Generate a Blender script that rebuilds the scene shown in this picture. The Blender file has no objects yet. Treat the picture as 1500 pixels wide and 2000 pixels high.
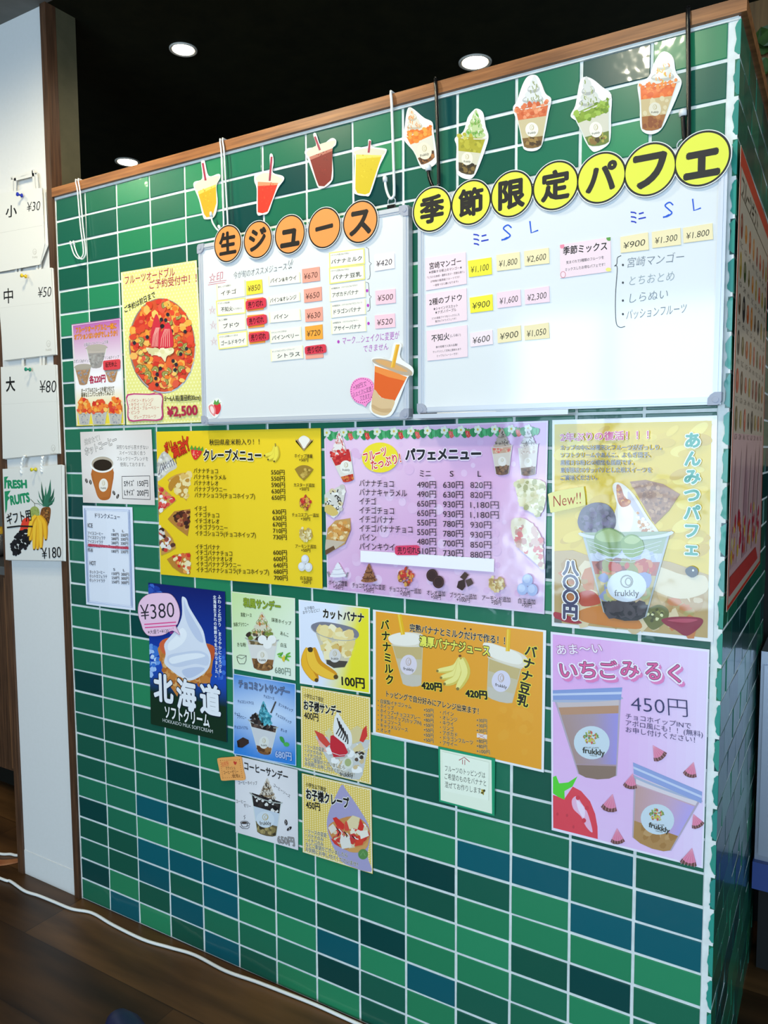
import bpy, math, random
from mathutils import Vector, Matrix
from mathutils.geometry import tessellate_polygon
SC = bpy.context.scene
COL = SC.collection
random.seed(7)
# ------------------------------------------------------------------ camera
CAM = Vector((1.5269742, -1.14066, 1.0607433))
FPX = 1515.183
RR = Vector((0.8577048, 0.51411165, -0.00562841))
RD = Vector((0.03686232, -0.07240992, -0.99669352))
RF = Vector((-0.5128193, 0.85466135, -0.08105769))
cd = bpy.data.cameras.new('camera')
cam = bpy.data.objects.new('camera', cd)
COL.objects.link(cam)
cd.sensor_fit = 'HORIZONTAL'
cd.sensor_width = 36.0
cd.lens = 36.0 * FPX / 1500.0
cd.clip_start = 0.02
cam.matrix_world = Matrix(((RR.x, -RD.x, -RF.x, CAM.x), (RR.y, -RD.y, -RF.y, CAM.y), (RR.z, -RD.z, -RF.z, CAM.z), (0, 0, 0, 1)))
SC.camera = cam
# ------------------------------------------------------------------ light and exposure
SC.view_settings.view_transform = 'Standard'
SC.view_settings.look = 'None'
SC.view_settings.exposure = -0.34
SC.view_settings.gamma = 1.0
wd = bpy.data.worlds.new('world')
SC.world = wd
wd.use_nodes = True
wd.node_tree.nodes['Background'].inputs[0].default_value = (0.75, 0.87, 1.0, 1)
wd.node_tree.nodes['Background'].inputs[1].default_value = 0.35


def area_light(name, loc, rot, sx, sy, power, col, spread=180):
    l = bpy.data.lights.new(name, 'AREA')
    l.shape = 'RECTANGLE'
    l.size, l.size_y = sx, sy
    l.energy = power
    l.color = col
    l.spread = math.radians(spread)
    o = bpy.data.objects.new(name, l)
    o.location = loc
    o.rotation_euler = rot
    COL.objects.link(o)
    return o


def spot_light(name, loc, power, col, size=150, blend=0.6, rad=0.04, rot=(0, 0, 0)):
    l = bpy.data.lights.new(name, 'SPOT')
    l.energy = power
    l.color = col
    l.spot_size = math.radians(size)
    l.spot_blend = blend
    l.shadow_soft_size = rad
    o = bpy.data.objects.new(name, l)
    o.location = loc
    o.rotation_euler = rot
    COL.objects.link(o)
    return o


DAY = (0.58, 0.79, 1.0)
HP = math.pi / 2
# daylight through the shop-front windows behind the viewer (pane by pane) and the far side door
for k, (x0, x1) in enumerate(((-0.50, 0.10), (0.18, 0.96), (1.04, 2.20), (2.28, 3.30))):
    area_light('daylight_window', ((x0 + x1) / 2, -4.12, 1.02), (HP, 0, 0), x1 - x0, 1.9, 52 * (x1 - x0), DAY)
area_light('daylight_side_fill', (3.42, -1.6, 1.1), (0, -HP, math.pi), 1.7, 2.6, 40, DAY)  # added fill light from the right; the wall there has no window
area_light('daylight_far_door', (1.95, 3.34, 0.75), (-HP, 0, 0), 0.75, 0.95, 14, (0.72, 0.86, 1.0))
# room lamps
spot_light('downlight_lamp', (0.36, -0.44, 1.99), 31, (1.0, 0.89, 0.62), 176, 0.6, 0.05)
spot_light('downlight_lamp', (-0.46, -0.62, 1.99), 15, (1.0, 0.89, 0.64), 176, 0.6, 0.05)  # added lamp, out of view, to warm and brighten the top of the pillar
spot_light('downlight_lamp', (1.1, -0.80, 1.99), 24, (1.0, 0.91, 0.68), 176, 0.6, 0.035)
spot_light('downlight_lamp', (1.95, 0.15, 1.99), 6, (1.0, 0.90, 0.70), 150, 0.8, 0.05)
TW, TH = 0.098, 0.0505
NC, NR = 14, 32
WX, WZ = NC * TW + 0.0135, NR * TH


# ------------------------------------------------------------------ colour and materials
def lin(h):
    if isinstance(h, str):
        h = h.lstrip('#')
        c = [int(h[i:i + 2], 16) / 255 for i in (0, 2, 4)]
    else:
        c = h
    return tuple(v / 12.92 if v <= 0.04045 else ((v + 0.055) / 1.055) ** 2.4 for v in c)


def mixc(a, b, t):
    a, b = (lin(a) if isinstance(a, str) else a), (lin(b) if isinstance(b, str) else b)
    t = max(0, min(1, t))
    return tuple(p + (q - p) * t for p, q in zip(a, b))


MATS = {}


def mat(name, col='#808080', rough=0.5, metal=0.0, attr=False, coat=0.0, emit=None, spec=0.5, bump=None, coat_rough=0.05, coat_ior=1.5):
    if name in MATS:
        return MATS[name]
    m = bpy.data.materials.new(name)
    m.use_nodes = True
    nt = m.node_tree
    b = nt.nodes['Principled BSDF']
    b.inputs['Base Color'].default_value = (*lin(col), 1)
    b.inputs['Roughness'].default_value = rough
    b.inputs['Metallic'].default_value = metal
    b.inputs['Specular IOR Level'].default_value = spec
    b.inputs['Coat Weight'].default_value = coat
    b.inputs['Coat Roughness'].default_value = coat_rough
    b.inputs['Coat IOR'].default_value = coat_ior
    if attr:
        a = nt.nodes.new('ShaderNodeAttribute')
        a.attribute_name = 'Col'
        nt.links.new(a.outputs['Color'], b.inputs['Base Color'])
    if emit:
        b.inputs['Emission Color'].default_value = (*lin(emit[0]), 1)
        b.inputs['Emission Strength'].default_value = emit[1]
    if bump:
        sc, st, tgt = bump
        tc = nt.nodes.new('ShaderNodeTexCoord')
        n = nt.nodes.new('ShaderNodeTexNoise')
        n.inputs['Scale'].default_value = sc
        n.inputs['Detail'].default_value = 2
        bp = nt.nodes.new('ShaderNodeBump')
        bp.inputs['Strength'].default_value = st
        bp.inputs['Distance'].default_value = 0.01
        nt.links.new(tc.outputs['Object'], n.inputs['Vector'])
        nt.links.new(n.outputs['Fac'], bp.inputs['Height'])
        nt.links.new(bp.outputs['Normal'], b.inputs[tgt])
    MATS[name] = m
    return m


def noise_mat(name, c1, c2, scale, rough=0.5, stretch=(1, 1, 1), detail=6, bump=0.0, spec=0.4):
    if name in MATS:
        return MATS[name]
    m = mat(name, c1, rough, spec=spec)
    nt = m.node_tree
    b = nt.nodes['Principled BSDF']
    tc = nt.nodes.new('ShaderNodeTexCoord')
    mp = nt.nodes.new('ShaderNodeMapping')
    mp.inputs['Scale'].default_value = stretch
    n = nt.nodes.new('ShaderNodeTexNoise')
    n.inputs['Scale'].default_value = scale
    n.inputs['Detail'].default_value = detail
    r = nt.nodes.new('ShaderNodeValToRGB')
    r.color_ramp.elements[0].position = 0.32
    r.color_ramp.elements[1].position = 0.68
    r.color_ramp.elements[0].color = (*lin(c1), 1)
    r.color_ramp.elements[1].color = (*lin(c2), 1)
    nt.links.new(tc.outputs['Object'], mp.inputs['Vector'])
    nt.links.new(mp.outputs['Vector'], n.inputs['Vector'])
    nt.links.new(n.outputs['Fac'], r.inputs['Fac'])
    nt.links.new(r.outputs['Color'], b.inputs['Base Color'])
    if bump:
        bp = nt.nodes.new('ShaderNodeBump')
        bp.inputs['Strength'].default_value = bump
        bp.inputs['Distance'].default_value = 0.002
        nt.links.new(n.outputs['Fac'], bp.inputs['Height'])
        nt.links.new(bp.outputs['Normal'], b.inputs['Normal'])
    return m


M_PAPER = mat('printed_paper', rough=0.55, attr=True, spec=0.25)
M_LAM = mat('laminated_print', rough=0.5, attr=True, spec=0.3, coat=1.0, bump=(16, 0.10, 'Coat Normal'), coat_rough=0.07, coat_ior=1.6)
M_GLOSS = mat('glossy_print', rough=0.35, attr=True, spec=0.4, coat=0.35, bump=(10, 0.05, 'Coat Normal'), coat_rough=0.15)
M_BOARD = mat('whiteboard_enamel', rough=0.5, attr=True, spec=0.3, coat=1.0, bump=(5, 0.015, 'Coat Normal'), coat_rough=0.10, coat_ior=1.7)
M_TILE = mat('glazed_tile', rough=0.30, attr=True, spec=0.25, coat=0.5, bump=(26, 0.10, 'Coat Normal'), coat_rough=0.06)
M_GROUT = noise_mat('white_grout', '#d6d9d4', '#e4e7e3', 60, 0.8)
M_WOOD = noise_mat('brown_wood', '#70421f', '#a1683a', 9, 0.45, (1, 8, 22), 8)
M_WOODV = noise_mat('dark_brown_wood', '#3d2718', '#5e3f29', 10, 0.5, (22, 22, 1), 8)
M_ALU = mat('aluminium', '#c9ccd3', 0.35, 0.25)
M_CAP = mat('grey_plastic', '#9fa2b0', 0.45)
M_WHITE = mat('white_coated_wire', '#e6e6e2', 0.3)
M_BLACK = mat('black_coated_wire', '#0c0c0d', 0.25)


# ------------------------------------------------------------------ object helpers
def tag(o, label=None, cat=None, group=None, kind=None):
    if label: o['label'] = label
    if cat: o['category'] = cat
    if group: o['group'] = group
    if kind: o['kind'] = kind
    return o


def new_obj(name, verts, faces, mats, parent=None, loc=(0, 0, 0), cols=None, mis=None, smooth=False):
    me = bpy.data.meshes.new(name)
    me.from_pydata([tuple(v) for v in verts], [], faces)
    for m in (mats if isinstance(mats, (list, tuple)) else [mats]):
        me.materials.append(m)
    if cols is not None:
        at = me.color_attributes.new('Col', 'FLOAT_COLOR', 'CORNER')
        buf = []
        for f, c in zip(faces, cols):
            if isinstance(c[0], (tuple, list)):
                for q in c: buf.extend((q[0], q[1], q[2], 1.0))
            else:
                buf.extend((c[0], c[1], c[2], 1.0) * len(f))
        at.data.foreach_set('color', buf)
    if mis is not None:
        me.polygons.foreach_set('material_index', mis)
    if smooth:
        me.polygons.foreach_set('use_smooth', [True] * len(me.polygons))
    me.update()
    o = bpy.data.objects.new(name, me)
    COL.objects.link(o)
    if parent: o.parent = parent
    else: o.location = loc
    return o


class MB:
    def __init__(s): s.v, s.f = [], []

    def box(s, x0, x1, y0, y1, z0, z1):
        b = len(s.v)
        s.v += [(x, y, z) for z in (z0, z1) for x, y in ((x0, y0), (x1, y0), (x1, y1), (x0, y1))]
        s.f += [tuple(b + i for i in q) for q in ((0, 3, 2, 1), (4, 5, 6, 7), (0, 1, 5, 4), (1, 2, 6, 5), (2, 3, 7, 6), (3, 0, 4, 7))]
        return s

    def tube(s, pts, r, n=8, cap=True):
        pts = [Vector(p) for p in pts]
        b = len(s.v)
        up = Vector((0.13, 0.31, 0.94))
        for i, p in enumerate(pts):
            d = (pts[min(i + 1, len(pts) - 1)] - pts[max(i - 1, 0)]).normalized()
            u = d.cross(up)
            if u.length < 0.05: u = d.cross(Vector((1, 0, 0)))
            u.normalize()
            w = d.cross(u)
            rr = r[i] if isinstance(r, (list, tuple)) else r
            for k in range(n):
                a = 2 * math.pi * k / n
                s.v.append(tuple(p + rr * (math.cos(a) * u + math.sin(a) * w)))
        for i in range(len(pts) - 1):
            for k in range(n):
                s.f.append((b + i * n + k, b + i * n + (k + 1) % n, b + (i + 1) * n + (k + 1) % n, b + (i + 1) * n + k))
        if cap:
            s.f.append(tuple(b + k for k in range(n))[::-1])
            s.f.append(tuple(b + (len(pts) - 1) * n + k for k in range(n)))
        return s

    def lathe(s, c, prof, n=32, axis='z'):
        b = len(s.v)
        for r, h in prof:
            for k in range(n):
                a = 2 * math.pi * k / n
                if axis == 'z': s.v.append((c[0] + r * math.cos(a), c[1] + r * math.sin(a), c[2] + h))
                else: s.v.append((c[0] + r * math.cos(a), c[1] - h, c[2] + r * math.sin(a)))
        for i in range(len(prof) - 1):
            for k in range(n):
                s.f.append((b + i * n + k, b + i * n + (k + 1) % n, b + (i + 1) * n + (k + 1) % n, b + (i + 1) * n + k))
        s.f.append(tuple(b + k for k in range(n))[::-1])
        s.f.append(tuple(b + (len(prof) - 1) * n + k for k in range(n)))
        return s

    def build(s, name, m, parent=None, loc=(0, 0, 0), smooth=False):
        L = Vector(loc)
        if parent:
            L, q = Vector(), parent
            while q:
                L += q.location
                q = q.parent
        return new_obj(name, [tuple(Vector(v) - L) for v in s.v], s.f, m, parent, L, smooth=smooth)


def empty(name, loc):
    o = bpy.data.objects.new(name, None)
    o.location = loc
    o.empty_display_size = 0.02
    COL.objects.link(o)
    return o


def curve_pts(pts, k=6):
    pts = [Vector(p) for p in pts]
    out = []
    for i in range(len(pts) - 1):
        p0, p1, p2, p3 = pts[max(i - 1, 0)], pts[i], pts[i + 1], pts[min(i + 2, len(pts) - 1)]
        for j in range(k):
            t = j / k
            out.append(0.5 * ((2 * p1) + (p2 - p0) * t + (2 * p0 - 5 * p1 + 4 * p2 - p3) * t * t + (3 * p1 - p0 - 3 * p2 + p3) * t ** 3))
    out.append(pts[-1])
    return out


# photograph point -> point of a real plane of the room (wall face y = const, side face x = const, floor z = const)
def hit(px, py, ax, val):
    d = RR * ((px - 750) / FPX) + RD * ((py - 1000) / FPX) + RF
    return CAM + d * ((val - CAM[ax]) / d[ax])


FRM = [0.0, 0.0, 1.0]


def fr(ox, oy, s):
    FRM[:] = [ox, oy, s]


def fp(x, y):
    return FRM[0] + x / FRM[2], FRM[1] + y / FRM[2]


def W(x, y, yy=0.0):
    return hit(*fp(x, y), 1, yy)


# ------------------------------------------------------------------ lettering
GC = {}


def glyphs(s, b=0.0, sh=0.0):
    k = (s, b, sh)
    if k not in GC:
        c = bpy.data.curves.new('lettering', 'FONT')
        c.body = s
        c.offset = b
        c.shear = sh
        c.resolution_u = 3
        o = bpy.data.objects.new('lettering', c)
        COL.objects.link(o)
        m = o.to_mesh()
        v = [(p.co.x, p.co.y) for p in m.vertices]
        f = [tuple(p.vertices) for p in m.polygons]
        o.to_mesh_clear()
        bpy.data.objects.remove(o)
        bpy.data.curves.remove(c)
        GC[k] = (v, f)
    return GC[k]


def ell(cx, cy, rx, ry=None, n=28, a0=0, a1=360, rot=0):
    ry = rx if ry is None else ry
    full = abs(a1 - a0) >= 360
    ca, sa = math.cos(math.radians(rot)), math.sin(math.radians(rot))
    out = []
    for i in range(n if full else n + 1):
        a = math.radians(a0 + (a1 - a0) * i / n)
        x, y = rx * math.cos(a), ry * math.sin(a)
        out.append((cx + x * ca - y * sa, cy + x * sa + y * ca))
    return out


def smooth(pts, k=5):
    out = []
    n = len(pts)
    for i in range(n):
        p0, p1, p2, p3 = (Vector(pts[(i + j - 1) % n]) for j in range(4))
        for j in range(k):
            t = j / k
            q = 0.5 * ((2 * p1) + (p2 - p0) * t + (2 * p0 - 5 * p1 + 4 * p2 - p3) * t * t + (3 * p1 - p0 - 3 * p2 + p3) * t ** 3)
            out.append((q.x, q.y))
    return out


def lerp(a, b, t): return (a[0] + (b[0] - a[0]) * t, a[1] + (b[1] - a[1]) * t)


def bil(q, u, v): return lerp(lerp(q[0], q[1], u), lerp(q[3], q[2], u), v)


def inside(p, poly):
    c = False
    n = len(poly)
    for i in range(n):
        a, b = poly[i], poly[i - 1]
        if (a[1] > p[1]) != (b[1] > p[1]) and p[0] < (b[0] - a[0]) * (p[1] - a[1]) / (b[1] - a[1]) + a[0]: c = not c
    return c


def clip_poly(pts, q):
    """What of a printed shape lies on its sheet (q: the sheet's four corners)."""
    ar = sum(q[i - 1][0] * q[i][1] - q[i][0] * q[i - 1][1] for i in range(4))
    sg = 1 if ar > 0 else -1
    for i in range(4):
        a, b = q[i - 1], q[i]

        def side(p): return sg * ((b[0] - a[0]) * (p[1] - a[1]) - (b[1] - a[1]) * (p[0] - a[0]))
        out = []
        for j in range(len(pts)):
            p, n = pts[j - 1], pts[j]
            dp, dn = side(p), side(n)
            if (dp >= 0) != (dn >= 0): out.append(lerp(p, n, dp / (dp - dn)))
            if dn >= 0: out.append(n)
        pts = out
        if len(pts) < 3: return []
    return pts


STEP = 0.000005


class Sheet:
    """A flat printed thing: the sheet itself plus the pictures and lettering printed on it (its parts)."""

    def __init__(s, name, label, cat, outline, col, y=-0.002, th=0.0005, mt=None, group=None, grid=None, plane=1, lift=None):
        s.name, s.label, s.cat, s.group = name, label, cat, group
        s.plane, s.y = plane, y
        s.mt = mt or M_PAPER
        pts = [s.P(*p) for p in outline]
        s.o = sum((Vector(p) for p in pts), Vector()) / len(pts)
        s.N = Vector((0, -1, 0)) if plane == 1 else Vector((1, 0, 0))
        s.parts = []
        s.lay = 0.0
        s.clip = list(outline) if len(outline) == 4 and plane == 1 else None
        s.part(name)
        pt = s.cur
        b = 0
        rel = [p - s.o for p in pts]
        if plane == 1:
            flat = [Vector((p.x, p.z, 0)) for p in rel]
        else:
            flat = [Vector((p.y, p.z, 0)) for p in rel]
        area = sum(flat[i - 1].x * flat[i].y - flat[i].x * flat[i - 1].y for i in range(len(flat)))
        if area < 0:
            rel = rel[::-1]
        n = len(rel)
        pc = col if not callable(col) else col(0.5, 0.5)
        pc = lin(pc) if isinstance(pc, str) else pc
        if grid:
            gx, gy = grid
            q = [s.P(*p) - s.o for p in outline]
            for j in range(gy + 1):
                for i in range(gx + 1):
                    u, v = i / gx, j / gy
                    a = q[0].lerp(q[1], u).lerp(q[3].lerp(q[2], u), v)
                    pt[0].append(a + (s.N * lift(u, v) if lift else Vector()))
            cc = [lin(col(i / gx, j / gy)) if isinstance(col(i / gx, j / gy), str) else col(i / gx, j / gy) for j in range(gy + 1) for i in range(gx + 1)]
            for j in range(gy):
                for i in range(gx):
                    a = j * (gx + 1) + i
                    f = (a + gx + 1, a + gx + 2, a + 1, a)
                    pt[1].append(f)
                    pt[2].append(tuple(cc[k] for k in f))
        else:
            pt[0].extend(rel)
            for t in tessellate_polygon([flat if area >= 0 else flat[::-1]]):
                t = s.orient(t, pt[0])
                pt[1].append(t)
                pt[2].append(pc)
        b = len(pt[0])
        pt[0].extend([p for p in rel] + [p - s.N * th for p in rel])
        for i in range(n):
            j = (i + 1) % n
            pt[1].append((b + j, b + i, b + n + i, b + n + j))
            pt[2].append(pc)
        for t in tessellate_polygon([[(Vector((p.x, p.z, 0)) if plane == 1 else Vector((p.y, p.z, 0))) for p in rel]]):
            t = s.orient(t, rel)
            pt[1].append((b + n + t[2], b + n + t[1], b + n + t[0]))
            pt[2].append(pc)
        s.lay = 2

    def orient(s, t, vs):
        a, b, c = (vs[i] for i in t)
        return tuple(t) if (b - a).cross(c - a).dot(s.N) > 0 else (t[2], t[1], t[0])

    def P(s, x, y):
        return hit(*fp(x, y), s.plane, s.y if s.plane == 1 else s.y)

    def part(s, name, label=None, sub=False):
        s.cur = ([], [], [], name, label, sub)
        s.parts.append(s.cur)
        return s

    def L(s, x, y, k=0):
        return s.P(x, y) - s.o + s.N * ((s.lay + k) * STEP)

    def poly(s, pts, col, k=0, inc=1):
        v, f, c = s.cur[:3]
        b = len(v)
        s.lay += inc
        if s.clip: pts = clip_poly(pts, s.clip)
        if len(pts) < 3: return s
        q = [s.L(x, y, k) for x, y in pts]
        v.extend(q)
        fl = [Vector((p.x, p.z, 0)) if s.plane == 1 else Vector((p.y, p.z, 0)) for p in q]
        cf = None
        if callable(col):
            cf = [col(x, y) for x, y in pts]
        else:
            col = lin(col) if isinstance(col, str) else col
        if len(q) == 3: tri = [(0, 1, 2)]
        else: tri = tessellate_polygon([fl])
        for t in tri:
            t = s.orient(t, q)
            f.append(tuple(b + i for i in t))
            c.append(tuple(cf[i] for i in t) if cf else col)
        return s

    def e(s, cx, cy, rx, ry=None, col='#ffffff', rot=0, **k):
        return s.poly(ell(cx, cy, rx, ry, rot=rot), col, **k)

    def sm(s, pts, col, k=5):
        return s.poly(smooth(pts, k), col)

    def ln(s, pts, w, col, closed=False):
        s.lay += 1
        v, f, c = s.cur[:3]
        col = lin(col) if isinstance(col, str) else col
        pts = [Vector(p) for p in pts]
        if closed: pts = pts + [pts[0]]
        b = len(v)
        n = len(pts)
        for i, p in enumerate(pts):
            if closed: d = (pts[(i + 1) % (n - 1)] - pts[(i - 1) % (n - 1)])
            else: d = pts[min(i + 1, n - 1)] - pts[max(i - 1, 0)]
            if d.length < 1e-6: d = Vector((1, 0))
            d.normalize()
            nn = Vector((-d.y, d.x)) * w / 2
            v.append(s.L(*(p + nn)))
            v.append(s.L(*(p - nn)))
        for i in range(n - 1):
            a = b + 2 * i
            q = (a, a + 1, a + 3)
            if (v[q[1]] - v[q[0]]).cross(v[q[2]] - v[q[0]]).dot(s.N) > 0: f.append((a, a + 1, a + 3, a + 2))
            else: f.append((a + 2, a + 3, a + 1, a))
            c.append(col)
        return s

    def box(s, q, w, col):
        return s.ln(q, w, col, True)

    def put(s, st, b, sh, A, U, V, x0, sx, sy, ym, col, k):
        """One line of lettering; bold strokes and outlines come from the letter shapes widened by b."""
        g, fs = glyphs(st, min(b, 0.0), sh)
        v, f, c = s.cur[:3]
        dz = s.N * ((s.lay + k) * STEP)
        if b >= 0: b += 0.006
        if b <= 0.005: offs = ((0, 0),)
        elif b < 0.019: offs = tuple((b * p, b * q) for p, q in ((.7, .7), (-.7, .7), (.7, -.7), (-.7, -.7)))
        else: offs = ((0, 0),) + tuple((b * math.cos(i * math.pi / 4), b * math.sin(i * math.pi / 4)) for i in range(8))
        for i, (ox, oy) in enumerate(offs):
            o = len(v)
            B = A + dz + s.N * (STEP * 0.05 * i)
            for x, y in g:
                v.append(B + U * ((x + ox - x0) * sx) + V * ((y + oy - ym) * sy))
            for q in fs:
                f.append(tuple(o + j for j in q))
            c.extend([col] * len(fs))

    def t(s, st, x0, y0, x1, y1, col='#1a1a1a', b=0.0, hs=1.0, o=None, ow=0.05, sh=0.0, h=None):
        """Lettering whose middle line runs from (x0, y0) to (x1, y1)."""
        A, B = s.P(x0, y0) - s.o, s.P(x1, y1) - s.o
        U = B - A
        Ln = U.length
        U.normalize()
        V = s.N.cross(U)
        g, _ = glyphs(st, min(b, 0.0), sh)
        if not g: return s
        xa, xb = min(p[0] for p in g), max(p[0] for p in g)
        sx = Ln / max(xb - xa, 1e-6)
        sy = sx * hs
        if h:
            sy = (s.P(x0, y0 - h / 2) - s.P(x0, y0 + h / 2)).length / 0.88
        if o:
            s.put(st, b + ow, sh, A, U, V, xa, sx, sy, 0.37, lin(o), 2)
        s.put(st, b, sh, A, U, V, xa, sx, sy, 0.37, lin(col), 4)
        return s

    def v_(s, st, x0, y0, x1, y1, col='#1a1a1a', b=0.0, o=None, ow=0.05, k=0.95, hs=1.0):
        """Vertical lettering: centres of the first and last character."""
        n = len(st)
        A, B = s.P(x0, y0) - s.o, s.P(x1, y1) - s.o
        D = (B - A) / max(n - 1, 1)
        em = D.length * k
        V = -D.normalized()
        U = V.cross(s.N)
        for i, ch in enumerate(st):
            if ch in ' ': continue
            C = A + D * i
            rot = ch in 'ー～…'
            u, w = (V * -1, U) if rot else (U, V)
            if o: s.put(ch, b + ow, 0, C, u, w, 0.5, em * hs, em, 0.37, lin(o), 2)
            s.put(ch, b, 0, C, u, w, 0.5, em * hs, em, 0.37, lin(col), 4)
        return s

    def blobs(s, poly, n, r0, r1, cols, seed=1, asp=1.0, kk=7):
        rnd = random.Random(seed)
        xs, ys = [p[0] for p in poly], [p[1] for p in poly]
        i = 0
        tries = 0
        while i < n and tries < n * 30:
            tries += 1
            p = (rnd.uniform(min(xs), max(xs)), rnd.uniform(min(ys), max(ys)))
            if not inside(p, poly): continue
            r = rnd.uniform(r0, r1)
            a0 = rnd.uniform(0, 6.28)
            ra = asp if rnd.random() < 0.5 else 1 / asp
            q = []
            for j in range(kk):
                a = a0 + 6.283 * j / kk
                d = r * rnd.uniform(0.7, 1.1)
                q.append((p[0] + d * math.cos(a), p[1] + d * ra * math.sin(a)))
            s.poly(q, rnd.choice(cols))
            i += 1
        return s

    def build(s):
        root = last = None
        for v, f, c, name, label, sub in s.parts:
            if not f: continue
            if root is None:
                root = new_obj(name, v, f, s.mt, None, s.o, c)
                tag(root, s.label, s.cat, s.group)
            else:
                o = new_obj(name, v, f, s.mt, last if sub and last else root, cols=c)
                if not sub: last = o
                if label: o['label'] = label
        return root


def grad(c0, c1, ax=1):
    a, b = lin(c0), lin(c1)
    return lambda u, v: mixc(a, b, (u, v)[ax])


# picture helpers (printed food)
def logo(c, x, y, rx, ry, col='#efeee6', rot=0, txt=True, mark='#b9a878', sl=0.0):
    c.e(x, y, rx, ry, col, rot=rot)
    c.ln(ell(x, y - ry * 0.3, rx * 0.3, ry * 0.38, 14), rx * 0.07, mark, True)
    c.ln(ell(x + rx * 0.08, y - ry * 0.28, rx * 0.15, ry * 0.24, 10), rx * 0.06, mark, True)
    if txt:
        c.t('frukkly', x - rx * 0.62, y + ry * 0.42 - sl * rx, x + rx * 0.62, y + ry * 0.42 + sl * rx, '#4a4336', 0.01)


def cup(c, q, layers, rim='#aeb4b2', rimh=0.06, n=26, lg=None, seed=3, glass='#d8dcd6'):
    """A clear cup: q = TL, TR, BR, BL; layers = (v0, v1, colour, speck colours)."""
    tl, tr, br, bl = q
    w = abs(tr[0] - tl[0])
    bot = [lerp(br, bl, t) for t in (0.2, 0.5, 0.8)]
    bot = [(p[0], p[1] + w * d) for p, d in zip(bot, (0.05, 0.07, 0.05))]
    c.poly([tl, tr, br] + bot + [bl], glass)
    for v0, v1, col, sp in layers:
        a, b_, d, e_ = bil(q, 0.03, v0), bil(q, 0.97, v0), bil(q, 0.97, v1), bil(q, 0.03, v1)
        pts = [a, b_, d]
        if v1 > 0.95: pts += bot
        pts.append(e_)
        c.poly(pts, col)
        if sp:
            ins = [bil(q, 0.12, v0 + 0.02), bil(q, 0.88, v0 + 0.02), bil(q, 0.88, v1 - 0.02), bil(q, 0.12, v1 - 0.02)]
            c.blobs(ins, n, w * 0.03, w * 0.09, sp, seed)
    mid = lerp(tl, tr, 0.5)
    ang = math.degrees(math.atan2(tr[1] - tl[1], tr[0] - tl[0]))
    L = math.hypot(tr[0] - tl[0], tr[1] - tl[1])
    c.ln(ell(mid[0], mid[1], L / 2 * 1.04, L * rimh, 30, 0, 180, ang), w * 0.035, rim)
    if lg: logo(c, *lg)


def swirl(c, x, y, w, h, col, shade, drz=None, lean=0.0, seed=5, n=16):
    """Soft-serve swirl with its base centre at (x, y)."""
    rnd = random.Random(seed)
    lv = 5
    for i in range(lv):
        t = i / lv
        ww = w / 2 * (1 - t * 0.86)
        yy = y - h * 0.88 * t
        xx = x + lean * h * t
        c.sm([(xx - ww, yy), (xx - ww * 0.5, yy - h * 0.16), (xx + ww * 0.6, yy - h * 0.19), (xx + ww, yy - h * 0.03), (xx + ww * 0.4, yy + h * 0.08), (xx - ww * 0.5, yy + h * 0.09)], shade if i % 2 else col)
        c.sm([(xx - ww * 0.9, yy - h * 0.02), (xx - ww * 0.3, yy - h * 0.14), (xx + ww * 0.7, yy - h * 0.16), (xx + ww * 0.8, yy - h * 0.06), (xx, yy)], col)
    xt = x + lean * h
    c.sm([(xt - w * 0.1, y - h * 0.8), (xt - w * 0.02, y - h), (xt + w * 0.05, y - h * 0.98), (xt + w * 0.1, y - h * 0.78)], col)
    if drz:
        for i in range(n):
            t = rnd.random() ** 1.3
            ww = w / 2 * (1 - t * 0.85)
            px, py = x + lean * h * t + rnd.uniform(-ww, ww) * 0.8, y - h * 0.85 * t
            c.ln([(px, py - h * 0.06), (px + w * rnd.uniform(-0.04, 0.06), py), (px + w * rnd.uniform(-0.03, 0.08), py + h * 0.06)], w * 0.035, rnd.choice(drz))


def fade(c, q, c0, c1, n=12):
    """A printed colour blend from the left to the right edge of q."""
    for i in range(n):
        a, b = i / n, (i + 1) / n
        c.poly([bil(q, a, 0), bil(q, b, 0), bil(q, b, 1), bil(q, a, 1)], mixc(c0, c1, (i + 0.5) / n), inc=0)
    c.lay += 1


def strawberry(c, x, y, r, rot=0, body='#d8202c'):
    R_ = math.radians(rot)

    def T(a, b_): return (x + r * (a * math.cos(R_) - b_ * math.sin(R_)), y + r * (a * math.sin(R_) + b_ * math.cos(R_)))
    c.sm([T(-0.75, -0.55), T(0, -0.75), T(0.75, -0.55), T(0.7, 0.1), T(0.25, 0.85), T(0, 1.0), T(-0.3, 0.8), T(-0.7, 0.1)], body)
    c.sm([T(-0.45, 0.0), T(-0.3, -0.35), T(-0.2, 0.2), T(-0.3, 0.5)], '#f07a78')
    for k in (-0.7, -0.2, 0.3, 0.75):
        c.poly([T(k - 0.25, -0.5), T(k * 1.1, -1.05), T(k + 0.25, -0.5), T(k, -0.35)], '#4f9a35')
    for a, b_ in ((0.2, -0.1), (-0.1, 0.3), (0.35, 0.3), (0.05, 0.6), (-0.4, 0.25)):
        c.e(*T(a, b_), r * 0.05, r * 0.08, '#f4d27a')


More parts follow.
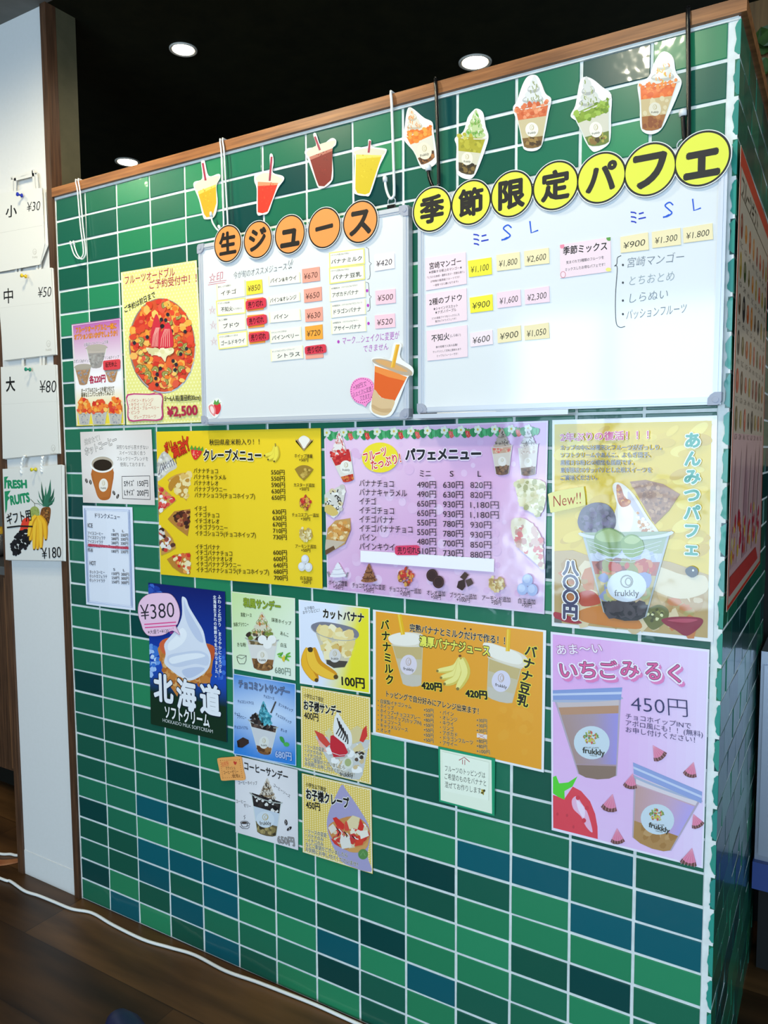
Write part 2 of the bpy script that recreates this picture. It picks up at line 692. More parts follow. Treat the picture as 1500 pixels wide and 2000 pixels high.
def banana(c, pts, w, col='#f2d23a', edge='#c99a1d', tip='#5a4420'):
    """One banana along a bent line."""
    q = [Vector((*p, 0)) for p in pts]
    cv = curve_pts(q, 5)
    n = len(cv)
    l, r = [], []
    for i, p in enumerate(cv):
        d = (cv[min(i + 1, n - 1)] - cv[max(i - 1, 0)]).normalized()
        t = i / (n - 1)
        k = w / 2 * (0.35 + 0.65 * math.sin(math.pi * min(1, max(0, t * 0.9 + 0.08))) ** 0.6)
        l.append((p.x - d.y * k, p.y + d.x * k))
        r.append((p.x + d.y * k, p.y - d.x * k))
    c.poly(l + r[::-1], edge)
    l2 = [lerp(a, b_, 0.04) for a, b_ in zip(l, r)]
    r2 = [lerp(a, b_, 0.70) for a, b_ in zip(l, r)]
    c.poly(l2 + r2[::-1], col)
    e = cv[-1]
    c.e(e.x, e.y, w * 0.17, w * 0.17, tip)


FRUIT = ['#e0452c', '#e8742c', '#f0983a', '#c92a24', '#7d7a2c', '#8fa04a', '#f2b04c', '#d93a30', '#b9241f']
# ------------------------------------------------------------------ the setting
def struct(name, mb, m, smooth=False):
    return tag(mb.build(name, m, smooth=smooth), kind='structure')


ZC = 2.028
M_FLOOR = noise_mat('dark_wood_floor', '#382411', '#6e4c2a', 3.2, 0.42, (0.7, 5, 1), 9, 0.08)
nt = M_FLOOR.node_tree
_b = nt.nodes['Principled BSDF']
_r = [n for n in nt.nodes if n.type == 'VALTORGB'][0]
_tc = [n for n in nt.nodes if n.type == 'TEX_COORD'][0]
_br = nt.nodes.new('ShaderNodeTexBrick')
_br.inputs['Scale'].default_value = 1.0
_br.inputs['Brick Width'].default_value = 0.92
_br.inputs['Row Height'].default_value = 0.152
_br.inputs['Mortar Size'].default_value = 0.0012
_br.inputs['Color1'].default_value = (1, 1, 1, 1)
_br.inputs['Color2'].default_value = (0.36, 0.34, 0.31, 1)
_br.inputs['Mortar'].default_value = (0.28, 0.25, 0.22, 1)
_mx = nt.nodes.new('ShaderNodeMix')
_mx.data_type = 'RGBA'
_mx.blend_type = 'MULTIPLY'
_mx.inputs['Factor'].default_value = 1.0
nt.links.new(_tc.outputs['Object'], _br.inputs['Vector'])
nt.links.new(_r.outputs['Color'], _mx.inputs['A'])
nt.links.new(_br.outputs['Color'], _mx.inputs['B'])
nt.links.new(_mx.outputs['Result'], _b.inputs['Base Color'])
struct('floor', MB().box(-3.0, 3.5, -4.2, 3.45, -0.06, 0.0), M_FLOOR)
M_CEIL = noise_mat('grey_ceiling', '#6d6c66', '#75746e', 30, 0.8)
M_CEILK = noise_mat('black_ceiling', '#1a1b10', '#222214', 20, 0.75, spec=0.1)
struct('ceiling', MB().box(-3.0, 3.5, -4.2, 0.0, ZC, ZC + 0.05), M_CEIL)
struct('ceiling_kitchen', MB().box(-3.0, 3.5, 0.0, 3.45, ZC, ZC + 0.05), M_CEILK)
M_DARKW = mat('dark_wall', '#15140f', 0.8, spec=0.15)
M_PALEW = noise_mat('pale_wall', '#b9b4a8', '#c4bfb2', 20, 0.8)
struct('wall_left', MB().box(-3.05, -3.0, -4.2, 3.45, 0, ZC), M_PALEW)
struct('wall_back', MB().box(-3.0, 1.55, 3.4, 3.45, 0, ZC).box(2.35, 3.5, 3.4, 3.45, 0, ZC).box(1.55, 2.35, 3.4, 3.45, 1.25, ZC).box(1.55, 2.35, 3.4, 3.45, 0, 0.25), M_DARKW)
struct('wall_right', MB().box(3.5, 3.55, -4.2, 3.45, 0, ZC), M_PALEW)
struct('wall_front', MB().box(-3.0, -0.72, -4.25, -4.2, 0, ZC).box(3.34, 3.5, -4.25, -4.2, 0, ZC).box(-0.72, 3.34, -4.25, -4.2, 0, 0.05).box(-0.72, 3.34, -4.25, -4.2, 1.99, ZC), M_PALEW)
wf = MB()
for x in (-0.72, 0.10, 0.96, 2.20, 3.30):
    wf.box(x, x + (0.04 if x in (-0.72, 3.30) else 0.08), -4.2, -4.08, 0.05, 1.99)
wf.box(-0.72, 3.34, -4.2, -4.09, 0.78, 0.82)
struct('window_1', wf, mat('window_frame', '#3c3a36', 0.5))

# the tiled half wall: grout core, tiles, cap
PAL = {'m': '#1f6c50', 'k': '#175846', 'l': '#288258', 'd': '#07423f', 'b': '#0a5862'}
TMAP = {19: 'mm', 20: 'mm.........kk', 21: 'dm.........kk', 22: 'km......kk.kk', 23: 'kkm.....mml mbk', 24: 'kmmdm...mlbb mb', 25: 'kmmkm...kdklbb',
        26: 'mmbkklmlkkllll', 27: 'dmllmmlmmllkdm', 28: 'kkbbbkmkdllmlm', 29: 'kkbkbllblbkmlm', 30: 'dlkbmmmdklkmkl', 31: 'mblkbkllklmlbm'}
trnd = random.Random(21)
tv, tf, tc_ = [], [], []


def tile_col(ch):
    c = lin(PAL[ch])
    k = trnd.uniform(0.9, 1.1)
    return tuple(v * k for v in c)


G = 0.0021
for r in range(NR):
    row = TMAP.get(r, '').replace(' ', '')
    for c_ in range(NC):
        ch = row[c_] if c_ < len(row) else '.'
        if ch == '.': ch = trnd.choice('mmmmkkkld' if r > 8 else 'mmkkllkmd')
        x0, x1 = c_ * TW + G, (c_ + 1) * TW - G
        z1, z0 = (NR - r) * TH - G, (NR - r - 1) * TH + G
        if r == 0: z1 -= 0.002
        jx, jz = trnd.uniform(-.0004, .0004), trnd.uniform(-.0004, .0004)
        t1, t2 = trnd.uniform(-.0005, .0005), trnd.uniform(-.0004, .0004)
        b = len(tv)
        bv = 0.0012
        for (ax, az, yy) in ((x0, z0, 0.004), (x1, z0, 0.004), (x1, z1, 0.004), (x0, z1, 0.004), (x0 + bv * .3, z0 + bv * .3, 0.0006), (x1 - bv * .3, z0 + bv * .3, 0.0006), (x1 - bv * .3, z1 - bv * .3, 0.0006), (x0 + bv * .3, z1 - bv * .3, 0.0006),
                             (x0 + bv, z0 + bv, 0.0), (x1 - bv, z0 + bv, 0.0), (x1 - bv, z1 - bv, 0.0), (x0 + bv, z1 - bv, 0.0)):
            q = yy + (t1 * (1 if ax > (x0 + x1) / 2 else -1) + t2 * (1 if az > (z0 + z1) / 2 else -1) if yy < 0.003 else 0) + 0.0003
            tv.append((ax + jx, q, az + jz))
        cc = tile_col(ch)
        for k in range(4):
            n = (k + 1) % 4
            tf += [(b + k, b + n, b + 4 + n, b + 4 + k), (b + 4 + k, b + 4 + n, b + 8 + n, b + 8 + k)]
            tc_ += [cc, cc]
        tf.append((b + 8, b + 9, b + 10, b + 11))
        tc_.append(cc)
# side face tiles (running down the return of the half wall) with their wavy cut edges showing on the front
SD = 0.62
srnd = random.Random(5)
for r in range(NR):
    for k in range(7):
        y0, y1 = k * TW - (TW / 2 if r % 2 else 0) + G, (k + 1) * TW - (TW / 2 if r % 2 else 0) - G
        y0, y1 = max(y0, 0.0), min(y1, SD)
        if y1 - y0 < 0.01: continue
        z1, z0 = (NR - r) * TH - G, (NR - r - 1) * TH + G
        b = len(tv)
        t1, t2 = srnd.uniform(-.0006, .0006), srnd.uniform(-.0006, .0006)
        for xx, i in ((WX - 0.006, 0), (WX, 1)):
            for (ay, az, sg, sh) in ((y0, z0, -1, -1), (y1, z0, 1, -1), (y1, z1, 1, 1), (y0, z1, -1, 1)):
                tv.append((xx + (t1 * sg + t2 * sh if i else 0), ay, az))
        cc = tuple(v * srnd.uniform(0.9, 1.1) for v in lin(srnd.choice([PAL['k'], PAL['d'], PAL['m']])))
        for f in ((4, 5, 6, 7), (0, 1, 5, 4), (1, 2, 6, 5), (2, 3, 7, 6), (3, 0, 4, 7)):
            tf.append(tuple(b + i for i in f))
            tc_.append(cc)
    # wavy edge of the side tile seen from the front
    z1, z0 = (NR - r) * TH - 0.0035, (NR - r - 1) * TH + 0.0035
    b = len(tv)
    n = 9
    ph = srnd.uniform(0, 6)
    for i in range(n + 1):
        t = i / n
        zz = z0 + (z1 - z0) * t
        w_ = 0.0062 + 0.0013 * math.sin(ph + t * srnd.uniform(9, 12)) + srnd.uniform(-.0006, .0006)
        if i in (0, n): w_ *= 0.35
        tv += [(WX - w_, -0.0006, zz), (WX, -0.0006, zz), (WX - w_, 0.003, zz)]
    cc = lin(srnd.choice(['#2f8b78', '#2a8579', '#2c8f7e']))
    for i in range(n):
        a = b + 3 * i
        tf += [(a, a + 1, a + 4, a + 3), (a + 2, a, a + 3, a + 5)]
        tc_ += [cc, cc]
    tf.append((b + 3 * n, b + 3 * n + 1, b + 3 * n + 2))
    tc_.append(cc)
g0 = len(tv)
core = MB().box(-0.0005, WX - 0.001, 0.0022, 0.09, 0.0, WZ + 0.0005)
core.box(WX - 0.09, WX - 0.001, 0.09, SD, 0.0, WZ + 0.0005)
core.box(NC * TW - 0.001, WX - 0.0008, 0.0002, 0.003, 0.0, WZ)
core.box(0.0, WX - 0.003, -0.0012, 0.003, WZ - 0.004, WZ + 0.0008)
core.box(-0.0012, 0.0012, 0.0, 0.003, 0.0, WZ)
tv += core.v
for f in core.f:
    tf.append(tuple(g0 + i for i in f))
    tc_.append((0.7, 0.7, 0.7))
mi = [0] * (len(tf) - len(core.f)) + [1] * len(core.f)
w = new_obj('wall_tiled', tv, tf, [M_TILE, M_GROUT], None, (0, 0, 0), tc_, mi)
tag(w, kind='structure')
struct('trim_1', MB().box(0.0, WX + 0.007, -0.008, 0.098, WZ + 0.001, WZ + 0.0195).box(WX - 0.098, WX + 0.007, 0.098, SD + 0.01, WZ + 0.001, WZ + 0.0195), M_WOOD)
# white pillar left of the tiles, boxed by brown posts
M_PANEL = noise_mat('white_panel', '#dad8d3', '#dcdad6', 120, 0.7)
struct('wall_pillar', MB().box(-0.2165, -0.0195, 0.0, 0.071, 0.0, ZC), M_PANEL)
struct('baseboard_pillar', MB().box(-0.2163, -0.0197, -0.0012, 0.004, 0.0, 0.062), M_PANEL)
struct('trim_2', MB().box(-0.0195, -0.0008, -0.006, 0.020, 0.0, ZC), M_WOODV)
struct('trim_3', MB().box(-0.238, -0.2165, -0.006, 0.075, 0.0, ZC), M_WOODV)
M_OLIVE = noise_mat('olive_wall', '#4a4630', '#524d36', 30, 0.8)
struct('trim_4', MB().box(-0.0195, -0.0010, 0.020, 0.071, WZ + 0.02, ZC), M_OLIVE)

# things beyond the half wall: a brown post with ivy, kitchen units
struct('wall_kitchen', MB().box(-3.0, 1.36, 2.3, 2.34, 0, ZC), M_DARKW)


# ------------------------------------------------------------------ kitchen ceiling downlights
def downlight(px, py, label, k=1.0):
    p = hit(px, py, 2, ZC)
    t = empty('downlight', (p.x, p.y, ZC))
    tag(t, label, 'ceiling light', 'kitchen downlights')
    MB().lathe((p.x, p.y, ZC), [(r * k, h) for r, h in ((0.036, -0.001), (0.042, -0.004), (0.046, -0.003), (0.0465, 0.0), (0.036, 0.0))], 40).build('trim_ring', mat('lamp_ring', '#c9c4b8', 0.35), t, smooth=True)
    MB().lathe((p.x, p.y, ZC), [(r * k, h) for r, h in ((0.0362, 0.0), (0.0362, -0.0022), (0.02, -0.0035), (0.001, -0.004))], 40).build('diffuser', mat('lamp_diffuser', '#ffffff', 0.5, emit=('#fff1d2', 14)), t, smooth=True)
    spot_light('downlight_lamp', (p.x, p.y, ZC - 0.02), 5, (1.0, 0.9, 0.68), 150, 0.7, 0.035)
    return t


downlight(358, 96, 'round ceiling downlight highest above the wooden cap, alone in the dark ceiling', 0.72)
downlight(249, 316, 'round ceiling downlight just above the left end of the wooden cap', 0.88)
downlight(928, 121, 'brightest round ceiling downlight touching the wooden cap above the parfait cutouts', 0.9)


# ------------------------------------------------------------------ kitchen unit, bowl, post with ivy, machine, cable
ku = empty('kitchen_cabinet', (-0.6, 0.42, 0))
tag(ku, 'brown wooden kitchen cabinet behind the white pillar', 'cabinet')
MB().box(-0.98, -0.27, 0.24, 0.75, 0.09, 0.70).build('body', M_WOODV, ku)
MB().box(-0.60, -0.275, 0.222, 0.24, 0.11, 0.69).build('door', noise_mat('cabinet_door', '#5d3d25', '#7a5436', 8, 0.5, (20, 20, 1), 8), ku)
MB().box(-1.0, -0.25, 0.21, 0.77, 0.70, 0.725).build('worktop', mat('worktop_steel', '#8b8d90', 0.3, 0.8), ku)
MB().box(-0.96, -0.30, 0.30, 0.75, 0.0, 0.09).build('plinth', M_DARKW, ku)
bp_ = hit(0, 1040, 1, 0.32)
bw = empty('mixing_bowl', (bp_.x - 0.07, 0.32, 0.7255))
tag(bw, 'steel bowl on the kitchen worktop behind the gift bag', 'bowl')
MB().lathe((bw.location.x, 0.32, 0.7255), [(0.045, 0.0), (0.075, 0.03), (0.09, 0.075), (0.094, 0.077), (0.086, 0.074), (0.07, 0.032), (0.04, 0.006)], 36).build('shell', mat('bowl_steel', '#c9cccf', 0.2, 0.9), bw, smooth=True)
for i, (dx, dy) in enumerate(((0.03, -0.02), (-0.03, 0.0), (0.0, 0.035))):
    o = MB().lathe((bw.location.x + dx, 0.32 + dy, 0.79), [(0.003, -0.03), (0.02, -0.024), (0.03, -0.004), (0.028, 0.012), (0.016, 0.026), (0.003, 0.03)], 20).build('lemon', noise_mat('lemon_skin', '#d9a92a', '#e6c03c', 60, 0.5), None, (bw.location.x + dx, 0.32 + dy, 0.79), smooth=True)
    tag(o, 'yellow lemon in the steel bowl behind the gift bag', 'lemon', 'lemons in the steel bowl')
cpt = [(-0.62, -0.05, 0.004), (-0.45, 0.0, 0.004), (-0.355, 0.02, 0.004), (-0.329, 0.033, 0.004), (-0.302, 0.042, 0.004), (-0.262, 0.09, 0.004)]
tag(MB().tube(curve_pts(cpt, 8), 0.0035).build('charging_cable', M_WHITE), 'short white cable on the floor left of the white pillar', 'cable')
og = smooth([(-0.45, -0.09), (-0.36, -0.045), (-0.303, -0.013), (-0.278, 0.02), (-0.270, 0.045), (-0.291, 0.028), (-0.32, 0.004), (-0.40, -0.03)], 4)
mb = MB()
n = len(og)
mb.v = [(x, y, 0.001) for x, y in og] + [(x, y, 0.005) for x, y in og]
mb.f = [tuple(range(n, 2 * n))] + [(i, (i + 1) % n, n + (i + 1) % n, n + i) for i in range(n)]
tag(mb.build('rag', noise_mat('rag_cloth', '#a5603a', '#b97a4e', 25, 0.9)), 'flat orange-brown cloth on the floor left of the white pillar', 'cloth')
cab = [(0, 1715), (20, 1721), (48, 1740), (75, 1749), (105, 1761), (140, 1775), (180, 1783), (220, 1806), (280, 1835), (330, 1850), (380, 1865), (440, 1896), (500, 1917), (560, 1940), (620, 1964), (700, 2000)]
cp = []
for i, q in enumerate(cab):
    p = hit(q[0], q[1], 2, 0.005)
    cp.append((p.x, min(p.y, -0.008), 0.005))
cp = [(-0.9, -0.09, 0.005), (-0.5, -0.055, 0.005)] + cp + [(1.05, -0.012, 0.005), (1.30, -0.02, 0.005), (1.39, -0.03, 0.005)]
tag(MB().tube(curve_pts(cp, 6), 0.0034, 8).build('floor_cable', M_WHITE, smooth=True), 'long white cable lying on the dark floor along the tiled wall', 'cable')
sh = hit(226, 1991, 2, 0.0)
mb = MB()
prof = [(0.262, 0.006, 0.05), (0.255, 0.022, 0.072), (0.235, 0.030, 0.082), (0.19, 0.033, 0.08), (0.14, 0.037, 0.062), (0.09, 0.040, 0.046), (0.045, 0.036, 0.036), (0.015, 0.022, 0.028), (0.002, 0.008, 0.018), (0.0, 0.002, 0.012)]
rings = []
_d = (hit(246, 2040, 2, 0.0) - sh).normalized()
dx_, dy_ = _d.x, _d.y
for (t, hw, hh) in prof:
    a0 = len(mb.v)
    for k in range(10):
        a = math.pi * k / 9
        mb.v.append((sh.x + t * dx_ - hw * math.cos(a) * dy_, sh.y + t * dy_ + hw * math.cos(a) * dx_, 0.002 + hh * math.sin(a) ** 0.7))
    rings.append(a0)
for a, b in zip(rings, rings[1:]):
    for k in range(9): mb.f.append((a + k, a + k + 1, b + k + 1, b + k))
mb.f.append(tuple(rings[0] + k for k in range(10)))
mb.f.append(tuple(rings[-1] + k for k in range(10))[::-1])
shoe = mb.build('shoe', mat('navy_leather', '#101a4a', 0.4), smooth=True, loc=(sh.x, sh.y, 0))
sl = MB()
for zz in (0.0, 0.004):
    for sg in (1, -1):
        for (t, hw, hh) in (prof if sg == 1 else prof[::-1]): sl.v.append((sh.x + t * dx_ - sg * (hw + .002) * dy_, sh.y + t * dy_ + sg * (hw + .002) * dx_, zz))
n = 2 * len(prof)
sl.f = [tuple(range(n, 2 * n))] + [(i, (i + 1) % n, n + (i + 1) % n, n + i) for i in range(n)]
sl.build('sole', mat('shoe_sole', '#0b0b10', 0.7), shoe)
tag(shoe, 'tip of a navy blue shoe on the floor at the bottom edge', 'shoe')

PX = 1.43
po = empty('wooden_post', (1.5, 0.83, 0))
tag(po, 'brown wooden post wound with ivy beyond the tiled side wall', 'post')
MB().box(1.30, 1.62, 0.80, 0.90, 0.0, ZC).build('shaft', noise_mat('post_wood', '#5a4022', '#7b5a32', 7, 0.6, (14, 14, 1), 8), po)
lf = MB()
lr = random.Random(3)
for i in range(70):
    x, z = lr.uniform(1.33, 1.56), lr.uniform(1.52, 2.0)
    y = 0.79 - lr.uniform(0, 0.03)
    a = lr.uniform(0, 6.28)
    r = lr.uniform(0.014, 0.028)
    b = len(lf.v)
    for k, (u, v, dd) in enumerate(((0, -1.0, 0), (0.7, -0.5, .2), (0.9, 0.2, .3), (0.3, 0.4, .1), (0, 1.2, -.2), (-0.3, 0.4, .1), (-0.9, 0.2, .3), (-0.7, -0.5, .2))):
        lf.v.append((x + r * (u * math.cos(a) - v * math.sin(a)), y - dd * r, z + r * (u * math.sin(a) + v * math.cos(a))))
    lf.f.append(tuple(b + k for k in range(8)))
lf.build('ivy', noise_mat('ivy_leaf', '#1f3312', '#3c5a22', 30, 0.5), po)
fg = empty('steel_cabinet', (1.70, 0.55, 0))
tag(fg, 'steel catering cabinet on a blue base at the right edge', 'cabinet')
MB().box(1.393, 2.05, 0.505, 0.655, 0.245, 0.665).build('body', mat('brushed_steel', '#a9b0bd', 0.35, 0.7), fg)
MB().box(1.400, 2.04, 0.495, 0.505, 0.26, 0.64).build('door', mat('steel_door', '#b4bccb', 0.3, 0.7), fg)
MB().box(1.391, 2.06, 0.492, 0.655, 0.19, 0.245).build('base_band', mat('blue_band', '#2c4280', 0.5), fg)
MB().box(1.40, 2.04, 0.54, 0.655, 0.0, 0.19).build('plinth', mat('black_plinth', '#060606', 0.8), fg)
struct('wall_partition', MB().box(1.20, 3.0, 0.76, 0.785, 0.0, 1.46), mat('dark_backing', '#0b0a09', 0.8, spec=0.1))  # added sheet; its black stands in for the darkness behind the steel cabinet
bd = empty('notice_board', (1.5, 0.69, 1.15))
tag(bd, 'brown framed board standing beyond the red fruit poster', 'board')
MB().box(1.362, 1.72, 0.675, 0.70, 1.02, 1.30).build('panel', noise_mat('board_wood', '#7d6144', '#94765a', 9, 0.6, (1, 1, 12)), bd)
MB().box(1.355, 1.362, 0.67, 0.705, 1.01, 1.31).build('frame', mat('board_frame', '#c9b99a', 0.4), bd)
MB().box(1.37, 1.40, 0.71, 0.74, 0.0, 1.01).box(1.68, 1.71, 0.71, 0.74, 0.0, 1.01).box(1.37, 1.71, 0.70, 0.74, 1.01, 1.05).build('stand', mat('black_plinth'), bd)
# ------------------------------------------------------------------ paper bags pinned to the white pillar
M_KRAFT = noise_mat('white_bag_paper', '#d6d3cb', '#dedbd4', 18, 0.65, bump=0.1)


def pin(x, y, col, label):
    p = hit(x, y, 1, -0.016)
    t = empty('pushpin', p)
    tag(t, label, 'pushpin', 'pushpins holding the paper bags')
    m = mat('pin_' + col, col, 0.3)
    MB().lathe(p, [(0.0042, 0.0), (0.0045, 0.0015), (0.0022, 0.003), (0.0020, 0.008), (0.0040, 0.0095), (0.0044, 0.012), (0.0010, 0.0125)], 16, 'y').build('head', m, t, smooth=True)
    MB().tube([p + Vector((0, 0.006, 0)), p], 0.0005, 6).build('needle', M_ALU, t)


def bag(name, label, corners, txt, pxf, y=-0.012, handles=None, rope=False):
    """A flat folded paper bag: corners are photograph points of its front."""
    fr(*pxf)
    s = Sheet(name, label, 'paper bag', corners, '#dad8d1', y=y, th=0.0012, mt=M_PAPER, group='paper bags on the white pillar')
    txt(s)
    root = s.build()
    b = MB()
    q = [hit(*fp(*p), 1, y) for p in corners]
    off = Vector((0.004, 0.006, -0.002))
    v = [p + Vector((0, 0.0015, 0)) for p in q] + [p + off for p in q]
    b.v = [tuple(p) for p in v]
    b.f = [(0, 1, 2, 3), (7, 6, 5, 4), (0, 4, 5, 1), (1, 5, 6, 2), (2, 6, 7, 3), (3, 7, 4, 0)]
    b.build('back_panel', M_KRAFT, root)
    for hnd in handles or []:
        pts = [hit(*p, 1, y + 0.0025) for p in hnd]
        if rope:
            mbx = MB()
            for ph in (0, math.pi):
                cv = curve_pts(pts, 10)
                mbx.tube([p + Vector((0.0016 * math.cos(ph + i * 0.8), 0.0016 * math.sin(ph + i * 0.8) - 0.003, 0)) for i, p in enumerate(cv)], 0.0022, 6)
            mbx.build('rope_handle', mat('white_rope', '#e9e9e6', 0.8), root, smooth=True)
        else:
            mbx = MB()
            for a, b2 in zip(pts, pts[1:]):
                d = (b2 - a).normalized()
                nn = Vector((-d.z, 0, d.x)) * 0.0035
                o = len(mbx.v)
                for yy in (0.0, 0.0015):
                    for p in (a - d * 0.003, b2 + d * 0.003):
                        mbx.v += [tuple(p + nn + Vector((0, yy, 0))), tuple(p - nn + Vector((0, yy, 0)))]
                mbx.f += [tuple(o + i for i in f) for f in ((0, 2, 3, 1), (4, 5, 7, 6), (0, 4, 6, 2), (1, 3, 7, 5), (0, 1, 5, 4), (2, 6, 7, 3))]
            mbx.build('paper_handle', M_KRAFT, root)
    return root


fr(0, 340, 3)
bag('small_paper_bag', 'small white paper bag marked ¥30 under the blue pushpin, topmost on the pillar', [(-50, 118), (245, 80), (262, 410), (234, 530), (-40, 580)],
    lambda s: (s.part('lettering'), s.t('小', 34, 222, 98, 214, '#141414', 0.012, h=66), s.t('¥30', 158, 192, 236, 182, '#141414', -0.004, sh=0.12, h=68),
               s.part('maker_mark'), s.ln(ell(203, 455, 10, 17, 14), 2, '#b5b0a6', True), s.ln(ell(205, 460, 5, 9, 10), 2, '#b5b0a6', True), s.t('frukkly', 190, 487, 220, 484, '#a8a398'),
               s.part('fold_line'), s.ln([(-40, 352), (0, 345), (250, 300)], 1.6, '#bdbab2')),
    (0, 340, 3), handles=[[(23, 384), (23, 348), (64, 335), (67, 372)], [(29, 384), (29, 350), (70, 340), (73, 370)]])
bag('medium_paper_bag', 'medium white paper bag marked ¥50 under the upper yellow pushpin', [(-22, 510), (375, 460), (405, 1095), (24, 1140)],
    lambda s: (s.part('lettering'), s.t('中', 28, 672, 95, 664, '#141414', 0.004, h=105), s.t('¥50', 278, 640, 376, 632, '#141414', -0.004, sh=0.15, h=92),
               s.part('maker_mark'), s.ln(ell(355, 1018, 14, 24, 14), 2.5, '#b5b0a6', True), s.ln(ell(357, 1026, 7, 14, 10), 2.5, '#b5b0a6', True), s.t('frukkly', 335, 1062, 378, 1058, '#a8a398'),
               s.part('fold_line'), s.ln([(0, 757), (150, 738), (390, 715)], 1.6, '#c3c0b8')),
    (0, 400, 3.75), y=-0.010, handles=[[(31, 536), (31, 521)], [(38, 536), (38, 520)], [(72, 527), (72, 514)], [(78, 526), (78, 513)]])
bag('large_paper_bag', 'large white paper bag marked ¥80 under the green pushpin', [(5, 1188), (405, 1170), (432, 1820), (20, 1860)],
    lambda s: (s.part('lettering'), s.t('大', 44, 1318, 108, 1312, '#141414', 0.02, h=100), s.t('¥80', 290, 1330, 412, 1326, '#141414', -0.004, sh=0.12, h=110),
               s.part('maker_mark'), s.ln(ell(390, 1782, 14, 24, 14), 2.5, '#b5b0a6', True), s.ln(ell(392, 1790, 7, 14, 10), 2.5, '#b5b0a6', True), s.t('frukkly', 370, 1824, 412, 1820, '#a8a398'),
               s.part('fold_line'), s.ln([(12, 1462), (200, 1450), (420, 1440)], 1.6, '#c3c0b8')),
    (0, 400, 3.75), y=-0.010, handles=[[(44, 716), (44, 702)], [(79, 714), (79, 698)], [(85, 713), (85, 697)]])


def gift(s):
    s.part('title_lettering')
    g = '#1f8a5b'
    s.poly([(38, 245), (78, 240), (60, 270), (75, 290), (58, 300), (56, 352), (40, 356)], g)
    s.t('RESH', 74, 312, 246, 308, g, 0.055, h=88)
    s.poly([(42, 380), (100, 372), (72, 420), (92, 440), (70, 470), (66, 545), (50, 590)], g)
    s.t('RUITS', 98, 462, 272, 430, g, 0.055, h=100)
    s.part('pineapple_picture')
    s.sm([(400, 530), (465, 530), (470, 600), (450, 690), (425, 720), (375, 640), (378, 570)], '#7a4a22')
    s.blobs([(395, 540), (462, 540), (455, 690), (385, 640)], 40, 6, 12, ['#5f3a1a', '#8f5a2a', '#4a3a1e', '#a8743c'], 4)
    for i, (dx, h_, wd) in enumerate(((-60, 150, 16), (-35, 235, 22), (0, 190, 20), (40, 255, 26), (70, 170, 18), (-70, 70, 16), (75, 90, 16), (60, 40, 14), (-55, 20, 12), (20, 130, 18))):
        s.poly([(425 - wd, 520), (425 + dx * .9 - wd * .4, 520 - h_ * .6), (425 + dx * 1.15, 520 - h_), (425 + dx * .9 + wd * .6, 520 - h_ * .5), (430 + wd, 525)], ['#2f6b52', '#24543f', '#3c7a5c'][i % 3])
    s.part('melon_picture')
    s.e(322, 580, 48, 62, '#9aa65a')
    s.blobs(ell(322, 580, 40, 52), 22, 5, 10, ['#aab568', '#8b984c'], 5)
    s.ln([(325, 520), (322, 490), (285, 452)], 5, '#6a6a58')
    s.ln([(322, 490), (370, 497)], 5, '#6a6a58')
    s.part('strawberry_picture')
    s.sm([(215, 640), (270, 625), (285, 690), (240, 740), (180, 770), (190, 720)], '#e0402c')
    s.part('grape_picture')
    s.blobs([(240, 710), (285, 830), (230, 950), (205, 900), (170, 970), (130, 975), (105, 880), (150, 790)], 90, 14, 22, ['#17161a', '#1e1c22', '#121114'], 8)
    s.part('banana_picture')
    for i, pts in enumerate(([(350, 610), (310, 690), (285, 840)], [(345, 605), (330, 700), (320, 920)], [(355, 605), (365, 700), (352, 920)], [(360, 605), (385, 700), (385, 910)], [(370, 605), (420, 680), (428, 830)], [(340, 605), (300, 660), (270, 800)])):
        banana(s, pts, 46, ['#efb52a', '#f2bf35'][i % 2], '#d08f1c')
    s.part('lettering')
    s.lay += 30
    s.t('ギフト用', 66, 640, 290, 598, '#141414', 0.01, h=100)
    s.ln([(68, 716), (180, 702), (308, 706)], 15, '#1b1b1b')
    s.t('¥180', 392, 955, 570, 938, '#141414', -0.004, sh=0.12, h=125)


bag('gift_paper_bag', 'white FRESH FRUITS gift bag marked ¥180 with rope handles, lowest on the pillar', [(24, 172), (568, 130), (582, 1024), (52, 1016)], gift, (0, 880, 4.7619), y=-0.014,
    handles=[[(50, 890), (45, 905), (44, 925)], [(86, 892), (84, 908), (84, 922)]], rope=True)
pin(43, 382, '#1c2fa8', 'blue pushpin holding the ¥30 paper bag')
pin(51, 540, '#e0b81e', 'yellow pushpin holding the ¥50 paper bag')
pin(59, 722, '#128a6a', 'green pushpin holding the ¥80 paper bag')
pin(70, 917, '#d8c81e', 'yellow pushpin holding the ¥180 gift bag')


# ------------------------------------------------------------------ wire hooks over the wooden cap
def hook(px_top, pts, m, label, group, r=0.0022, y=-0.012, cap='#dcdcdc', tilt=0.0):
    a = hit(px_top[0], px_top[1], 1, -0.006)
    p = [(a.x, 0.112, WZ - 0.03), (a.x, 0.112, WZ + 0.012), (a.x, 0.106, WZ + 0.0215), (a.x, 0.09, WZ + 0.0225), (a.x, 0.0, WZ + 0.0225), (a.x, -0.010, WZ + 0.020)]
    f = [hit(*q, 1, y) for q in pts]
    p = [Vector(q) for q in p] + f
    t = empty('wire_hook', f[0])
    tag(t, label, 'hook', group)
    MB().tube(curve_pts(p, 6), r, 8).build('wire', m, t, smooth=True)
    e, d = f[-1], (f[-1] - f[-2]).normalized()
    MB().tube([e - d * 0.006, e + d * 0.0005, e + d * 0.003], [r * 1.75, r * 1.75, r * 1.2], 10).build('end_cap', mat('hook_cap_' + cap, cap, 0.4), t, smooth=True)
    return t


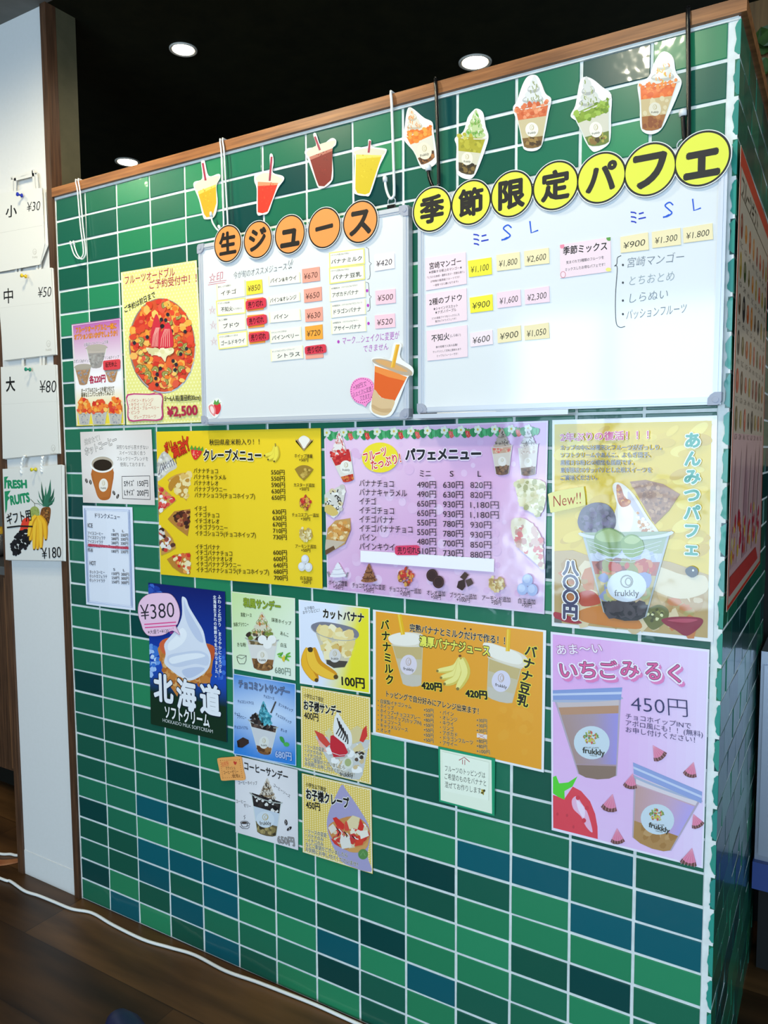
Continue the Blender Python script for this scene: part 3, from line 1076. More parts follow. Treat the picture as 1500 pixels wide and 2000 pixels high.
hook((151, 352), [(151.5, 375), (157, 440), (163, 488), (160, 502), (153, 505), (145, 497), (140, 483), (138, 474)], M_WHITE, 'white wire hook, the left one of the pair near the brown post', 'white wire hooks on the cap', 0.0015)
hook((156, 351), [(156.5, 374), (162, 440), (167.5, 488), (165, 502), (159, 506), (151, 497), (146, 483), (144, 473)], M_WHITE, 'white wire hook, the right one of the pair near the brown post', 'white wire hooks on the cap', 0.0015)
hook((433, 278), [(432.5, 300), (435, 380), (437, 440), (434, 452), (425, 449), (416, 436), (413, 425), (412, 417)], M_WHITE, 'white wire hook dropping behind the 生 disc with its tip under the first juice cutout', 'white wire hooks on the cap', 0.0017)
hook((438, 277), [(438, 300), (442, 380), (445, 440), (443, 455), (436, 458), (431, 450), (429, 445), (428, 443)], M_WHITE, 'white wire hook beside the first juice cutout, the strand nearest the 生 disc', 'white wire hooks on the cap', 0.0017)
hook((766, 186), [(765, 205), (768, 300), (770, 372), (768, 384), (763, 388), (757, 378), (753, 362), (752, 348)], M_WHITE, 'white wire hook holding the upper right ring of the juice whiteboard', 'white wire hooks on the cap', 0.0023)
hook((853, 162), [(852, 182), (855, 270), (857, 350), (856, 362), (851, 368), (844, 362), (838, 345), (836.5, 326)], M_BLACK, 'black wire hook between the two leftmost parfait cutouts', 'black wire hooks on the cap', 0.0029)
hook((1345, 34), [(1344, 55), (1345, 150), (1345, 262), (1343, 274), (1340, 278), (1337, 270), (1335, 245), (1334, 218)], M_BLACK, 'black wire hook right of the orange parfait cutout', 'black wire hooks on the cap', 0.0031)


# ------------------------------------------------------------------ whiteboards
YB = -0.0150


def whiteboard(name, label, x0, x1, z0, z1, tray=False):
    cx, cz = (x0 + x1) / 2, (z0 + z1) / 2
    root = empty(name, (cx, -0.002, cz))
    tag(root, label, 'whiteboard')
    fw = 0.0105
    v = [(x0 + fw, YB, z0 + fw), (x1 - fw, YB, z0 + fw), (x1 - fw, YB, z1 - fw), (x0 + fw, YB, z1 - fw)]
    v = [tuple(Vector(p) - root.location) for p in v]
    v += [(p[0], 0.0, p[2]) for p in v]
    new_obj('writing_surface', v, [(0, 1, 2, 3), (7, 6, 5, 4), (0, 4, 5, 1), (1, 5, 6, 2), (2, 6, 7, 3), (3, 7, 4, 0)], M_BOARD, root, cols=[lin('#dfe1e2')] * 6)
    f = MB()
    for (a, b, c, d) in ((x0, x1, z0, z0 + fw), (x0, x1, z1 - fw, z1), (x0, x0 + fw, z0 + fw, z1 - fw), (x1 - fw, x1, z0 + fw, z1 - fw)):
        f.box(a, b, -0.0165, -0.003, c, d)
        if b - a > d - c: f.box(a, b, -0.0178, -0.0165, c + 0.003, d - 0.004)
        else: f.box(a + 0.003, b - 0.004, -0.0178, -0.0165, c, d)
    fo = f.build('frame', M_ALU, root)
    for sx, sz in ((0, 0), (1, 0), (1, 1), (0, 1)):
        c = MB()
        xx, zz = (x1, x0)[sx == 0], (z1, z0)[sz == 0]
        dx, dz = (1 if sx == 0 else -1), (1 if sz == 0 else -1)
        s_ = 0.0165
        pr = [(xx - dx * .0008 + dx * 0.005, zz - dz * .0008), (xx + dx * s_, zz - dz * .0008), (xx + dx * s_, zz + dz * 0.008), (xx + dx * 0.013, zz + dz * 0.013), (xx + dx * 0.008, zz + dz * s_), (xx - dx * .0008, zz + dz * s_), (xx - dx * .0008, zz + dz * 0.005), (xx + dx * 0.0008, zz + dz * 0.0008)]
        n = len(pr)
        c.v = [(p[0], -0.0188, p[1]) for p in pr] + [(p[0], -0.003, p[1]) for p in pr]
        o = (1 if dx * dz > 0 else -1)
        ff = tuple(range(n))
        c.f = [ff if o > 0 else ff[::-1]] + [(i, n + i, n + (i + 1) % n, (i + 1) % n) if o > 0 else (i, (i + 1) % n, n + (i + 1) % n, n + i) for i in range(n)]
        c.lathe((xx + dx * 0.0065, -0.0188, zz + dz * 0.0065), [(0.0042, 0.0), (0.0040, 0.0008), (0.001, 0.001)], 16, 'y')
        c.build('corner_cap', M_CAP, fo)
    if tray:
        tr = MB().box(x0 + 0.004, x1 - 0.20, -0.040, -0.006, z0 - 0.0085, z0 - 0.0068).box(x0 + 0.004, x1 - 0.20, -0.041, -0.0395, z0 - 0.0085, z0 - 0.0015)
        tr.build('pen_tray', M_ALU, root)
    return root


def ring(root, px, py, r=0.007):
    p = hit(px, py, 1, -0.010)
    rg = MB().tube([p + Vector((r * math.cos(a), 0, r * math.sin(a))) for a in [i * 2 * math.pi / 20 for i in range(21)]], 0.0009, 6, False).build('hanging_ring', M_ALU, root, smooth=True)
    MB().box(p.x - 0.007, p.x + 0.007, -0.013, -0.008, p.z - 0.012, p.z - 0.0055).build('ring_clip', M_BLACK, rg)


class Ink(Sheet):
    """Handwriting on a whiteboard: parts of the board, no sheet of its own."""

    def __init__(s, root, y=YB - 0.0002):
        s.plane, s.y, s.mt = 1, y, M_PAPER
        s.o = root.location.copy()
        s.N = Vector((0, -1, 0))
        s.parts, s.lay, s.root, s.clip = [], 0, root, None

    def build(s):
        for v, f, c, name, label, sub in s.parts:
            if f: new_obj(name, v, f, s.mt, s.root, cols=c)


wl = whiteboard('whiteboard', 'left framed whiteboard listing fresh juices under the orange letter discs', 0.4400, 0.9015, 1.1105, 1.4520)
wr = whiteboard('whiteboard', 'right framed whiteboard listing seasonal parfaits under the yellow letter discs', 0.9185, 1.3765, 1.1175, 1.4570, True)
ring(wl, 765, 394)
ring(wr, 1333, 283)
mk = empty('marker_pen', (1.02, -0.034, 1.1175 - 0.0035))
tag(mk, 'black and white marker pen lying on the tray of the right whiteboard', 'pen')
mp = hit(905, 806, 1, -0.034)
zt = 1.1175 - 0.0068 + 0.0036
MB().tube([(mp.x - 0.045, -0.034, zt), (mp.x + 0.055, -0.034, zt)], 0.0034, 14).build('barrel', mat('pen_white', '#e2e2e0', 0.4), mk, smooth=True)
MB().tube([(mp.x - 0.075, -0.034, zt), (mp.x - 0.045, -0.034, zt)], 0.0036, 14).build('cap', M_BLACK, mk, smooth=True)

# handwriting on the left board
fr(380, 380, 1500 / 440)
k = Ink(wl)
k.part('red_handwriting')
R1 = '#c2495e'
k.t('☆印', 98, 556, 190, 540, R1, -0.008, sh=0.1, h=58)
k.ln([(95, 588), (212, 570)], 3, R1).ln([(90, 602), (205, 584)], 3, R1)
for x, y in ((117, 772), (124, 872), (128, 980)):
    k.ln([(x - 20, y - 8), (x + 20, y - 12), (x - 12, y + 24), (x, y - 30), (x + 16, y + 22)], 2.6, R1, True)
k.part('black_handwriting')
k.t('今が旬のオススメジュース', 260, 540, 612, 478, '#3a3d42', -0.01, sh=0.15, h=46)
k.ln([(630, 440), (622, 470), (640, 455), (632, 478)], 2.5, '#3a3d42').ln([(650, 430), (640, 465), (658, 440), (646, 470)], 2.5, '#3a3d42')
k.e(630, 490, 4, 5, '#3a3d42').e(642, 486, 4, 5, '#3a3d42')
for (y0, y1) in ((352, 566), (582, 778)):
    h_ = y1 - y0
    k.ln([(1142, y0), (1158, y0 + 8), (1162, y0 + h_ * .3), (1163, y0 + h_ * .45), (1178, y0 + h_ * .5), (1166, y0 + h_ * .56), (1170, y0 + h_ * .85), (1164, y1 - 6), (1150, y1)], 3, '#2c2f36')
k.part('purple_handwriting')
PU = '#b03ab0'
for x, y in ((1149, 640), (1155, 738), (1158, 858), (958, 980)):
    k.e(x, y, 8, 11, PU)
k.t('マーク…シェイクに変更が', 985, 975, 1364, 935, PU, -0.006, sh=0.1, h=50)
k.t('できません', 1125, 1027, 1290, 1010, PU, -0.006, sh=0.1, h=46)
k.build()
# handwriting on the right board
fr(790, 320, 1500 / 640)
k = Ink(wr)
k.part('blue_handwriting')
BL = '#1b55c8'
for ox, oy in ((345, 345), (1065, 243)):
    for i in range(3):
        k.ln([(ox - 30 + i, oy - 22 + i * 21), (ox - 12, oy - 20 + i * 21), (ox - 4, oy - 15 + i * 21)], 6.5, '#1a34b4')
    k.ln([(ox + 8, oy - 14), (ox + 30, oy - 20)], 6.5, '#1a34b4').ln([(ox + 6, oy + 9), (ox + 40, oy + 2)], 6.5, '#1a34b4')
for ox, oy in ((468, 315), (1208, 211)):
    k.ln([tuple(p)[:2] for p in curve_pts([(ox + 22, oy - 22, 0), (ox + 5, oy - 35, 0), (ox - 15, oy - 20, 0), (ox + 2, oy - 2, 0), (ox + 16, oy + 14, 0), (ox - 6, oy + 30, 0), (ox - 24, oy + 32, 0)], 5)], 6.5, BL)
    k.ln([(ox - 24, oy + 36), (ox + 4, oy + 20)], 5, BL)
for ox, oy in ((590, 290), (1335, 188)):
    k.ln([(ox - 16, oy - 28), (ox - 10, oy + 26), (ox + 22, oy + 14)], 6.5, BL)
k.part('black_handwriting')
k.ln([tuple(p)[:2] for p in curve_pts([(992, 420, 0), (975, 430, 0), (972, 458, 0), (962, 468, 0), (974, 478, 0), (966, 600, 0), (968, 720, 0), (985, 748, 0), (1010, 744, 0)], 5)], 3.2, '#3b4046')
for st, x0, y0, x1, y1, c_ in (('宮崎マンゴー', 1022, 453, 1280, 424, '#6b7480'), ('とちおとめ', 1030, 536, 1235, 512, '#8d9aa0'), ('しらぬい', 1030, 616, 1205, 594, '#6f7d86'), ('パッションフルーツ', 1015, 692, 1292, 660, '#59626b')):
    k.t(st, x0, y0, x1, y1, c_, -0.01, sh=0.15, h=44)
for y, x in ((463, 1000), (544, 1000), (626, 1000), (688, 1000)): k.e(x, y, 4.5, 5.5, '#3b4046')
k.build()

# ------------------------------------------------------------------ cards and tags on the left board
fr(380, 380, 1500 / 440)
YC, YT = YB - 0.0013, YB - 0.0026


def card(name, label, q, col, texts, group, y=YC, th=0.0011, edge=None, cat='card', mt=None):
    s = Sheet(name, label, cat, q, col, y=y, th=th, mt=mt, group=group)
    if edge:
        for (a, b) in edge[1]:
            s.ln([bil(q, *a), bil(q, *b)], edge[2], edge[0])
    s.part('lettering')
    for t_ in texts:
        st, u0, v0, u1, v1, h_, bold = t_[:7]
        A, B = bil(q, u0, v0), bil(q, u1, v1)
        s.t(st, *A, *B, t_[7] if len(t_) > 7 else '#1d1a18', bold, h=h_, sh=t_[8] if len(t_) > 8 else 0)
    return s.build()


YE = '#f3eea6'
GN = 'juice name cards on the left whiteboard'
LR = [((0.015, 0), (0.015, 1)), ((0.985, 0), (0.985, 1))]
TB = LR + [((0, 0.03), (1, 0.03)), ((0, 0.97), (1, 0.97))]
for st, sub, q, ed, w0, en in (
        ('イチゴ', '素材しっかり超贅沢！', [(145, 597), (335, 568), (338, 675), (150, 705)], LR, (0.15, 0.68), 'strawberry juice'),
        ('不知火', 'デコポンと同品種！', [(143, 708), (337, 686), (340, 790), (150, 808)], TB, (0.15, 0.55), 'shiranui juice'),
        ('ブドウ', '品ごこ種類！', [(150, 818), (340, 795), (343, 897), (155, 921)], LR, (0.2, 0.75), 'grape juice'),
        ('ゴールドキウイ', 'イチゴ５コ分栄養とにくく太れる', [(152, 932), (350, 906), (354, 1008), (162, 1031)], TB, (0.1, 0.9), 'gold kiwi juice'),
        ('パイン&キウイ', '', [(490, 545), (700, 516), (705, 585), (495, 610)], LR, (0.06, 0.88), 'pine and kiwi juice'),
        ('パイン&オレンジ', '', [(492, 682), (701, 650), (704, 707), (497, 735)], LR, (0.04, 0.88), 'pine and orange juice'),
        ('パイン', '', [(495, 785), (703, 762), (708, 835), (500, 855)], LR, (0.15, 0.6), 'pine juice'),
        ('パインベリー', 'パインにイチゴで作る！', [(500, 905), (708, 880), (713, 968), (505, 990)], LR, (0.06, 0.92), 'pine berry juice'),
        ('シトラス', 'オレンジ＆ピンクグレープフルーツ！', [(505, 1032), (720, 1005), (724, 1090), (510, 1112)], LR, (0.2, 0.9), 'citrus juice'),
        ('バナナミルク', 'バナナと牛乳のみで作る！', [(895, 387), (1130, 356), (1134, 460), (898, 490)], TB, (0.06, 0.92), 'banana milk'),
        ('バナナ豆乳', 'バナナと豆乳のみで作る！', [(895, 490), (1131, 467), (1134, 563), (898, 596)], TB, (0.1, 0.9), 'banana soy milk'),
        ('アボカドバナナ', '★栄養満点★　バナナミルク＆アボカド', [(898, 608), (1136, 574), (1139, 682), (900, 713)], LR, (0.08, 0.8), 'avocado banana'),
        ('ドラゴンバナナ', '★栄養満点★　バナナミルク＆ドラゴンフルーツ', [(905, 725), (1138, 695), (1141, 795), (910, 822)], LR, (0.08, 0.86), 'dragon fruit banana'),
        ('アサイーバナナ', '★栄養満点★　バナナミルク＆アサイー', [(908, 839), (1141, 811), (1144, 910), (912, 930)], LR, (0.08, 0.85), 'acai banana')):
    tx = [(st, w0[0], 0.62 if sub else 0.5, w0[1], 0.62 if sub else 0.5, 30, 0.012)]
    if sub: tx.append((sub, 0.05, 0.2, 0.05 + min(0.85, 0.035 * len(sub) + 0.1), 0.2, 11, 0.004))
    if st == '不知火': tx.append(('(しらぬい)', 0.56, 0.64, 0.86, 0.64, 13, 0.0))
    card('name_card', 'cream name card reading %s for %s on the left whiteboard' % (st, en), q, '#e9e6da', tx, GN, edge=('#eee27a' if ed is TB else '#f0ebb4', ed, 8 if ed is TB else 7), cat='name card')
GP = 'juice price cards on the left whiteboard'
SAL, PNK = '#ee9d8a', '#f0c3cf'
for st, q, c_, lb in (
        ('¥850', [(343, 577), (447, 565), (453, 655), (345, 671)], '#f0d340', 'yellow price card ¥850 beside the strawberry juice card'),
        ('¥670', [(715, 497), (831, 480), (834, 573), (718, 588)], SAL, 'salmon price card ¥670 beside the pine and kiwi card'),
        ('¥650', [(727, 632), (844, 613), (847, 705), (730, 720)], SAL, 'salmon price card ¥650 beside the pine and orange card'),
        ('¥630', [(735, 765), (850, 747), (853, 840), (738, 848)], SAL, 'salmon price card ¥630 beside the pine card'),
        ('¥720', [(735, 880), (850, 864), (853, 960), (738, 968)], '#f0a03a', 'orange price card ¥720 beside the pine berry card'),
        ('¥420', [(1195, 405), (1330, 389), (1332, 490), (1198, 511)], '#e8dfe2', 'pale price card ¥420 beside the banana milk brace'),
        ('¥500', [(1203, 641), (1336, 627), (1338, 720), (1207, 734)], PNK, 'pink price card ¥500 beside the lower brace'),
        ('¥520', [(1200, 805), (1333, 791), (1336, 882), (1203, 894)], PNK, 'pink price card ¥520 beside the acai banana card')):
    card('price_card', lb, q, c_, [(st, 0.1, 0.55, 0.88, 0.52, 48, -0.002, '#33241c', 0.1)], GP, cat='price card')
for q, c_, lb in (
        ([(345, 695), (455, 682), (458, 765), (350, 778)], '#f0963c', 'orange price card half hidden by the shiranui sold-out tag'),
        ([(350, 805), (460, 795), (463, 880), (357, 890)], '#f0963c', 'orange price card half hidden by the grape sold-out tag'),
        ([(360, 915), (465, 905), (469, 985), (365, 997)], '#f0963c', 'orange price card half hidden by the gold kiwi sold-out tag'),
        ([(735, 1022), (853, 1008), (857, 1085), (740, 1096)], SAL, 'salmon price card half hidden by the citrus sold-out tag')):
    card('price_card', lb, q, c_, [], GP, cat='price card')
for q, lb in (([(338, 708), (473, 684), (476, 750), (342, 771)], 'red sold-out tag beside the shiranui juice card'), ([(344, 818), (478, 796), (481, 858), (350, 879)], 'red sold-out tag beside the grape juice card'),
              ([(358, 924), (492, 908), (495, 968), (362, 985)], 'red sold-out tag beside the gold kiwi juice card'), ([(732, 1012), (872, 994), (877, 1053), (735, 1066)], 'red sold-out tag beside the citrus juice card')):
    o = []
    for (u, v) in ((0.0, 0.25), (0.02, 0.08), (0.1, 0.0), (0.5, 0.0), (0.9, 0.0), (0.98, 0.08), (1, 0.25), (1, 0.75), (0.98, 0.92), (0.9, 1), (0.5, 1), (0.1, 1), (0.02, 0.92), (0, 0.75)): o.append(bil(q, u, v))
    s = Sheet('sold_out_tag', lb, 'tag', o, '#d83a4c', y=YT, th=0.0011, mt=M_GLOSS, group='red sold-out tags on the left whiteboard')
    s.part('lettering')
    s.t('売り切れ', *bil(q, 0.12, 0.52), *bil(q, 0.86, 0.5), '#2c080c', 0.014, h=40)
    s.build()

s = Sheet('strawberry_magnet', 'cut strawberry picture magnet in the lower left corner of the left whiteboard', 'magnet', smooth([(88, 1410), (120, 1375), (150, 1358), (180, 1390), (168, 1450), (140, 1488), (112, 1470)], 4), '#f1efe9', y=YC, th=0.001, mt=M_LAM)
s.part('strawberry_picture')
s.sm([(130, 1395), (165, 1385), (176, 1420), (160, 1460), (135, 1455)], '#d8303a')
s.sm([(95, 1408), (120, 1398), (140, 1430), (135, 1475), (115, 1462), (98, 1435)], '#e8888a').sm([(103, 1415), (118, 1410), (130, 1435), (126, 1460), (110, 1445)], '#f6dcd8')
s.poly([(125, 1395), (135, 1365), (145, 1382), (160, 1362), (163, 1385), (178, 1385), (150, 1402)], '#5da045')
s.build()
YK = -0.0200
s = Sheet('juice_cutout', 'orange juice cup cutout with a yellow straw on the lower right of the left whiteboard', 'cutout',
          smooth([(1178, 1092), (1240, 1082), (1300, 1095), (1322, 1000), (1345, 985), (1378, 1000), (1370, 1085), (1450, 1150), (1452, 1205), (1420, 1220), (1330, 1440), (1280, 1482), (1220, 1478), (1170, 1440), (1168, 1395), (1190, 1320), (1198, 1150)], 5), '#efeeea', y=YK, th=0.0008, mt=M_LAM)
s.part('cup_picture')
q = [(1196, 1140), (1420, 1215), (1318, 1440), (1182, 1420)]
s.poly([(1200, 1140), (1415, 1215), (1330, 1380), (1290, 1365), (1245, 1352), (1195, 1300)], '#e2601c')
s.poly([(1200, 1140), (1300, 1170), (1415, 1215), (1400, 1240), (1290, 1215), (1200, 1180)], '#ee8c3e')
s.sm([(1195, 1300), (1240, 1350), (1290, 1362), (1333, 1375), (1310, 1440), (1275, 1470), (1220, 1465), (1178, 1428)], '#d9b98c')
s.sm([(1185, 1398), (1240, 1425), (1310, 1425), (1300, 1450), (1240, 1448), (1183, 1420)], '#c9a678')
s.sm([(1186, 1098), (1240, 1092), (1310, 1108), (1400, 1145), (1448, 1180), (1440, 1205), (1380, 1200), (1290, 1165), (1200, 1125)], '#b9a58e')
s.sm([(1205, 1103), (1260, 1102), (1340, 1130), (1420, 1180), (1330, 1165), (1230, 1125)], '#d8a468')
s.part('straw_picture', sub=True)
s.poly([(1340, 998), (1366, 998), (1332, 1152), (1306, 1150)], '#e2a429').poly([(1340, 998), (1350, 998), (1315, 1150), (1306, 1150)], '#f0bf4a')
s.build()
s = Sheet('speech_bubble', 'pink round note with dotted rim left of the orange juice cup cutout', 'note', smooth([(1116, 1218), (1160, 1226), (1190, 1260), (1198, 1310), (1185, 1360), (1150, 1392), (1138, 1412), (1118, 1398), (1080, 1385), (1046, 1350), (1036, 1300), (1052, 1250), (1082, 1226)], 4), '#f08cc4', y=-0.0172, th=0.0008)
s.part('lettering')
for a in range(0, 360, 11):
    x, y = 1116 + 74 * math.cos(math.radians(a)), 1306 + 80 * math.sin(math.radians(a))
    s.e(x, y, 3, 3.5, '#8a2a6a', inc=0)
for i, (st, x0, y0, x1, y1) in enumerate((('+30円で', 1056, 1285, 1145, 1255), ('シェイクに変更', 1055, 1330, 1178, 1292), ('できます☺', 1102, 1355, 1186, 1332))):
    s.t(st, x0, y0, x1, y1, '#3c1436', -0.004, sh=0.1, h=30)
    s.ln([(x0, y0 + 18), (x1, y1 + 16)], 1.6, '#8a2a6a')
s.build()


# ------------------------------------------------------------------ letter discs
def disc(px, py, ry, ch, col, label, group, y=-0.0198, tilt=0.0):
    fr(0, 0, 1)
    c0 = hit(px, py, 1, y)
    r = (hit(px, py - ry, 1, y) - c0).length
    pts = []

    def back(p):
        d = p - CAM
        return 750 + FPX * d.dot(RR) / d.dot(RF), 1000 + FPX * d.dot(RD) / d.dot(RF)

    def circ(k):
        return [back(c0 + Vector((k * r * math.cos(a), 0, k * r * math.sin(a)))) for a in [i * 2 * math.pi / 56 for i in range(56)]]
    s = Sheet('letter_disc', label, 'letter sign', circ(1.03), '#e8e8e4', y=y, th=0.0007, mt=M_LAM, group=group)
    s.poly(circ(1.0), '#15130f').poly(circ(0.925), col)
    s.part('lettering')
    a, b = back(c0 + Vector((-0.58 * r, 0, -0.58 * r * tilt))), back(c0 + Vector((0.58 * r, 0, 0.58 * r * tilt)))
    if ch == 'ー': a, b = back(c0 + Vector((-0.5 * r, 0, -0.03 * r))), back(c0 + Vector((0.5 * r, 0, 0.03 * r)))
    s.t(ch, *a, *b, '#17120d', 0.035)
    return s.build()


A_ = lambda x, y: (380 + x * 440 / 1500, 380 + y * 440 / 1500)
OR, YL = '#f0934a', '#e2e343'
for x, y, r, ch, lb in ((220, 327, 124, '生', 'orange letter disc 生, first of the row above the left whiteboard'), (420, 300, 125, 'ジ', 'orange letter disc ジ right after the 生 disc'), (633, 265, 130, 'ュ', 'orange letter disc ュ in the middle of the orange row'),
                        (863, 222, 136, 'ー', 'orange letter disc with a long vowel bar ー'), (1102, 182, 142, 'ス', 'orange letter disc ス, last of the orange row')):
    disc(*A_(x, y), r * 440 / 1500, ch, OR, lb, 'orange letter discs above the left whiteboard')
for x, y, r, ch, lb in ((843.5, 409, 44, '季', 'yellow letter disc 季, first of the row above the right whiteboard'), (919.5, 395.5, 44, '節', 'yellow letter disc 節 right after the 季 disc'), (999, 379, 45.5, '限', 'yellow letter disc 限, third of the yellow row'), (1084.5, 362.5, 48, '定', 'yellow letter disc 定 in the middle of the yellow row'),
                        (1174, 347.5, 50, 'パ', 'yellow letter disc パ below the light green parfait cutout'), (1269, 331, 52, 'フ', 'yellow letter disc フ next to last in the yellow row'), (1371, 310, 54, 'ェ', 'yellow letter disc ェ, last of the yellow row at the wall corner')):
    disc(x, y, r, ch, YL, lb, 'yellow letter discs above the right whiteboard')

# ------------------------------------------------------------------ cards on the right board
fr(790, 320, 1500 / 640)
GR = 'parfait name cards on the right whiteboard'
PK = '#ecd3da'
card('name_card', 'pink card reading 宮崎マンゴー, top left on the right whiteboard', [(95, 432), (280, 404), (284, 549), (98, 580)], PK,
     [('宮崎マンゴー', 0.1, 0.27, 0.88, 0.26, 29, 0.012), ('★感動する極上のマンゴー★', 0.08, 0.46, 0.9, 0.46, 12, 0.006), ('「とろける食感・濃厚な甘さ・芳醇な香り」', 0.04, 0.61, 0.96, 0.61, 10, 0.002), ('が特徴の最高級フルーツです！', 0.12, 0.75, 0.84, 0.75, 10, 0.002), ('一度食べると虜になります♪', 0.18, 0.88, 0.8, 0.88, 10, 0.002)], GR, cat='name card')
card('name_card', 'pink card reading 2種のブドウ, second down on the right whiteboard', [(98, 597), (284, 569), (286, 715), (100, 743)], PK,
     [('2種のブドウ', 0.08, 0.27, 0.88, 0.26, 29, 0.012), ('★シャインマスカット', 0.18, 0.5, 0.78, 0.5, 14, 0.006), ('★ナガノパープル', 0.22, 0.62, 0.74, 0.62, 14, 0.006), ('2つの高級ブドウをミックスした', 0.14, 0.79, 0.82, 0.79, 10, 0.0), ('贅沢なブドウパフェです！', 0.22, 0.9, 0.74, 0.9, 10, 0.0)], GR, cat='name card')
card('name_card', 'pink card reading 不知火, lowest on the right whiteboard', [(100, 765), (286, 738), (289, 883), (105, 902)], PK,
     [('不知火', 0.12, 0.28, 0.56, 0.27, 31, 0.012), ('(しらぬい)', 0.58, 0.27, 0.84, 0.27, 13, 0.0), ('春の柑橘で人気の品種！', 0.22, 0.58, 0.76, 0.58, 10, 0.0), ('サッパリとして甘味と酸味もあり', 0.14, 0.73, 0.84, 0.73, 10, 0.0), ('とってもジューシーです！', 0.24, 0.87, 0.76, 0.87, 10, 0.0)], GR, cat='name card')
q = [(712, 371), (943, 335), (946, 492), (713, 523)]
s = Sheet('name_card', 'pink card reading 季節ミックス with fruit marks in its corners', 'name card', q, PK, y=YC, th=0.0011, group=GR)
s.part('lettering')
s.t('季節ミックス', *bil(q, 0.06, 0.2), *bil(q, 0.93, 0.24), '#1d1a18', 0.014, h=36)
s.t('気まぐれで3種類のフルーツを', *bil(q, 0.12, 0.56), *bil(q, 0.86, 0.56), h=14, b=0.004)
s.t('ミックスしたお得なパフェです！', *bil(q, 0.1, 0.77), *bil(q, 0.88, 0.77), h=14, b=0.004)
s.part('fruit_mark')
s.e(721, 376, 11, 12, '#e88aa0').e(936, 340, 12, 13, '#5f9a48').e(934, 484, 13, 9, '#e6dc7a')
s.ln(ell(726, 507, 11, 14), 2, '#c0485a', True)
s.build()
CR, YP = '#ecdcb0', '#f0e23c'
for st, q, c_, lb in (
        ('¥1,100', [(290, 444), (397, 428), (400, 505), (295, 519)], YP, 'yellow price card ¥1,100 in the mini column of the 宮崎マンゴー row'),
        ('¥1,800', [(420, 418), (527, 403), (531, 478), (423, 491)], CR, 'cream price card ¥1,800 in the S column of the 宮崎マンゴー row'),
        ('¥2,600', [(547, 400), (660, 384), (663, 455), (550, 468)], CR, 'cream price card ¥2,600 in the L column of the 宮崎マンゴー row'),
        ('¥900', [(298, 613), (402, 597), (405, 670), (302, 683)], YP, 'yellow price card ¥900 in the mini column of the grape row'),
        ('¥1,600', [(423, 590), (530, 575), (534, 648), (426, 661)], '#ecd0da', 'pink price card ¥1,600 in the S column of the grape row'),
        ('¥2,300', [(550, 576), (662, 559), (665, 632), (552, 644)], '#ecd0da', 'pink price card ¥2,300 in the L column of the grape row'),
        ('¥600', [(300, 775), (402, 760), (405, 825), (303, 838)], '#ecdade', 'pale pink price card ¥600 in the 不知火 row'),
        ('¥900', [(425, 755), (532, 739), (535, 808), (427, 821)], CR, 'cream price card ¥900 in the S column of the 不知火 row'),
        ('¥1,050', [(547, 742), (660, 726), (664, 798), (550, 808)], CR, 'cream price card ¥1,050 in the L column of the 不知火 row'),
        ('¥900', [(988, 335), (1115, 313), (1119, 393), (990, 408)], CR, 'cream price card ¥900 beside the 季節ミックス card'),
        ('¥1.300', [(1132, 312), (1263, 292), (1266, 370), (1135, 386)], CR, 'cream price card ¥1.300 in the middle of the upper right price row'),
        ('¥1.800', [(1275, 293), (1410, 271), (1413, 345), (1277, 363)], CR, 'cream price card ¥1.800 at the end of the upper right price row')):
    card('price_card', lb, q, c_, [(st, 0.1, 0.57, 0.88, 0.52, 36, -0.004, '#26201a', 0.14)], 'parfait price cards on the right whiteboard', cat='price card')


# ------------------------------------------------------------------ juice and parfait cutouts on the upper tiles
def juice(label, f, out, lid, body, bot, straw, col, top, spk):
    fr(*f)
    s = Sheet('juice_cutout', label, 'cutout', smooth(out, 4), '#e9e8e2', y=-0.0022, th=0.0008, mt=M_LAM, group='juice cup cutouts on the upper tiles')
    s.part('cup_picture')
    s.sm(lid, '#cfc9b6', 4)
    s.poly(body, col)
    m0, m1 = body[0], body[1]
    s.poly([m0, m1, lerp(m1, body[2], 0.12), lerp(m0, body[-1], 0.14)], top)
    s.blobs([lerp(m0, m1, .15), lerp(m0, m1, .85), lerp(body[2], body[-1], .3), lerp(body[2], body[-1], .7)], 26, 2, 5, spk, 3)
    s.part('straw_picture', sub=True)
    s.ln(straw, 12, '#9a2a45')
    s.build()


F1, F2, F3 = (0, 0, 3), (500, 0, 3), (1000, 0, 3)
juice('yellow mango juice cup cutout, first of the four on the upper tiles', F1, [(1178, 945), (1198, 940), (1222, 1030), (1280, 1018), (1290, 1040), (1268, 1090), (1275, 1190), (1255, 1270), (1205, 1285), (1188, 1265), (1165, 1170), (1135, 1095), (1140, 1065), (1185, 1045)],
      [(1140, 1085), (1200, 1045), (1280, 1030), (1282, 1050), (1255, 1095), (1165, 1120)], [(1158, 1122), (1266, 1080), (1268, 1190), (1245, 1268), (1210, 1274), (1196, 1255)], 0, [(1188, 955), (1205, 1058)], '#dea21e', '#e8c258', ['#d0901a', '#e6b437'])
juice('red juice cup cutout, second of the four on the upper tiles', F2, [(80, 910), (96, 905), (103, 950), (98, 1010), (155, 1030), (162, 1055), (130, 1100), (100, 1170), (72, 1245), (40, 1258), (5, 1250), (4, 1110), (-10, 1060), (0, 1015), (75, 1005)],
      [(0, 1040), (60, 1012), (150, 1045), (145, 1070), (110, 1080), (20, 1068)], [(10, 1065), (130, 1072), (95, 1170), (68, 1240), (38, 1250), (10, 1244)], 0, [(92, 918), (80, 1060)], '#e0301a', '#ee8a62', ['#d0281a', '#ea4a30'])
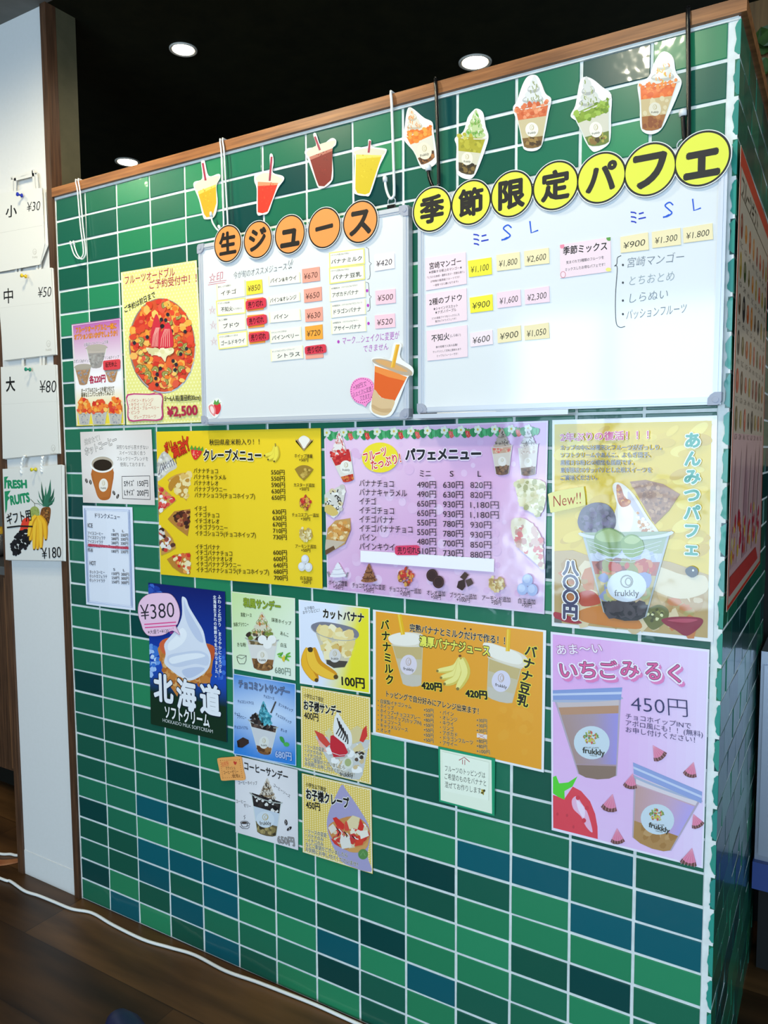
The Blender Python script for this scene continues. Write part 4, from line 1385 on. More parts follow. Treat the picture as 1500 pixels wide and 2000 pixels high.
juice('dark red juice cup cutout, third of the four on the upper tiles', F2, [(335, 790), (352, 783), (380, 850), (440, 810), (468, 820), (466, 850), (445, 880), (452, 1000), (445, 1060), (400, 1100), (365, 1098), (345, 1050), (300, 925), (285, 895), (300, 870), (352, 855)],
      [(298, 890), (360, 850), (460, 822), (458, 850), (420, 885), (320, 920)], [(312, 920), (448, 868), (446, 1000), (440, 1055), (400, 1092), (368, 1090), (352, 1050)], 0, [(345, 800), (375, 880)], '#7a1c14', '#b06a5a', ['#8a241a', '#6a1610'])
juice('yellow-green juice cup cutout, last of the four on the upper tiles', F2, [(658, 820), (674, 822), (680, 858), (755, 870), (765, 885), (745, 930), (720, 985), (670, 1135), (640, 1148), (590, 1140), (574, 1110), (578, 930), (570, 890), (580, 862), (650, 862)],
      [(580, 885), (650, 868), (750, 880), (752, 900), (720, 912), (590, 905)], [(585, 905), (738, 910), (712, 985), (665, 1130), (640, 1140), (594, 1132), (582, 1108)], 0, [(668, 825), (660, 895)], '#cdb314', '#dccb5c', ['#c4a812', '#d8c02a'])


def parfait(label, f, out, cupq, layers, sw, fruit, lg, seed=1):
    fr(*f)
    s = Sheet('parfait_cutout', label, 'cutout', smooth(out, 4), '#eceae6', y=-0.0022, th=0.0008, mt=M_LAM, group='parfait cup cutouts on the upper tiles')
    s.part('parfait_picture')
    x, y, w, h, col, sh, drz, lean = sw
    swirl(s, x, y, w, h, col, sh, drz, lean, seed, 22)
    cup(s, cupq, layers, '#d9d4c8', 0.05, 18, None, seed)
    if fruit: s.blobs(fruit[0], fruit[1], fruit[2], fruit[3], fruit[4], seed + 5)
    s.part('cup_logo', sub=True)
    logo(s, *lg)
    s.build()


parfait('mango parfait cutout leaning left, first of the five parfait cutouts', F2, [(895, 630), (925, 640), (985, 690), (1032, 715), (1040, 770), (1055, 880), (1058, 950), (1015, 985), (980, 990), (955, 960), (925, 890), (865, 815), (872, 740), (880, 670)],
        [(875, 800), (1030, 735), (1050, 920), (965, 965)], [(0.0, 0.3, '#e07a20', ['#ee9030', '#d86a18']), (0.3, 0.78, '#d8d2c2', None), (0.78, 1, '#7a4a22', ['#a86a34', '#4a2a14'])], (935, 770, 110, 140, '#d6cfc0', '#b8ac98', ['#d98a3a', '#e8a860'], -0.22),
        ([(870, 780), (905, 765), (960, 760), (1025, 730), (1028, 770), (960, 820), (900, 840)], 26, 9, 18, ['#e8842a', '#f09a3c', '#da6c1a']), (988, 885, 42, 50, '#ded6c2', -12, True, '#b8aa7e', -0.15), 2)
parfait('grape and matcha parfait cutout with dark base, second of the five parfait cutouts', F2, [(1295, 636), (1330, 660), (1345, 740), (1362, 800), (1345, 870), (1300, 990), (1270, 1040), (1235, 1050), (1190, 1030), (1172, 990), (1175, 860), (1165, 810), (1215, 770), (1240, 690), (1270, 650)],
        [(1180, 800), (1350, 810), (1280, 1020), (1185, 1000)], [(0, 0.42, '#a8a028', ['#b8b03a', '#949022']), (0.42, 0.75, '#cfc9b2', None), (0.75, 1, '#4a3a1c', ['#7a6230', '#2a2010'])], (1280, 800, 130, 155, '#b8c890', '#8fa860', ['#4f9a28', '#6ab03a', '#e8efd8'], 0.05),
        ([(1180, 800), (1240, 770), (1280, 800), (1270, 880), (1195, 880)], 14, 12, 20, ['#b4ac34', '#a39b26', '#c6c050']), (1238, 930, 33, 38, '#e6e0cc', 4, True, '#b8aa7e', 0.02), 4)
parfait('peach parfait cutout with plain white swirl, middle of the five parfait cutouts', F3, [(130, 438), (160, 460), (195, 545), (230, 580), (215, 660), (190, 790), (170, 860), (130, 885), (80, 880), (60, 850), (40, 740), (5, 640), (30, 590), (60, 500), (90, 450)],
        [(15, 640), (220, 605), (175, 850), (68, 860)], [(0, 0.3, '#d2683c', ['#e08a5c', '#c8582c', '#eaa880']), (0.3, 0.78, '#c8b890', None), (0.78, 1, '#7a5a2c', ['#9a7a42', '#4a341a'])], (120, 620, 150, 175, '#dcdcda', '#b4b5b6', ['#9aa070'], 0.06),
        ([(15, 630), (100, 600), (215, 590), (205, 660), (60, 700)], 26, 11, 20, ['#da7448', '#e8946a', '#c85a30']), (117, 760, 38, 42, '#ebe6d8', -4, True, '#b8aa7e', -0.08), 6)
parfait('matcha parfait cutout leaning left, fourth of the five parfait cutouts', F3, [(430, 450), (475, 465), (530, 510), (582, 555), (580, 680), (578, 800), (560, 850), (495, 888), (465, 880), (425, 820), (385, 720), (343, 680), (370, 620), (385, 540), (400, 470)],
        [(355, 670), (572, 575), (572, 830), (445, 850)], [(0, 0.3, '#7d9a2c', ['#96b03c', '#62801c']), (0.3, 0.75, '#d0cbb8', None), (0.75, 1, '#6a7a34', ['#8a6a34', '#a8a04c', '#4a3a1a'])], (465, 640, 160, 190, '#d2d2cc', '#aaaca6', ['#8a9a4a', '#c8c8a8'], -0.16),
        ([(360, 660), (420, 640), (480, 640), (560, 570), (565, 640), (430, 710)], 26, 11, 20, ['#86a032', '#9ab648', '#6a8a22']), (492, 760, 38, 46, '#ebe6d8', -8, True, '#b8aa7e', -0.12), 8)
parfait('orange parfait cutout beside the black hook, last of the five parfait cutouts', F3, [(900, 304), (945, 340), (960, 420), (992, 470), (985, 520), (930, 650), (880, 750), (830, 785), (780, 780), (752, 740), (748, 610), (735, 510), (750, 480), (800, 450), (830, 380), (865, 318)],
        [(745, 505), (975, 475), (880, 745), (760, 755)], [(0, 0.32, '#e2641e', ['#ea7a34', '#d85412']), (0.32, 0.72, '#c9b284', ['#d8c8a0']), (0.72, 1, '#a06430', ['#b87a44', '#8a4a24'])], (880, 490, 165, 180, '#dcdad2', '#b8b6ae', ['#ea8a24', '#f0a84a', '#d8c040'], 0.06),
        ([(748, 500), (800, 480), (850, 500), (920, 480), (972, 460), (960, 510), (850, 520), (760, 520)], 22, 9, 15, ['#e8702a', '#ee8a3c']), (838, 640, 36, 40, '#dcd4c0', -4, True, '#b8aa7e', -0.04), 10)
# ------------------------------------------------------------------ posters
YPO = -0.0022


def poster(name, label, q, col, mt=None, y=YPO, grid=(10, 10), group=None, lift=None):
    return Sheet(name, label, 'poster', q, col if callable(col) else (lambda u, v, c=lin(col): c), y=y, th=0.0005, mt=mt, grid=grid, group=group, lift=lift)


def rows(s, lst, x0, y0, x1s, dy, h, col, slope, b=0.0):
    for i, st in enumerate(lst):
        if st:
            x1 = x1s[i] if isinstance(x1s, list) else x0 + x1s * len(st)
            s.t(st, x0, y0 + i * dy, x1, y0 + i * dy + slope * (x1 - x0), col, b, h=h)


FP = ['#e2482c', '#ee7a2a', '#f29a34', '#d2301f', '#dc4426', '#f2ac46', '#e0583c', '#ee8434', '#f0b65a', '#e2602c', '#f6c464', '#d83a2c']
# fruit platter poster
fr(0, 400, 3.75)
q = [(885, 495), (1440, 405), (1502, 1592), (925, 1612)]
s = poster('fruit_platter_poster', 'yellow dotted poster with a round fruit platter priced ¥2,500', q, '#e9e48a', M_LAM)
for j in range(46):
    for i in range(24):
        u, v = (i + (0.5 if j % 2 else 0)) / 24 + 0.012, (j + 0.5) / 46
        if u < 0.985: s.e(*bil(q, u, v), 5.5, 7, '#f3f0b4', inc=0)
s.lay += 2
s.ln([bil(q, 0.012, 0.006), bil(q, 0.988, 0.006), bil(q, 0.988, 0.994), bil(q, 0.012, 0.994)], 10, '#eeeccc', True)
s.part('title_lettering')
s.t('フルーツオードブル', 915, 555, 1280, 490, '#a82a48', 0.012, h=62)
s.t('ご予約受付中！！', 1095, 588, 1440, 535, '#a82a48', 0.012, h=62)
s.part('subtitle_lettering')
s.t('ご予約は前日まで', 912, 770, 1135, 655, '#1d1a1a', 0.02, h=46)
s.part('platter_picture')
P0 = ell(1190, 1030, 236, 340, 48, rot=-3)
s.poly(ell(1188, 1034, 244, 350, 48, rot=-3), '#8a8078')
s.poly(ell(1196, 1050, 236, 330, 48, rot=-3), '#b6c0c8')
s.poly(P0, '#d2502a')
s.blobs(ell(1190, 1030, 225, 325, 40, rot=-3), 300, 18, 36, FP, 12, 1.15, 6)
kr = random.Random(9)
for i in range(30):
    a, d = kr.uniform(0, 6.28), kr.uniform(0.5, 0.93)
    x, y = 1190 + 222 * d * math.cos(a), 1030 + 322 * d * math.sin(a)
    rt = kr.uniform(0, 360)
    h0 = ell(x, y, 27, 38, 14, 0, 190, rt)
    s.poly(h0, '#7a5f34').poly(ell(x, y, 23, 33, 14, 0, 190, rt), '#a5a052').poly(ell(x, y, 15, 21, 12, 0, 190, rt), '#8c8a3c').poly(ell(x, y, 7, 10, 10, 0, 190, rt), '#e6e0b8')
    s.poly(ell(x + 14 * math.cos(a), y + 16 * math.sin(a), 15, 20, 7, rot=rt), kr.choice(FP))
for i in range(16):
    a, d = kr.uniform(0, 6.28), kr.uniform(0.45, 0.93)
    s.e(1190 + 220 * d * math.cos(a), 1030 + 320 * d * math.sin(a), 12, 14, '#23222e')
s.sm([(1075, 1050), (1110, 1050), (1170, 1060), (1270, 1050), (1275, 1085), (1230, 1110), (1215, 1150), (1180, 1110), (1110, 1095)], '#e9e2b4')
s.blobs([(1080, 1055), (1270, 1055), (1220, 1120), (1110, 1090)], 12, 14, 24, ['#f0eac4', '#e2d9a2', '#d8cf98'], 3)
for pts, cc in (([(1150, 800), (1185, 900), (1180, 1020), (1140, 1045), (1110, 1030), (1115, 920)], '#cf2a3c'), ([(1190, 930), (1240, 860), (1272, 960), (1270, 1040), (1200, 1048), (1165, 1040)], '#d42a3e')):
    s.sm(pts, cc)
for k_ in range(5):
    s.ln([(1120 + k_ * 10, 1040), (1130 + k_ * 9, 960 - k_ * 8), (1150 + k_ * 6, 900)], 4, '#f0b2a4')
    s.ln([(1185 + k_ * 16, 1040), (1190 + k_ * 14, 980 - k_ * 8), (1215 + k_ * 8, 910)], 4, '#f0b2a4')
s.e(1195, 890, 16, 16, '#1c1a18')
s.part('contents_note')
s.lay += 20
s.sm([(940, 1388), (1100, 1384), (1150, 1370), (1140, 1384), (1195, 1388), (1197, 1480), (1190, 1575), (1060, 1580), (950, 1582), (942, 1480)], '#c23a7a', 3)
s.sm([(948, 1398), (1100, 1394), (1188, 1398), (1188, 1480), (1182, 1566), (1060, 1570), (958, 1572), (950, 1480)], '#efe4cc', 3)
rows(s, ['・パイン・オレンジ', '・キウイ・リンゴ', '・イチゴ・ブルーベリー', '・ピンク'], 952, 1436, [1130, 1115, 1172, 1030], 29, 26, '#c2502c', -0.04)
s.t('グレープフルーツ', 988, 1556, 1150, 1548, '#c2502c', 0, h=26)
s.part('portion_lettering')
s.t('5～6人前(直径約30cm)', 1212, 1420, 1474, 1410, '#1d1a1a', 0.014, h=40)
s.part('price_lettering')
s.t('¥2,500', 1232, 1515, 1450, 1500, '#b01f44', 0.03, h=86)
s.build()

# option poster
q = [(524, 877), (885, 828), (915, 1610), (560, 1620)]
s = poster('option_poster', 'narrow pink and yellow poster showing three cups and 各220円', q,
           lambda u, v: mixc('#b45aa6', '#f2eef0', min(1, v / 0.5)) if v < 0.62 else mixc('#f2eef0', '#ecd440', (v - 0.62) / 0.3), M_GLOSS, grid=(4, 24))
s.ln([bil(q, 0.015, 0.01), bil(q, 0.985, 0.01), bil(q, 0.985, 0.99), bil(q, 0.015, 0.99)], 9, '#dcd9d4', True)
s.part('title_lettering')
s.t('フルーツオードブルと一緒に', 556, 920, 852, 885, '#f0a028', 0.012, h=40, o='#a8421c', ow=0.06)
s.t('オプションはいかがでしょうか！', 545, 970, 858, 938, '#f0a028', 0.012, h=40, o='#a8421c', ow=0.06)
s.part('caption_lettering')
for st, x0, y0, x1, y1 in (('北海道ソフトクリーム冷凍', 615, 1026, 792, 1004), ('スポンジ&ホイップ', 540, 1148, 664, 1140), ('プリン&ホイップ', 752, 1122, 872, 1114)):
    s.t(st, x0, y0, x1, y1, '#1d1a1a', 0.0, h=26, o='#efe4ee', ow=0.05)
s.part('cup_picture')
cup(s, [(630, 1050), (785, 1042), (745, 1185), (665, 1190)], [(0, 0.28, '#b9aea4', None), (0.28, 1, '#9a9490', ['#a8a4a0', '#8c8884'])], '#a49c94')
s.e(708, 1045, 76, 24, '#b2a89c', rot=-3)
s.part('cup_picture')
cup(s, [(545, 1190), (672, 1180), (640, 1310), (580, 1315)], [(0, 0.2, '#a89a8a', None), (0.2, 1, '#a8805c', ['#b89070', '#8c6c4c', '#8a90a0'])], '#9c9488')
s.e(608, 1185, 62, 20, '#aca294', rot=-4)
s.part('cup_picture')
cup(s, [(760, 1200), (872, 1190), (845, 1290), (795, 1296)], [(0, 0.3, '#b0a090', None), (0.3, 1, '#b08058', ['#c09468', '#7a5a3c', '#9aa0b0'])], '#9c9488')
s.part('price_lettering')
s.t('各220円', 656, 1282, 772, 1270, '#b01f44', 0.03, h=54)
s.part('title_lettering')
s.t('オードブルのフルーツを盛り付けて', 596, 1362, 838, 1344, '#5a4a12', 0.012, h=32)
s.t('豪華なミニパフェを作ってみよう！', 596, 1394, 836, 1376, '#5a4a12', 0.012, h=32)
for i, (x, w_) in enumerate(((618, 90), (727, 110), (848, 98))):
    s.part('mini_parfait_picture')
    cup(s, [(x - w_ * .52, 1525), (x + w_ * .52, 1518), (x + w_ * .40, 1604), (x - w_ * .40, 1604)], [(0, 1, '#bcb8b0', ['#a8a8b0', '#c8c2b4', '#94949c'])], '#c4c0b4')
    hp = [(x - w_ * .5, 1525), (x - w_ * .45, 1460), (x - w_ * .1, 1412 + i % 2 * 14), (x + w_ * .3, 1425), (x + w_ * .5, 1480), (x + w_ * .5, 1518)]
    s.poly(hp, '#d0602a')
    s.blobs(hp, 34, 12, 22, FP, 20 + i, 1.2, 6)
s.build()
s = Sheet('sold_out_tag', 'red handwritten tag on the right cup of the pink and yellow option poster', 'tag', [(754, 1150), (760, 1142), (872, 1130), (878, 1138), (878, 1195), (870, 1204), (764, 1212), (756, 1206)], '#dc4048', y=-0.0046, th=0.0010, mt=M_GLOSS)
s.part('lettering')
s.t('販売休止', 772, 1174, 856, 1164, '#2c0a0c', 0.012, h=36)
s.build()

# hot coffee poster
fr(130, 820, 1500 / 510)
s = poster('hot_coffee_poster', 'beige poster with an orange cup of hot coffee, S 150円 and L 200円', [(78, 70), (487, 55), (507, 490), (95, 475)], lambda u, v: mixc('#d6cbc6', '#efebe8', 1 - abs(u * 2 - 1) * 0.6 - abs(v * 2 - 1) * 0.4))
s.part('title_lettering')
s.t('焼きたて！', 103, 130, 190, 102, '#efe9e4', 0.0, h=32, o='#4a3a30', ow=0.04)
s.t('ホットコーヒー', 106, 185, 286, 112, '#efe9e4', 0.008, h=46, o='#2c221c', ow=0.045)
s.part('lettering')
for i, (st, x0, x1) in enumerate((('深煎りながら苦すぎない', 286, 470), ('スイーツに良く合う', 303, 452), ('フルックリーブレンドを', 290, 468), ('使用しております。', 308, 452))):
    s.t(st, x0, 157 + i * 33, x1, 158 + i * 33, '#3a332f', -0.002, h=23)
s.part('cup_picture')
s.sm([(145, 290), (265, 280), (258, 400), (248, 450), (215, 462), (185, 450), (165, 400)], '#b0642a', 4)
s.poly([(142, 262), (272, 250), (262, 330), (252, 400), (244, 440), (188, 450), (172, 420)], '#b86c30')
s.e(206, 252, 69, 48, '#e9e6e2').e(206, 252, 62, 41, '#b5a896').e(207, 260, 54, 33, '#2b2015')
s.ln(ell(206, 253, 67, 47, 30, 10, 175), 7, '#f2f0ec')
logo(s, 212, 375, 26, 38, '#ebe5da', 4)
for x, y, r in ((114, 350, 75), (137, 358, 80), (272, 420, 70), (294, 440, 110)):
    s.part('coffee_bean_picture')
    s.e(x, y, 14, 7, '#2a2320', rot=r).ln([(x - 3, y - 11), (x + 1, y), (x - 2, y + 11)], 2, '#d8cfc8')
s.part('price_lettering')
s.ln([(318, 325), (478, 322), (481, 458), (322, 452)], 4, '#3a3431', True)
s.t('Sｻｲｽﾞ 150円', 330, 366, 468, 364, '#1d1a1a', 0.006, h=36)
s.t('Lｻｲｽﾞ 200円', 332, 418, 470, 420, '#1d1a1a', 0.006, h=36)
s.build()
# drink menu
q = [(92, 492), (378, 502), (395, 1095), (113, 1060)]
s = poster('drink_menu', 'pale blue double-framed drink menu sheet with a red struck-out line', q, '#dfe3ee', grid=(2, 8), lift=lambda u, v: 0.002 * math.sin(u * 3.14))
s.lay = 450
s.part('frame_line')
for m, w_ in ((0.05, 4), (0.075, 2)):
    k_ = m * .55
    s.ln([bil(q, m, k_), bil(q, 1 - m, k_), bil(q, 1 - m, 1 - k_), bil(q, m, 1 - k_)], w_, '#8ba4d4', True)
s.part('lettering')
I = '#2c3040'
s.t('ドリンクメニュー', 168, 548, 310, 558, I, h=28)
s.t('ICE', 126, 604, 154, 606, I, h=30)
s.t('HOT', 136, 820, 172, 823, I, h=30)
for x, y, st in ((275, 634, 'S'), (329, 638, 'L'), (278, 858, 'S'), (334, 863, 'L')): s.t(st, x - 5, y, x + 5, y, I, h=18)
for i, (st, x1, a, b_) in enumerate((('アイスコーヒー', 214, '180円', '230円'), ('アイスカフェラテ', 228, '280円', '330円'), ('アイスソイラテ', 214, '280円', '330円'), ('100%りんごジュース', 256, '180円', '230円'), ('煎茶', 156, '180円', '230円'))):
    y = 650 + i * 24
    s.t(st, 126, y, x1, y + 4, I, h=20)
    s.t(a, 262, y + 8, 302, y + 9, I, h=19)
    s.t(b_, 316, y + 11, 357, y + 12, I, h=19)
for i, (st, x1, a, b_) in enumerate((('ホットコーヒー', 224, '150円', '200円'), ('ホットカフェラテ', 238, '250円', '300円'), ('ホットソイラテ', 226, '250円', '300円'))):
    y = 872 + i * 24
    s.t(st, 136, y, x1, y + 4, I, h=20)
    s.t(a, 264, y + 10, 306, y + 11, I, h=19)
    s.t(b_, 318, y + 14, 362, y + 15, I, h=19)
s.part('red_strike_line')
s.lay += 6
for d in (-5, 0, 5): s.ln([(128, 718 + d), (200, 724 + d), (280, 731 + d), (360, 736 + d)], 4, '#c8304c')
s.build()


# crepe menu
def crepe(s, x, y, r, a0, a1, col, cream, tops, seed, n=26):
    """A wedge-shaped crepe with its point at (x, y)."""
    s.part('crepe_picture')
    w_ = [(x, y)] + ell(x, y, r, r, 10, a0, a1)
    s.poly(w_, col)
    if cream:
        s.blobs([lerp((x, y), p, 0.95) for p in w_], n, r * 0.08, r * 0.16, cream, seed)
    if tops: s.blobs([lerp((x, y), p, 0.85) for p in w_], n, r * 0.06, r * 0.12, tops, seed + 1)


q = [(515, 68), (1460, 48), (1470, 970), (540, 888)]
s = poster('crepe_menu', 'large bright yellow crepe menu sheet with prices from 550円', q, lambda u, v: '#e8c51e' if u < 0.455 else '#ecca24', M_PAPER, grid=(22, 2))
s.part('crepe_picture')
s.sm([(520, 345), (522, 240), (560, 180), (600, 215), (635, 270), (590, 300), (545, 340)], '#c8c4b8', 3)
s.blobs([(522, 340), (524, 240), (560, 190), (625, 270)], 30, 8, 16, ['#e6e4e0', '#b0aca4', '#d8d4cc'], 3)
for i in range(7): s.ln([(530 + i * 13, 320 - i * 16), (545 + i * 13, 250 - i * 5), (560 + i * 12, 290 - i * 6)], 4, '#4a4660')
crepe(s, 690, 468, 165, 228, 278, '#c8963c', ['#d8b264', '#e6cc8a', '#c89c4c'], ['#e8d49c', '#bb8a38'], 4)
s.sm([(585, 385), (600, 345), (640, 318), (650, 345), (618, 385), (600, 410)], '#b8802c', 3)
s.part('crepe_picture')
s.poly([(525, 370), (560, 395), (600, 430), (632, 462), (585, 500), (530, 545)], '#c89a4a')
s.blobs([(530, 385), (620, 455), (580, 490), (535, 530)], 26, 9, 17, ['#e9e2da', '#d84a44', '#c82c34', '#efeae4', '#e26a5c'], 6)
s.part('crepe_picture')
s.poly([(582, 570), (620, 525), (712, 512), (708, 600), (696, 668), (640, 625), (600, 590)], '#b47c34')
s.blobs([(620, 540), (705, 525), (700, 600), (690, 640), (630, 590)], 40, 9, 18, ['#4a2418', '#7a3a24', '#a85a3a', '#5c2c1c', '#c88a5c', '#38201a'], 7)
s.part('crepe_picture')
s.poly([(532, 605), (570, 630), (610, 680), (630, 735), (590, 760), (545, 778)], '#c09048')
s.blobs([(535, 615), (620, 720), (560, 765), (540, 740)], 40, 8, 16, ['#e6e2da', '#3a2420', '#c83a34', '#5a342a', '#d8d0c8', '#8a4a3a'], 8)
s.part('crepe_picture')
s.poly([(578, 800), (620, 775), (710, 762), (710, 888), (660, 880), (610, 845)], '#b87c30')
s.blobs([(615, 785), (705, 770), (705, 880), (650, 860)], 40, 9, 17, ['#d8402c', '#e8dcb4', '#c83028', '#e8a04c', '#ecd8a0', '#d86a3a'], 9)
s.part('strawberry_picture')
strawberry(s, 746, 190, 40, 8, '#d8302c')
s.part('banana_picture')
for k_ in ([(1200, 150), (1190, 190), (1140, 205)], [(1204, 150), (1200, 200), (1160, 228)], [(1208, 150), (1212, 200), (1195, 238)]): banana(s, k_, 30, '#ecd94a', '#cdb436')
s.ln([(1203, 155), (1201, 135)], 7, '#9a8a3a')
s.part('title_lettering')
s.t('ボリューム', 566, 165, 685, 115, '#d23418', 0.02, h=58, o='#8a2010', ow=0.045)
s.t('満点！', 610, 190, 700, 148, '#d23418', 0.02, h=66, o='#8a2010', ow=0.045)
s.ln([(697, 95), (690, 145)], 12, '#d23418')
s.part('title_lettering')
s.t('秋田県産米粉入り！！', 822, 130, 1110, 126, '#26221c', 0.002, h=32)
s.t('クレープメニュー', 790, 203, 1120, 205, '#1d1a14', 0.035, h=62, o='#f2ecc8', ow=0.07)
s.part('menu_lettering')
D_ = '#26200f'
for (y0, y1, dy, x0, lst, pr, yp, dx) in (
        (292, 292, 35, 732, ('バナナチョコ', 'バナナキャラメル', 'バナナオレオ', 'バナナブラウニー', 'バナナショコラ(チョコホイップ)'), ('550円', '550円', '590円', '630円', '650円'), 300, 1177),
        (508, 508, 35.5, 737, ('イチゴ', 'イチゴチョコ', 'イチゴオレオ', 'イチゴブラウニー', 'イチゴショコラ(チョコホイップ)'), ('630円', '630円', '670円', '710円', '730円'), 527, 1185),
        (728, 728, 33, 743, ('イチゴバナナ', 'イチゴバナナチョコ', 'イチゴバナナオレオ', 'イチゴバナナブラウニー', 'イチゴバナナショコラ(チョコホイップ)'), ('600円', '600円', '640円', '680円', '700円'), 761, 1190)):
    for i, st in enumerate(lst):
        nn = len(st) - (2 if '(' in st else 0) * 0.55
        w_ = 23.2 * nn
        sl = 0.028 if y0 < 400 else 0.05
        s.t(st, x0 + i * 1.5, y0 + i * dy, x0 + i * 1.5 + w_, y0 + i * dy + w_ * (0.02 if y0 < 400 else 0.035), D_, 0.003, h=29)
        s.t(pr[i], dx + i, yp + i * 36.3, dx + 77 + i, yp + 2 + i * 36.3, D_, 0.005, h=31)
s.part('topping_picture')
s.poly([(1318, 110)] + ell(1367, 180, 70, 80, 12, 225, 315) + [(1420, 110), (1365, 178)], '#a88c68')
s.sm([(1335, 112), (1365, 90), (1400, 112), (1385, 140), (1366, 165), (1350, 140)], '#ece6da', 3)
s.part('topping_picture')
s.poly([(1312, 282)] + ell(1366, 330, 70, 70, 12, 225, 315) + [(1422, 282), (1390, 325), (1365, 348), (1338, 325)], '#9a7a2c')
s.blobs([(1325, 285), (1410, 285), (1366, 335)], 20, 6, 11, ['#b89a44', '#866a22', '#c8aa54'], 3)
s.part('topping_picture')
s.blobs(ell(1374, 475, 30, 40), 70, 4, 8, ['#c8342c', '#e26a3c', '#8a4a2a', '#d8a04c', '#a82c3c'], 3, 1.6)
s.part('topping_picture')
s.blobs(ell(1378, 655, 36, 42), 60, 6, 11, ['#d8c48c', '#e6d8a8', '#c4ac6c', '#b89c5a'], 4, 1.3)
s.part('topping_picture')
for x, y in ((1374, 800), (1356, 842), (1394, 846)): s.e(x, y, 22, 26, '#cfd0d4').e(x - 4, y - 5, 15, 17, '#e2e3e6')
s.part('topping_lettering')
for st, p_, x, y, w_ in (('ホイップ増量', '+50円', 1365, 207, 104), ('カスタード追加', '+50円', 1368, 374, 118), ('チョコスプレー追加', '+30円', 1375, 546, 152), ('アーモンド追加', '+50円', 1377, 726, 118), ('白玉追加', '+50円', 1380, 909, 66)):
    s.t(st, x - w_ / 2, y - 1, x + w_ / 2, y + 2, D_, 0.006, h=21)
    s.t(p_, x - 26, y + 22, x + 26, y + 23, D_, 0.004, h=21)
s.build()

# parfait menu
fr(620, 820, 1500 / 460)
q = [(42, 55), (1470, 5), (1445, 1238), (62, 1085)]
s = poster('parfait_menu', 'large pink laminated parfait menu with prices in mini, S and L columns', q, lambda u, v: mixc('#dcaed6', '#e8c8e4', 0.5 + 0.5 * math.sin(u * 5 + v * 4)), M_LAM, grid=(14, 12))
kr = random.Random(4)
for i in range(80):
    u, v = kr.uniform(0.03, 0.97), kr.uniform(0.1, 0.97)
    r = kr.uniform(14, 34)
    s.e(*bil(q, u, v), r, r * 1.1, kr.choice(['#e3bfe0', '#e6c6e4', '#e0b8dc']))
s.ln([bil(q, 0.004, 0.005), bil(q, 0.996, 0.005), bil(q, 0.996, 0.995), bil(q, 0.004, 0.995)], 8, '#e6dce8', True)
s.part('strawberry_garland_picture')
for i in range(13):
    x = 66 + i * 107
    y = 96 - i * 2.2
    for d, (w_, h_) in ((-34, (24, 34)), (18, (26, 38)), (46, (20, 28))):
        s.sm([(x + d, y - h_ * .7), (x + d + w_, y - 10), (x + d + w_ * .8, y + h_ * .55), (x + d, y + h_), (x + d - w_ * .8, y + h_ * .5), (x + d - w_, y - 10)], ['#3a9e5c', '#54b474', '#2a8a4e'][(i + d) % 3], 3)
        s.ln([(x + d, y - h_ * .5), (x + d + 2, y + h_ * .8)], 3, '#1f6a3c')
    for a in range(5): s.e(x - 6 + 15 * math.cos(a * 1.257), y - 14 + 17 * math.sin(a * 1.257), 10, 12, '#e6ebda')
    s.e(x - 6, y - 14, 7, 8, '#d9c24a')
    if i % 3 != 0: strawberry(s, x + 44, y + 6, 30, 10, ['#d83434', '#e25a54'][i % 2])
s.part('title_lettering')
s.e(402, 240, 116, 96, '#f0dc2c')
s.t('フルーツ', 298, 242, 442, 198, '#d83030', 0.02, h=60, o='#f6e8e0', ow=0.07)
s.t('たっぷり！', 345, 290, 532, 242, '#d83030', 0.02, h=60, o='#f6e8e0', ow=0.07)
s.part('title_lettering')
s.t('パフェメニュー', 565, 222, 1042, 216, '#1a1720', 0.045, h=72, o='#f2e2f0', ow=0.09)


def mini_parfait(s, cq, sw, layers, lg=None, fr_=None, seed=2):
    s.part('parfait_picture')
    swirl(s, *sw, seed=seed)
    cup(s, cq, layers, '#d0c4c0', 0.05, 16, lg, seed)
    if fr_: s.blobs(*fr_)


mini_parfait(s, [(88, 240), (214, 200), (238, 378), (165, 395)], (140, 220, 110, 150, '#ece4e0', '#d8b0a8', ['#d83028', '#c82030']), [(0, 0.35, '#c82a2a', ['#d84038', '#a81c20']), (0.35, 0.8, '#e0dcd2', None), (0.8, 1, '#c8402a', ['#d87a3a', '#a83020'])], (186, 300, 38, 42, '#efece4', -10),
             ([(85, 215), (150, 190), (212, 180), (212, 215), (92, 260)], 20, 8, 15, ['#c8282a', '#e04a40', '#b81c24'], 4), 3)
mini_parfait(s, [(1110, 175), (1245, 160), (1222, 340), (1140, 345)], (1178, 165, 110, 110, '#b8a494', '#9a8474', ['#3a2620', '#5c4234', '#2a1a16']), [(0, 0.25, '#c8a084', ['#d86a5c', '#e0b89c']), (0.25, 0.72, '#d8cabc', None), (0.72, 1, '#6a4a34', ['#8a6444', '#4a3020'])], (1180, 265, 26, 30, '#e6dfd6', 0, False))
mini_parfait(s, [(1282, 180), (1410, 150), (1392, 345), (1300, 350)], (1345, 165, 110, 110, '#dcd2cc', '#a89a94', ['#4a3430', '#6a5048']), [(0, 0.3, '#dccfc4', ['#e8e0d8', '#c8b0a4']), (0.3, 0.75, '#d8ccc0', None), (0.75, 1, '#7a5a44', ['#8a6a50', '#5a4030'])], (1345, 270, 26, 30, '#e6dfd6', 0, False), None, 5)
s.part('parfait_picture')
pl = [(48, 480), (110, 440), (178, 420), (172, 520), (140, 600), (110, 615), (48, 575)]
s.sm(pl, '#d8d4cc', 3)
s.blobs(pl, 40, 9, 18, ['#ebe8e2', '#c8c4bc', '#f0eee8', '#d8c8a0'], 6)
kr = random.Random(6)
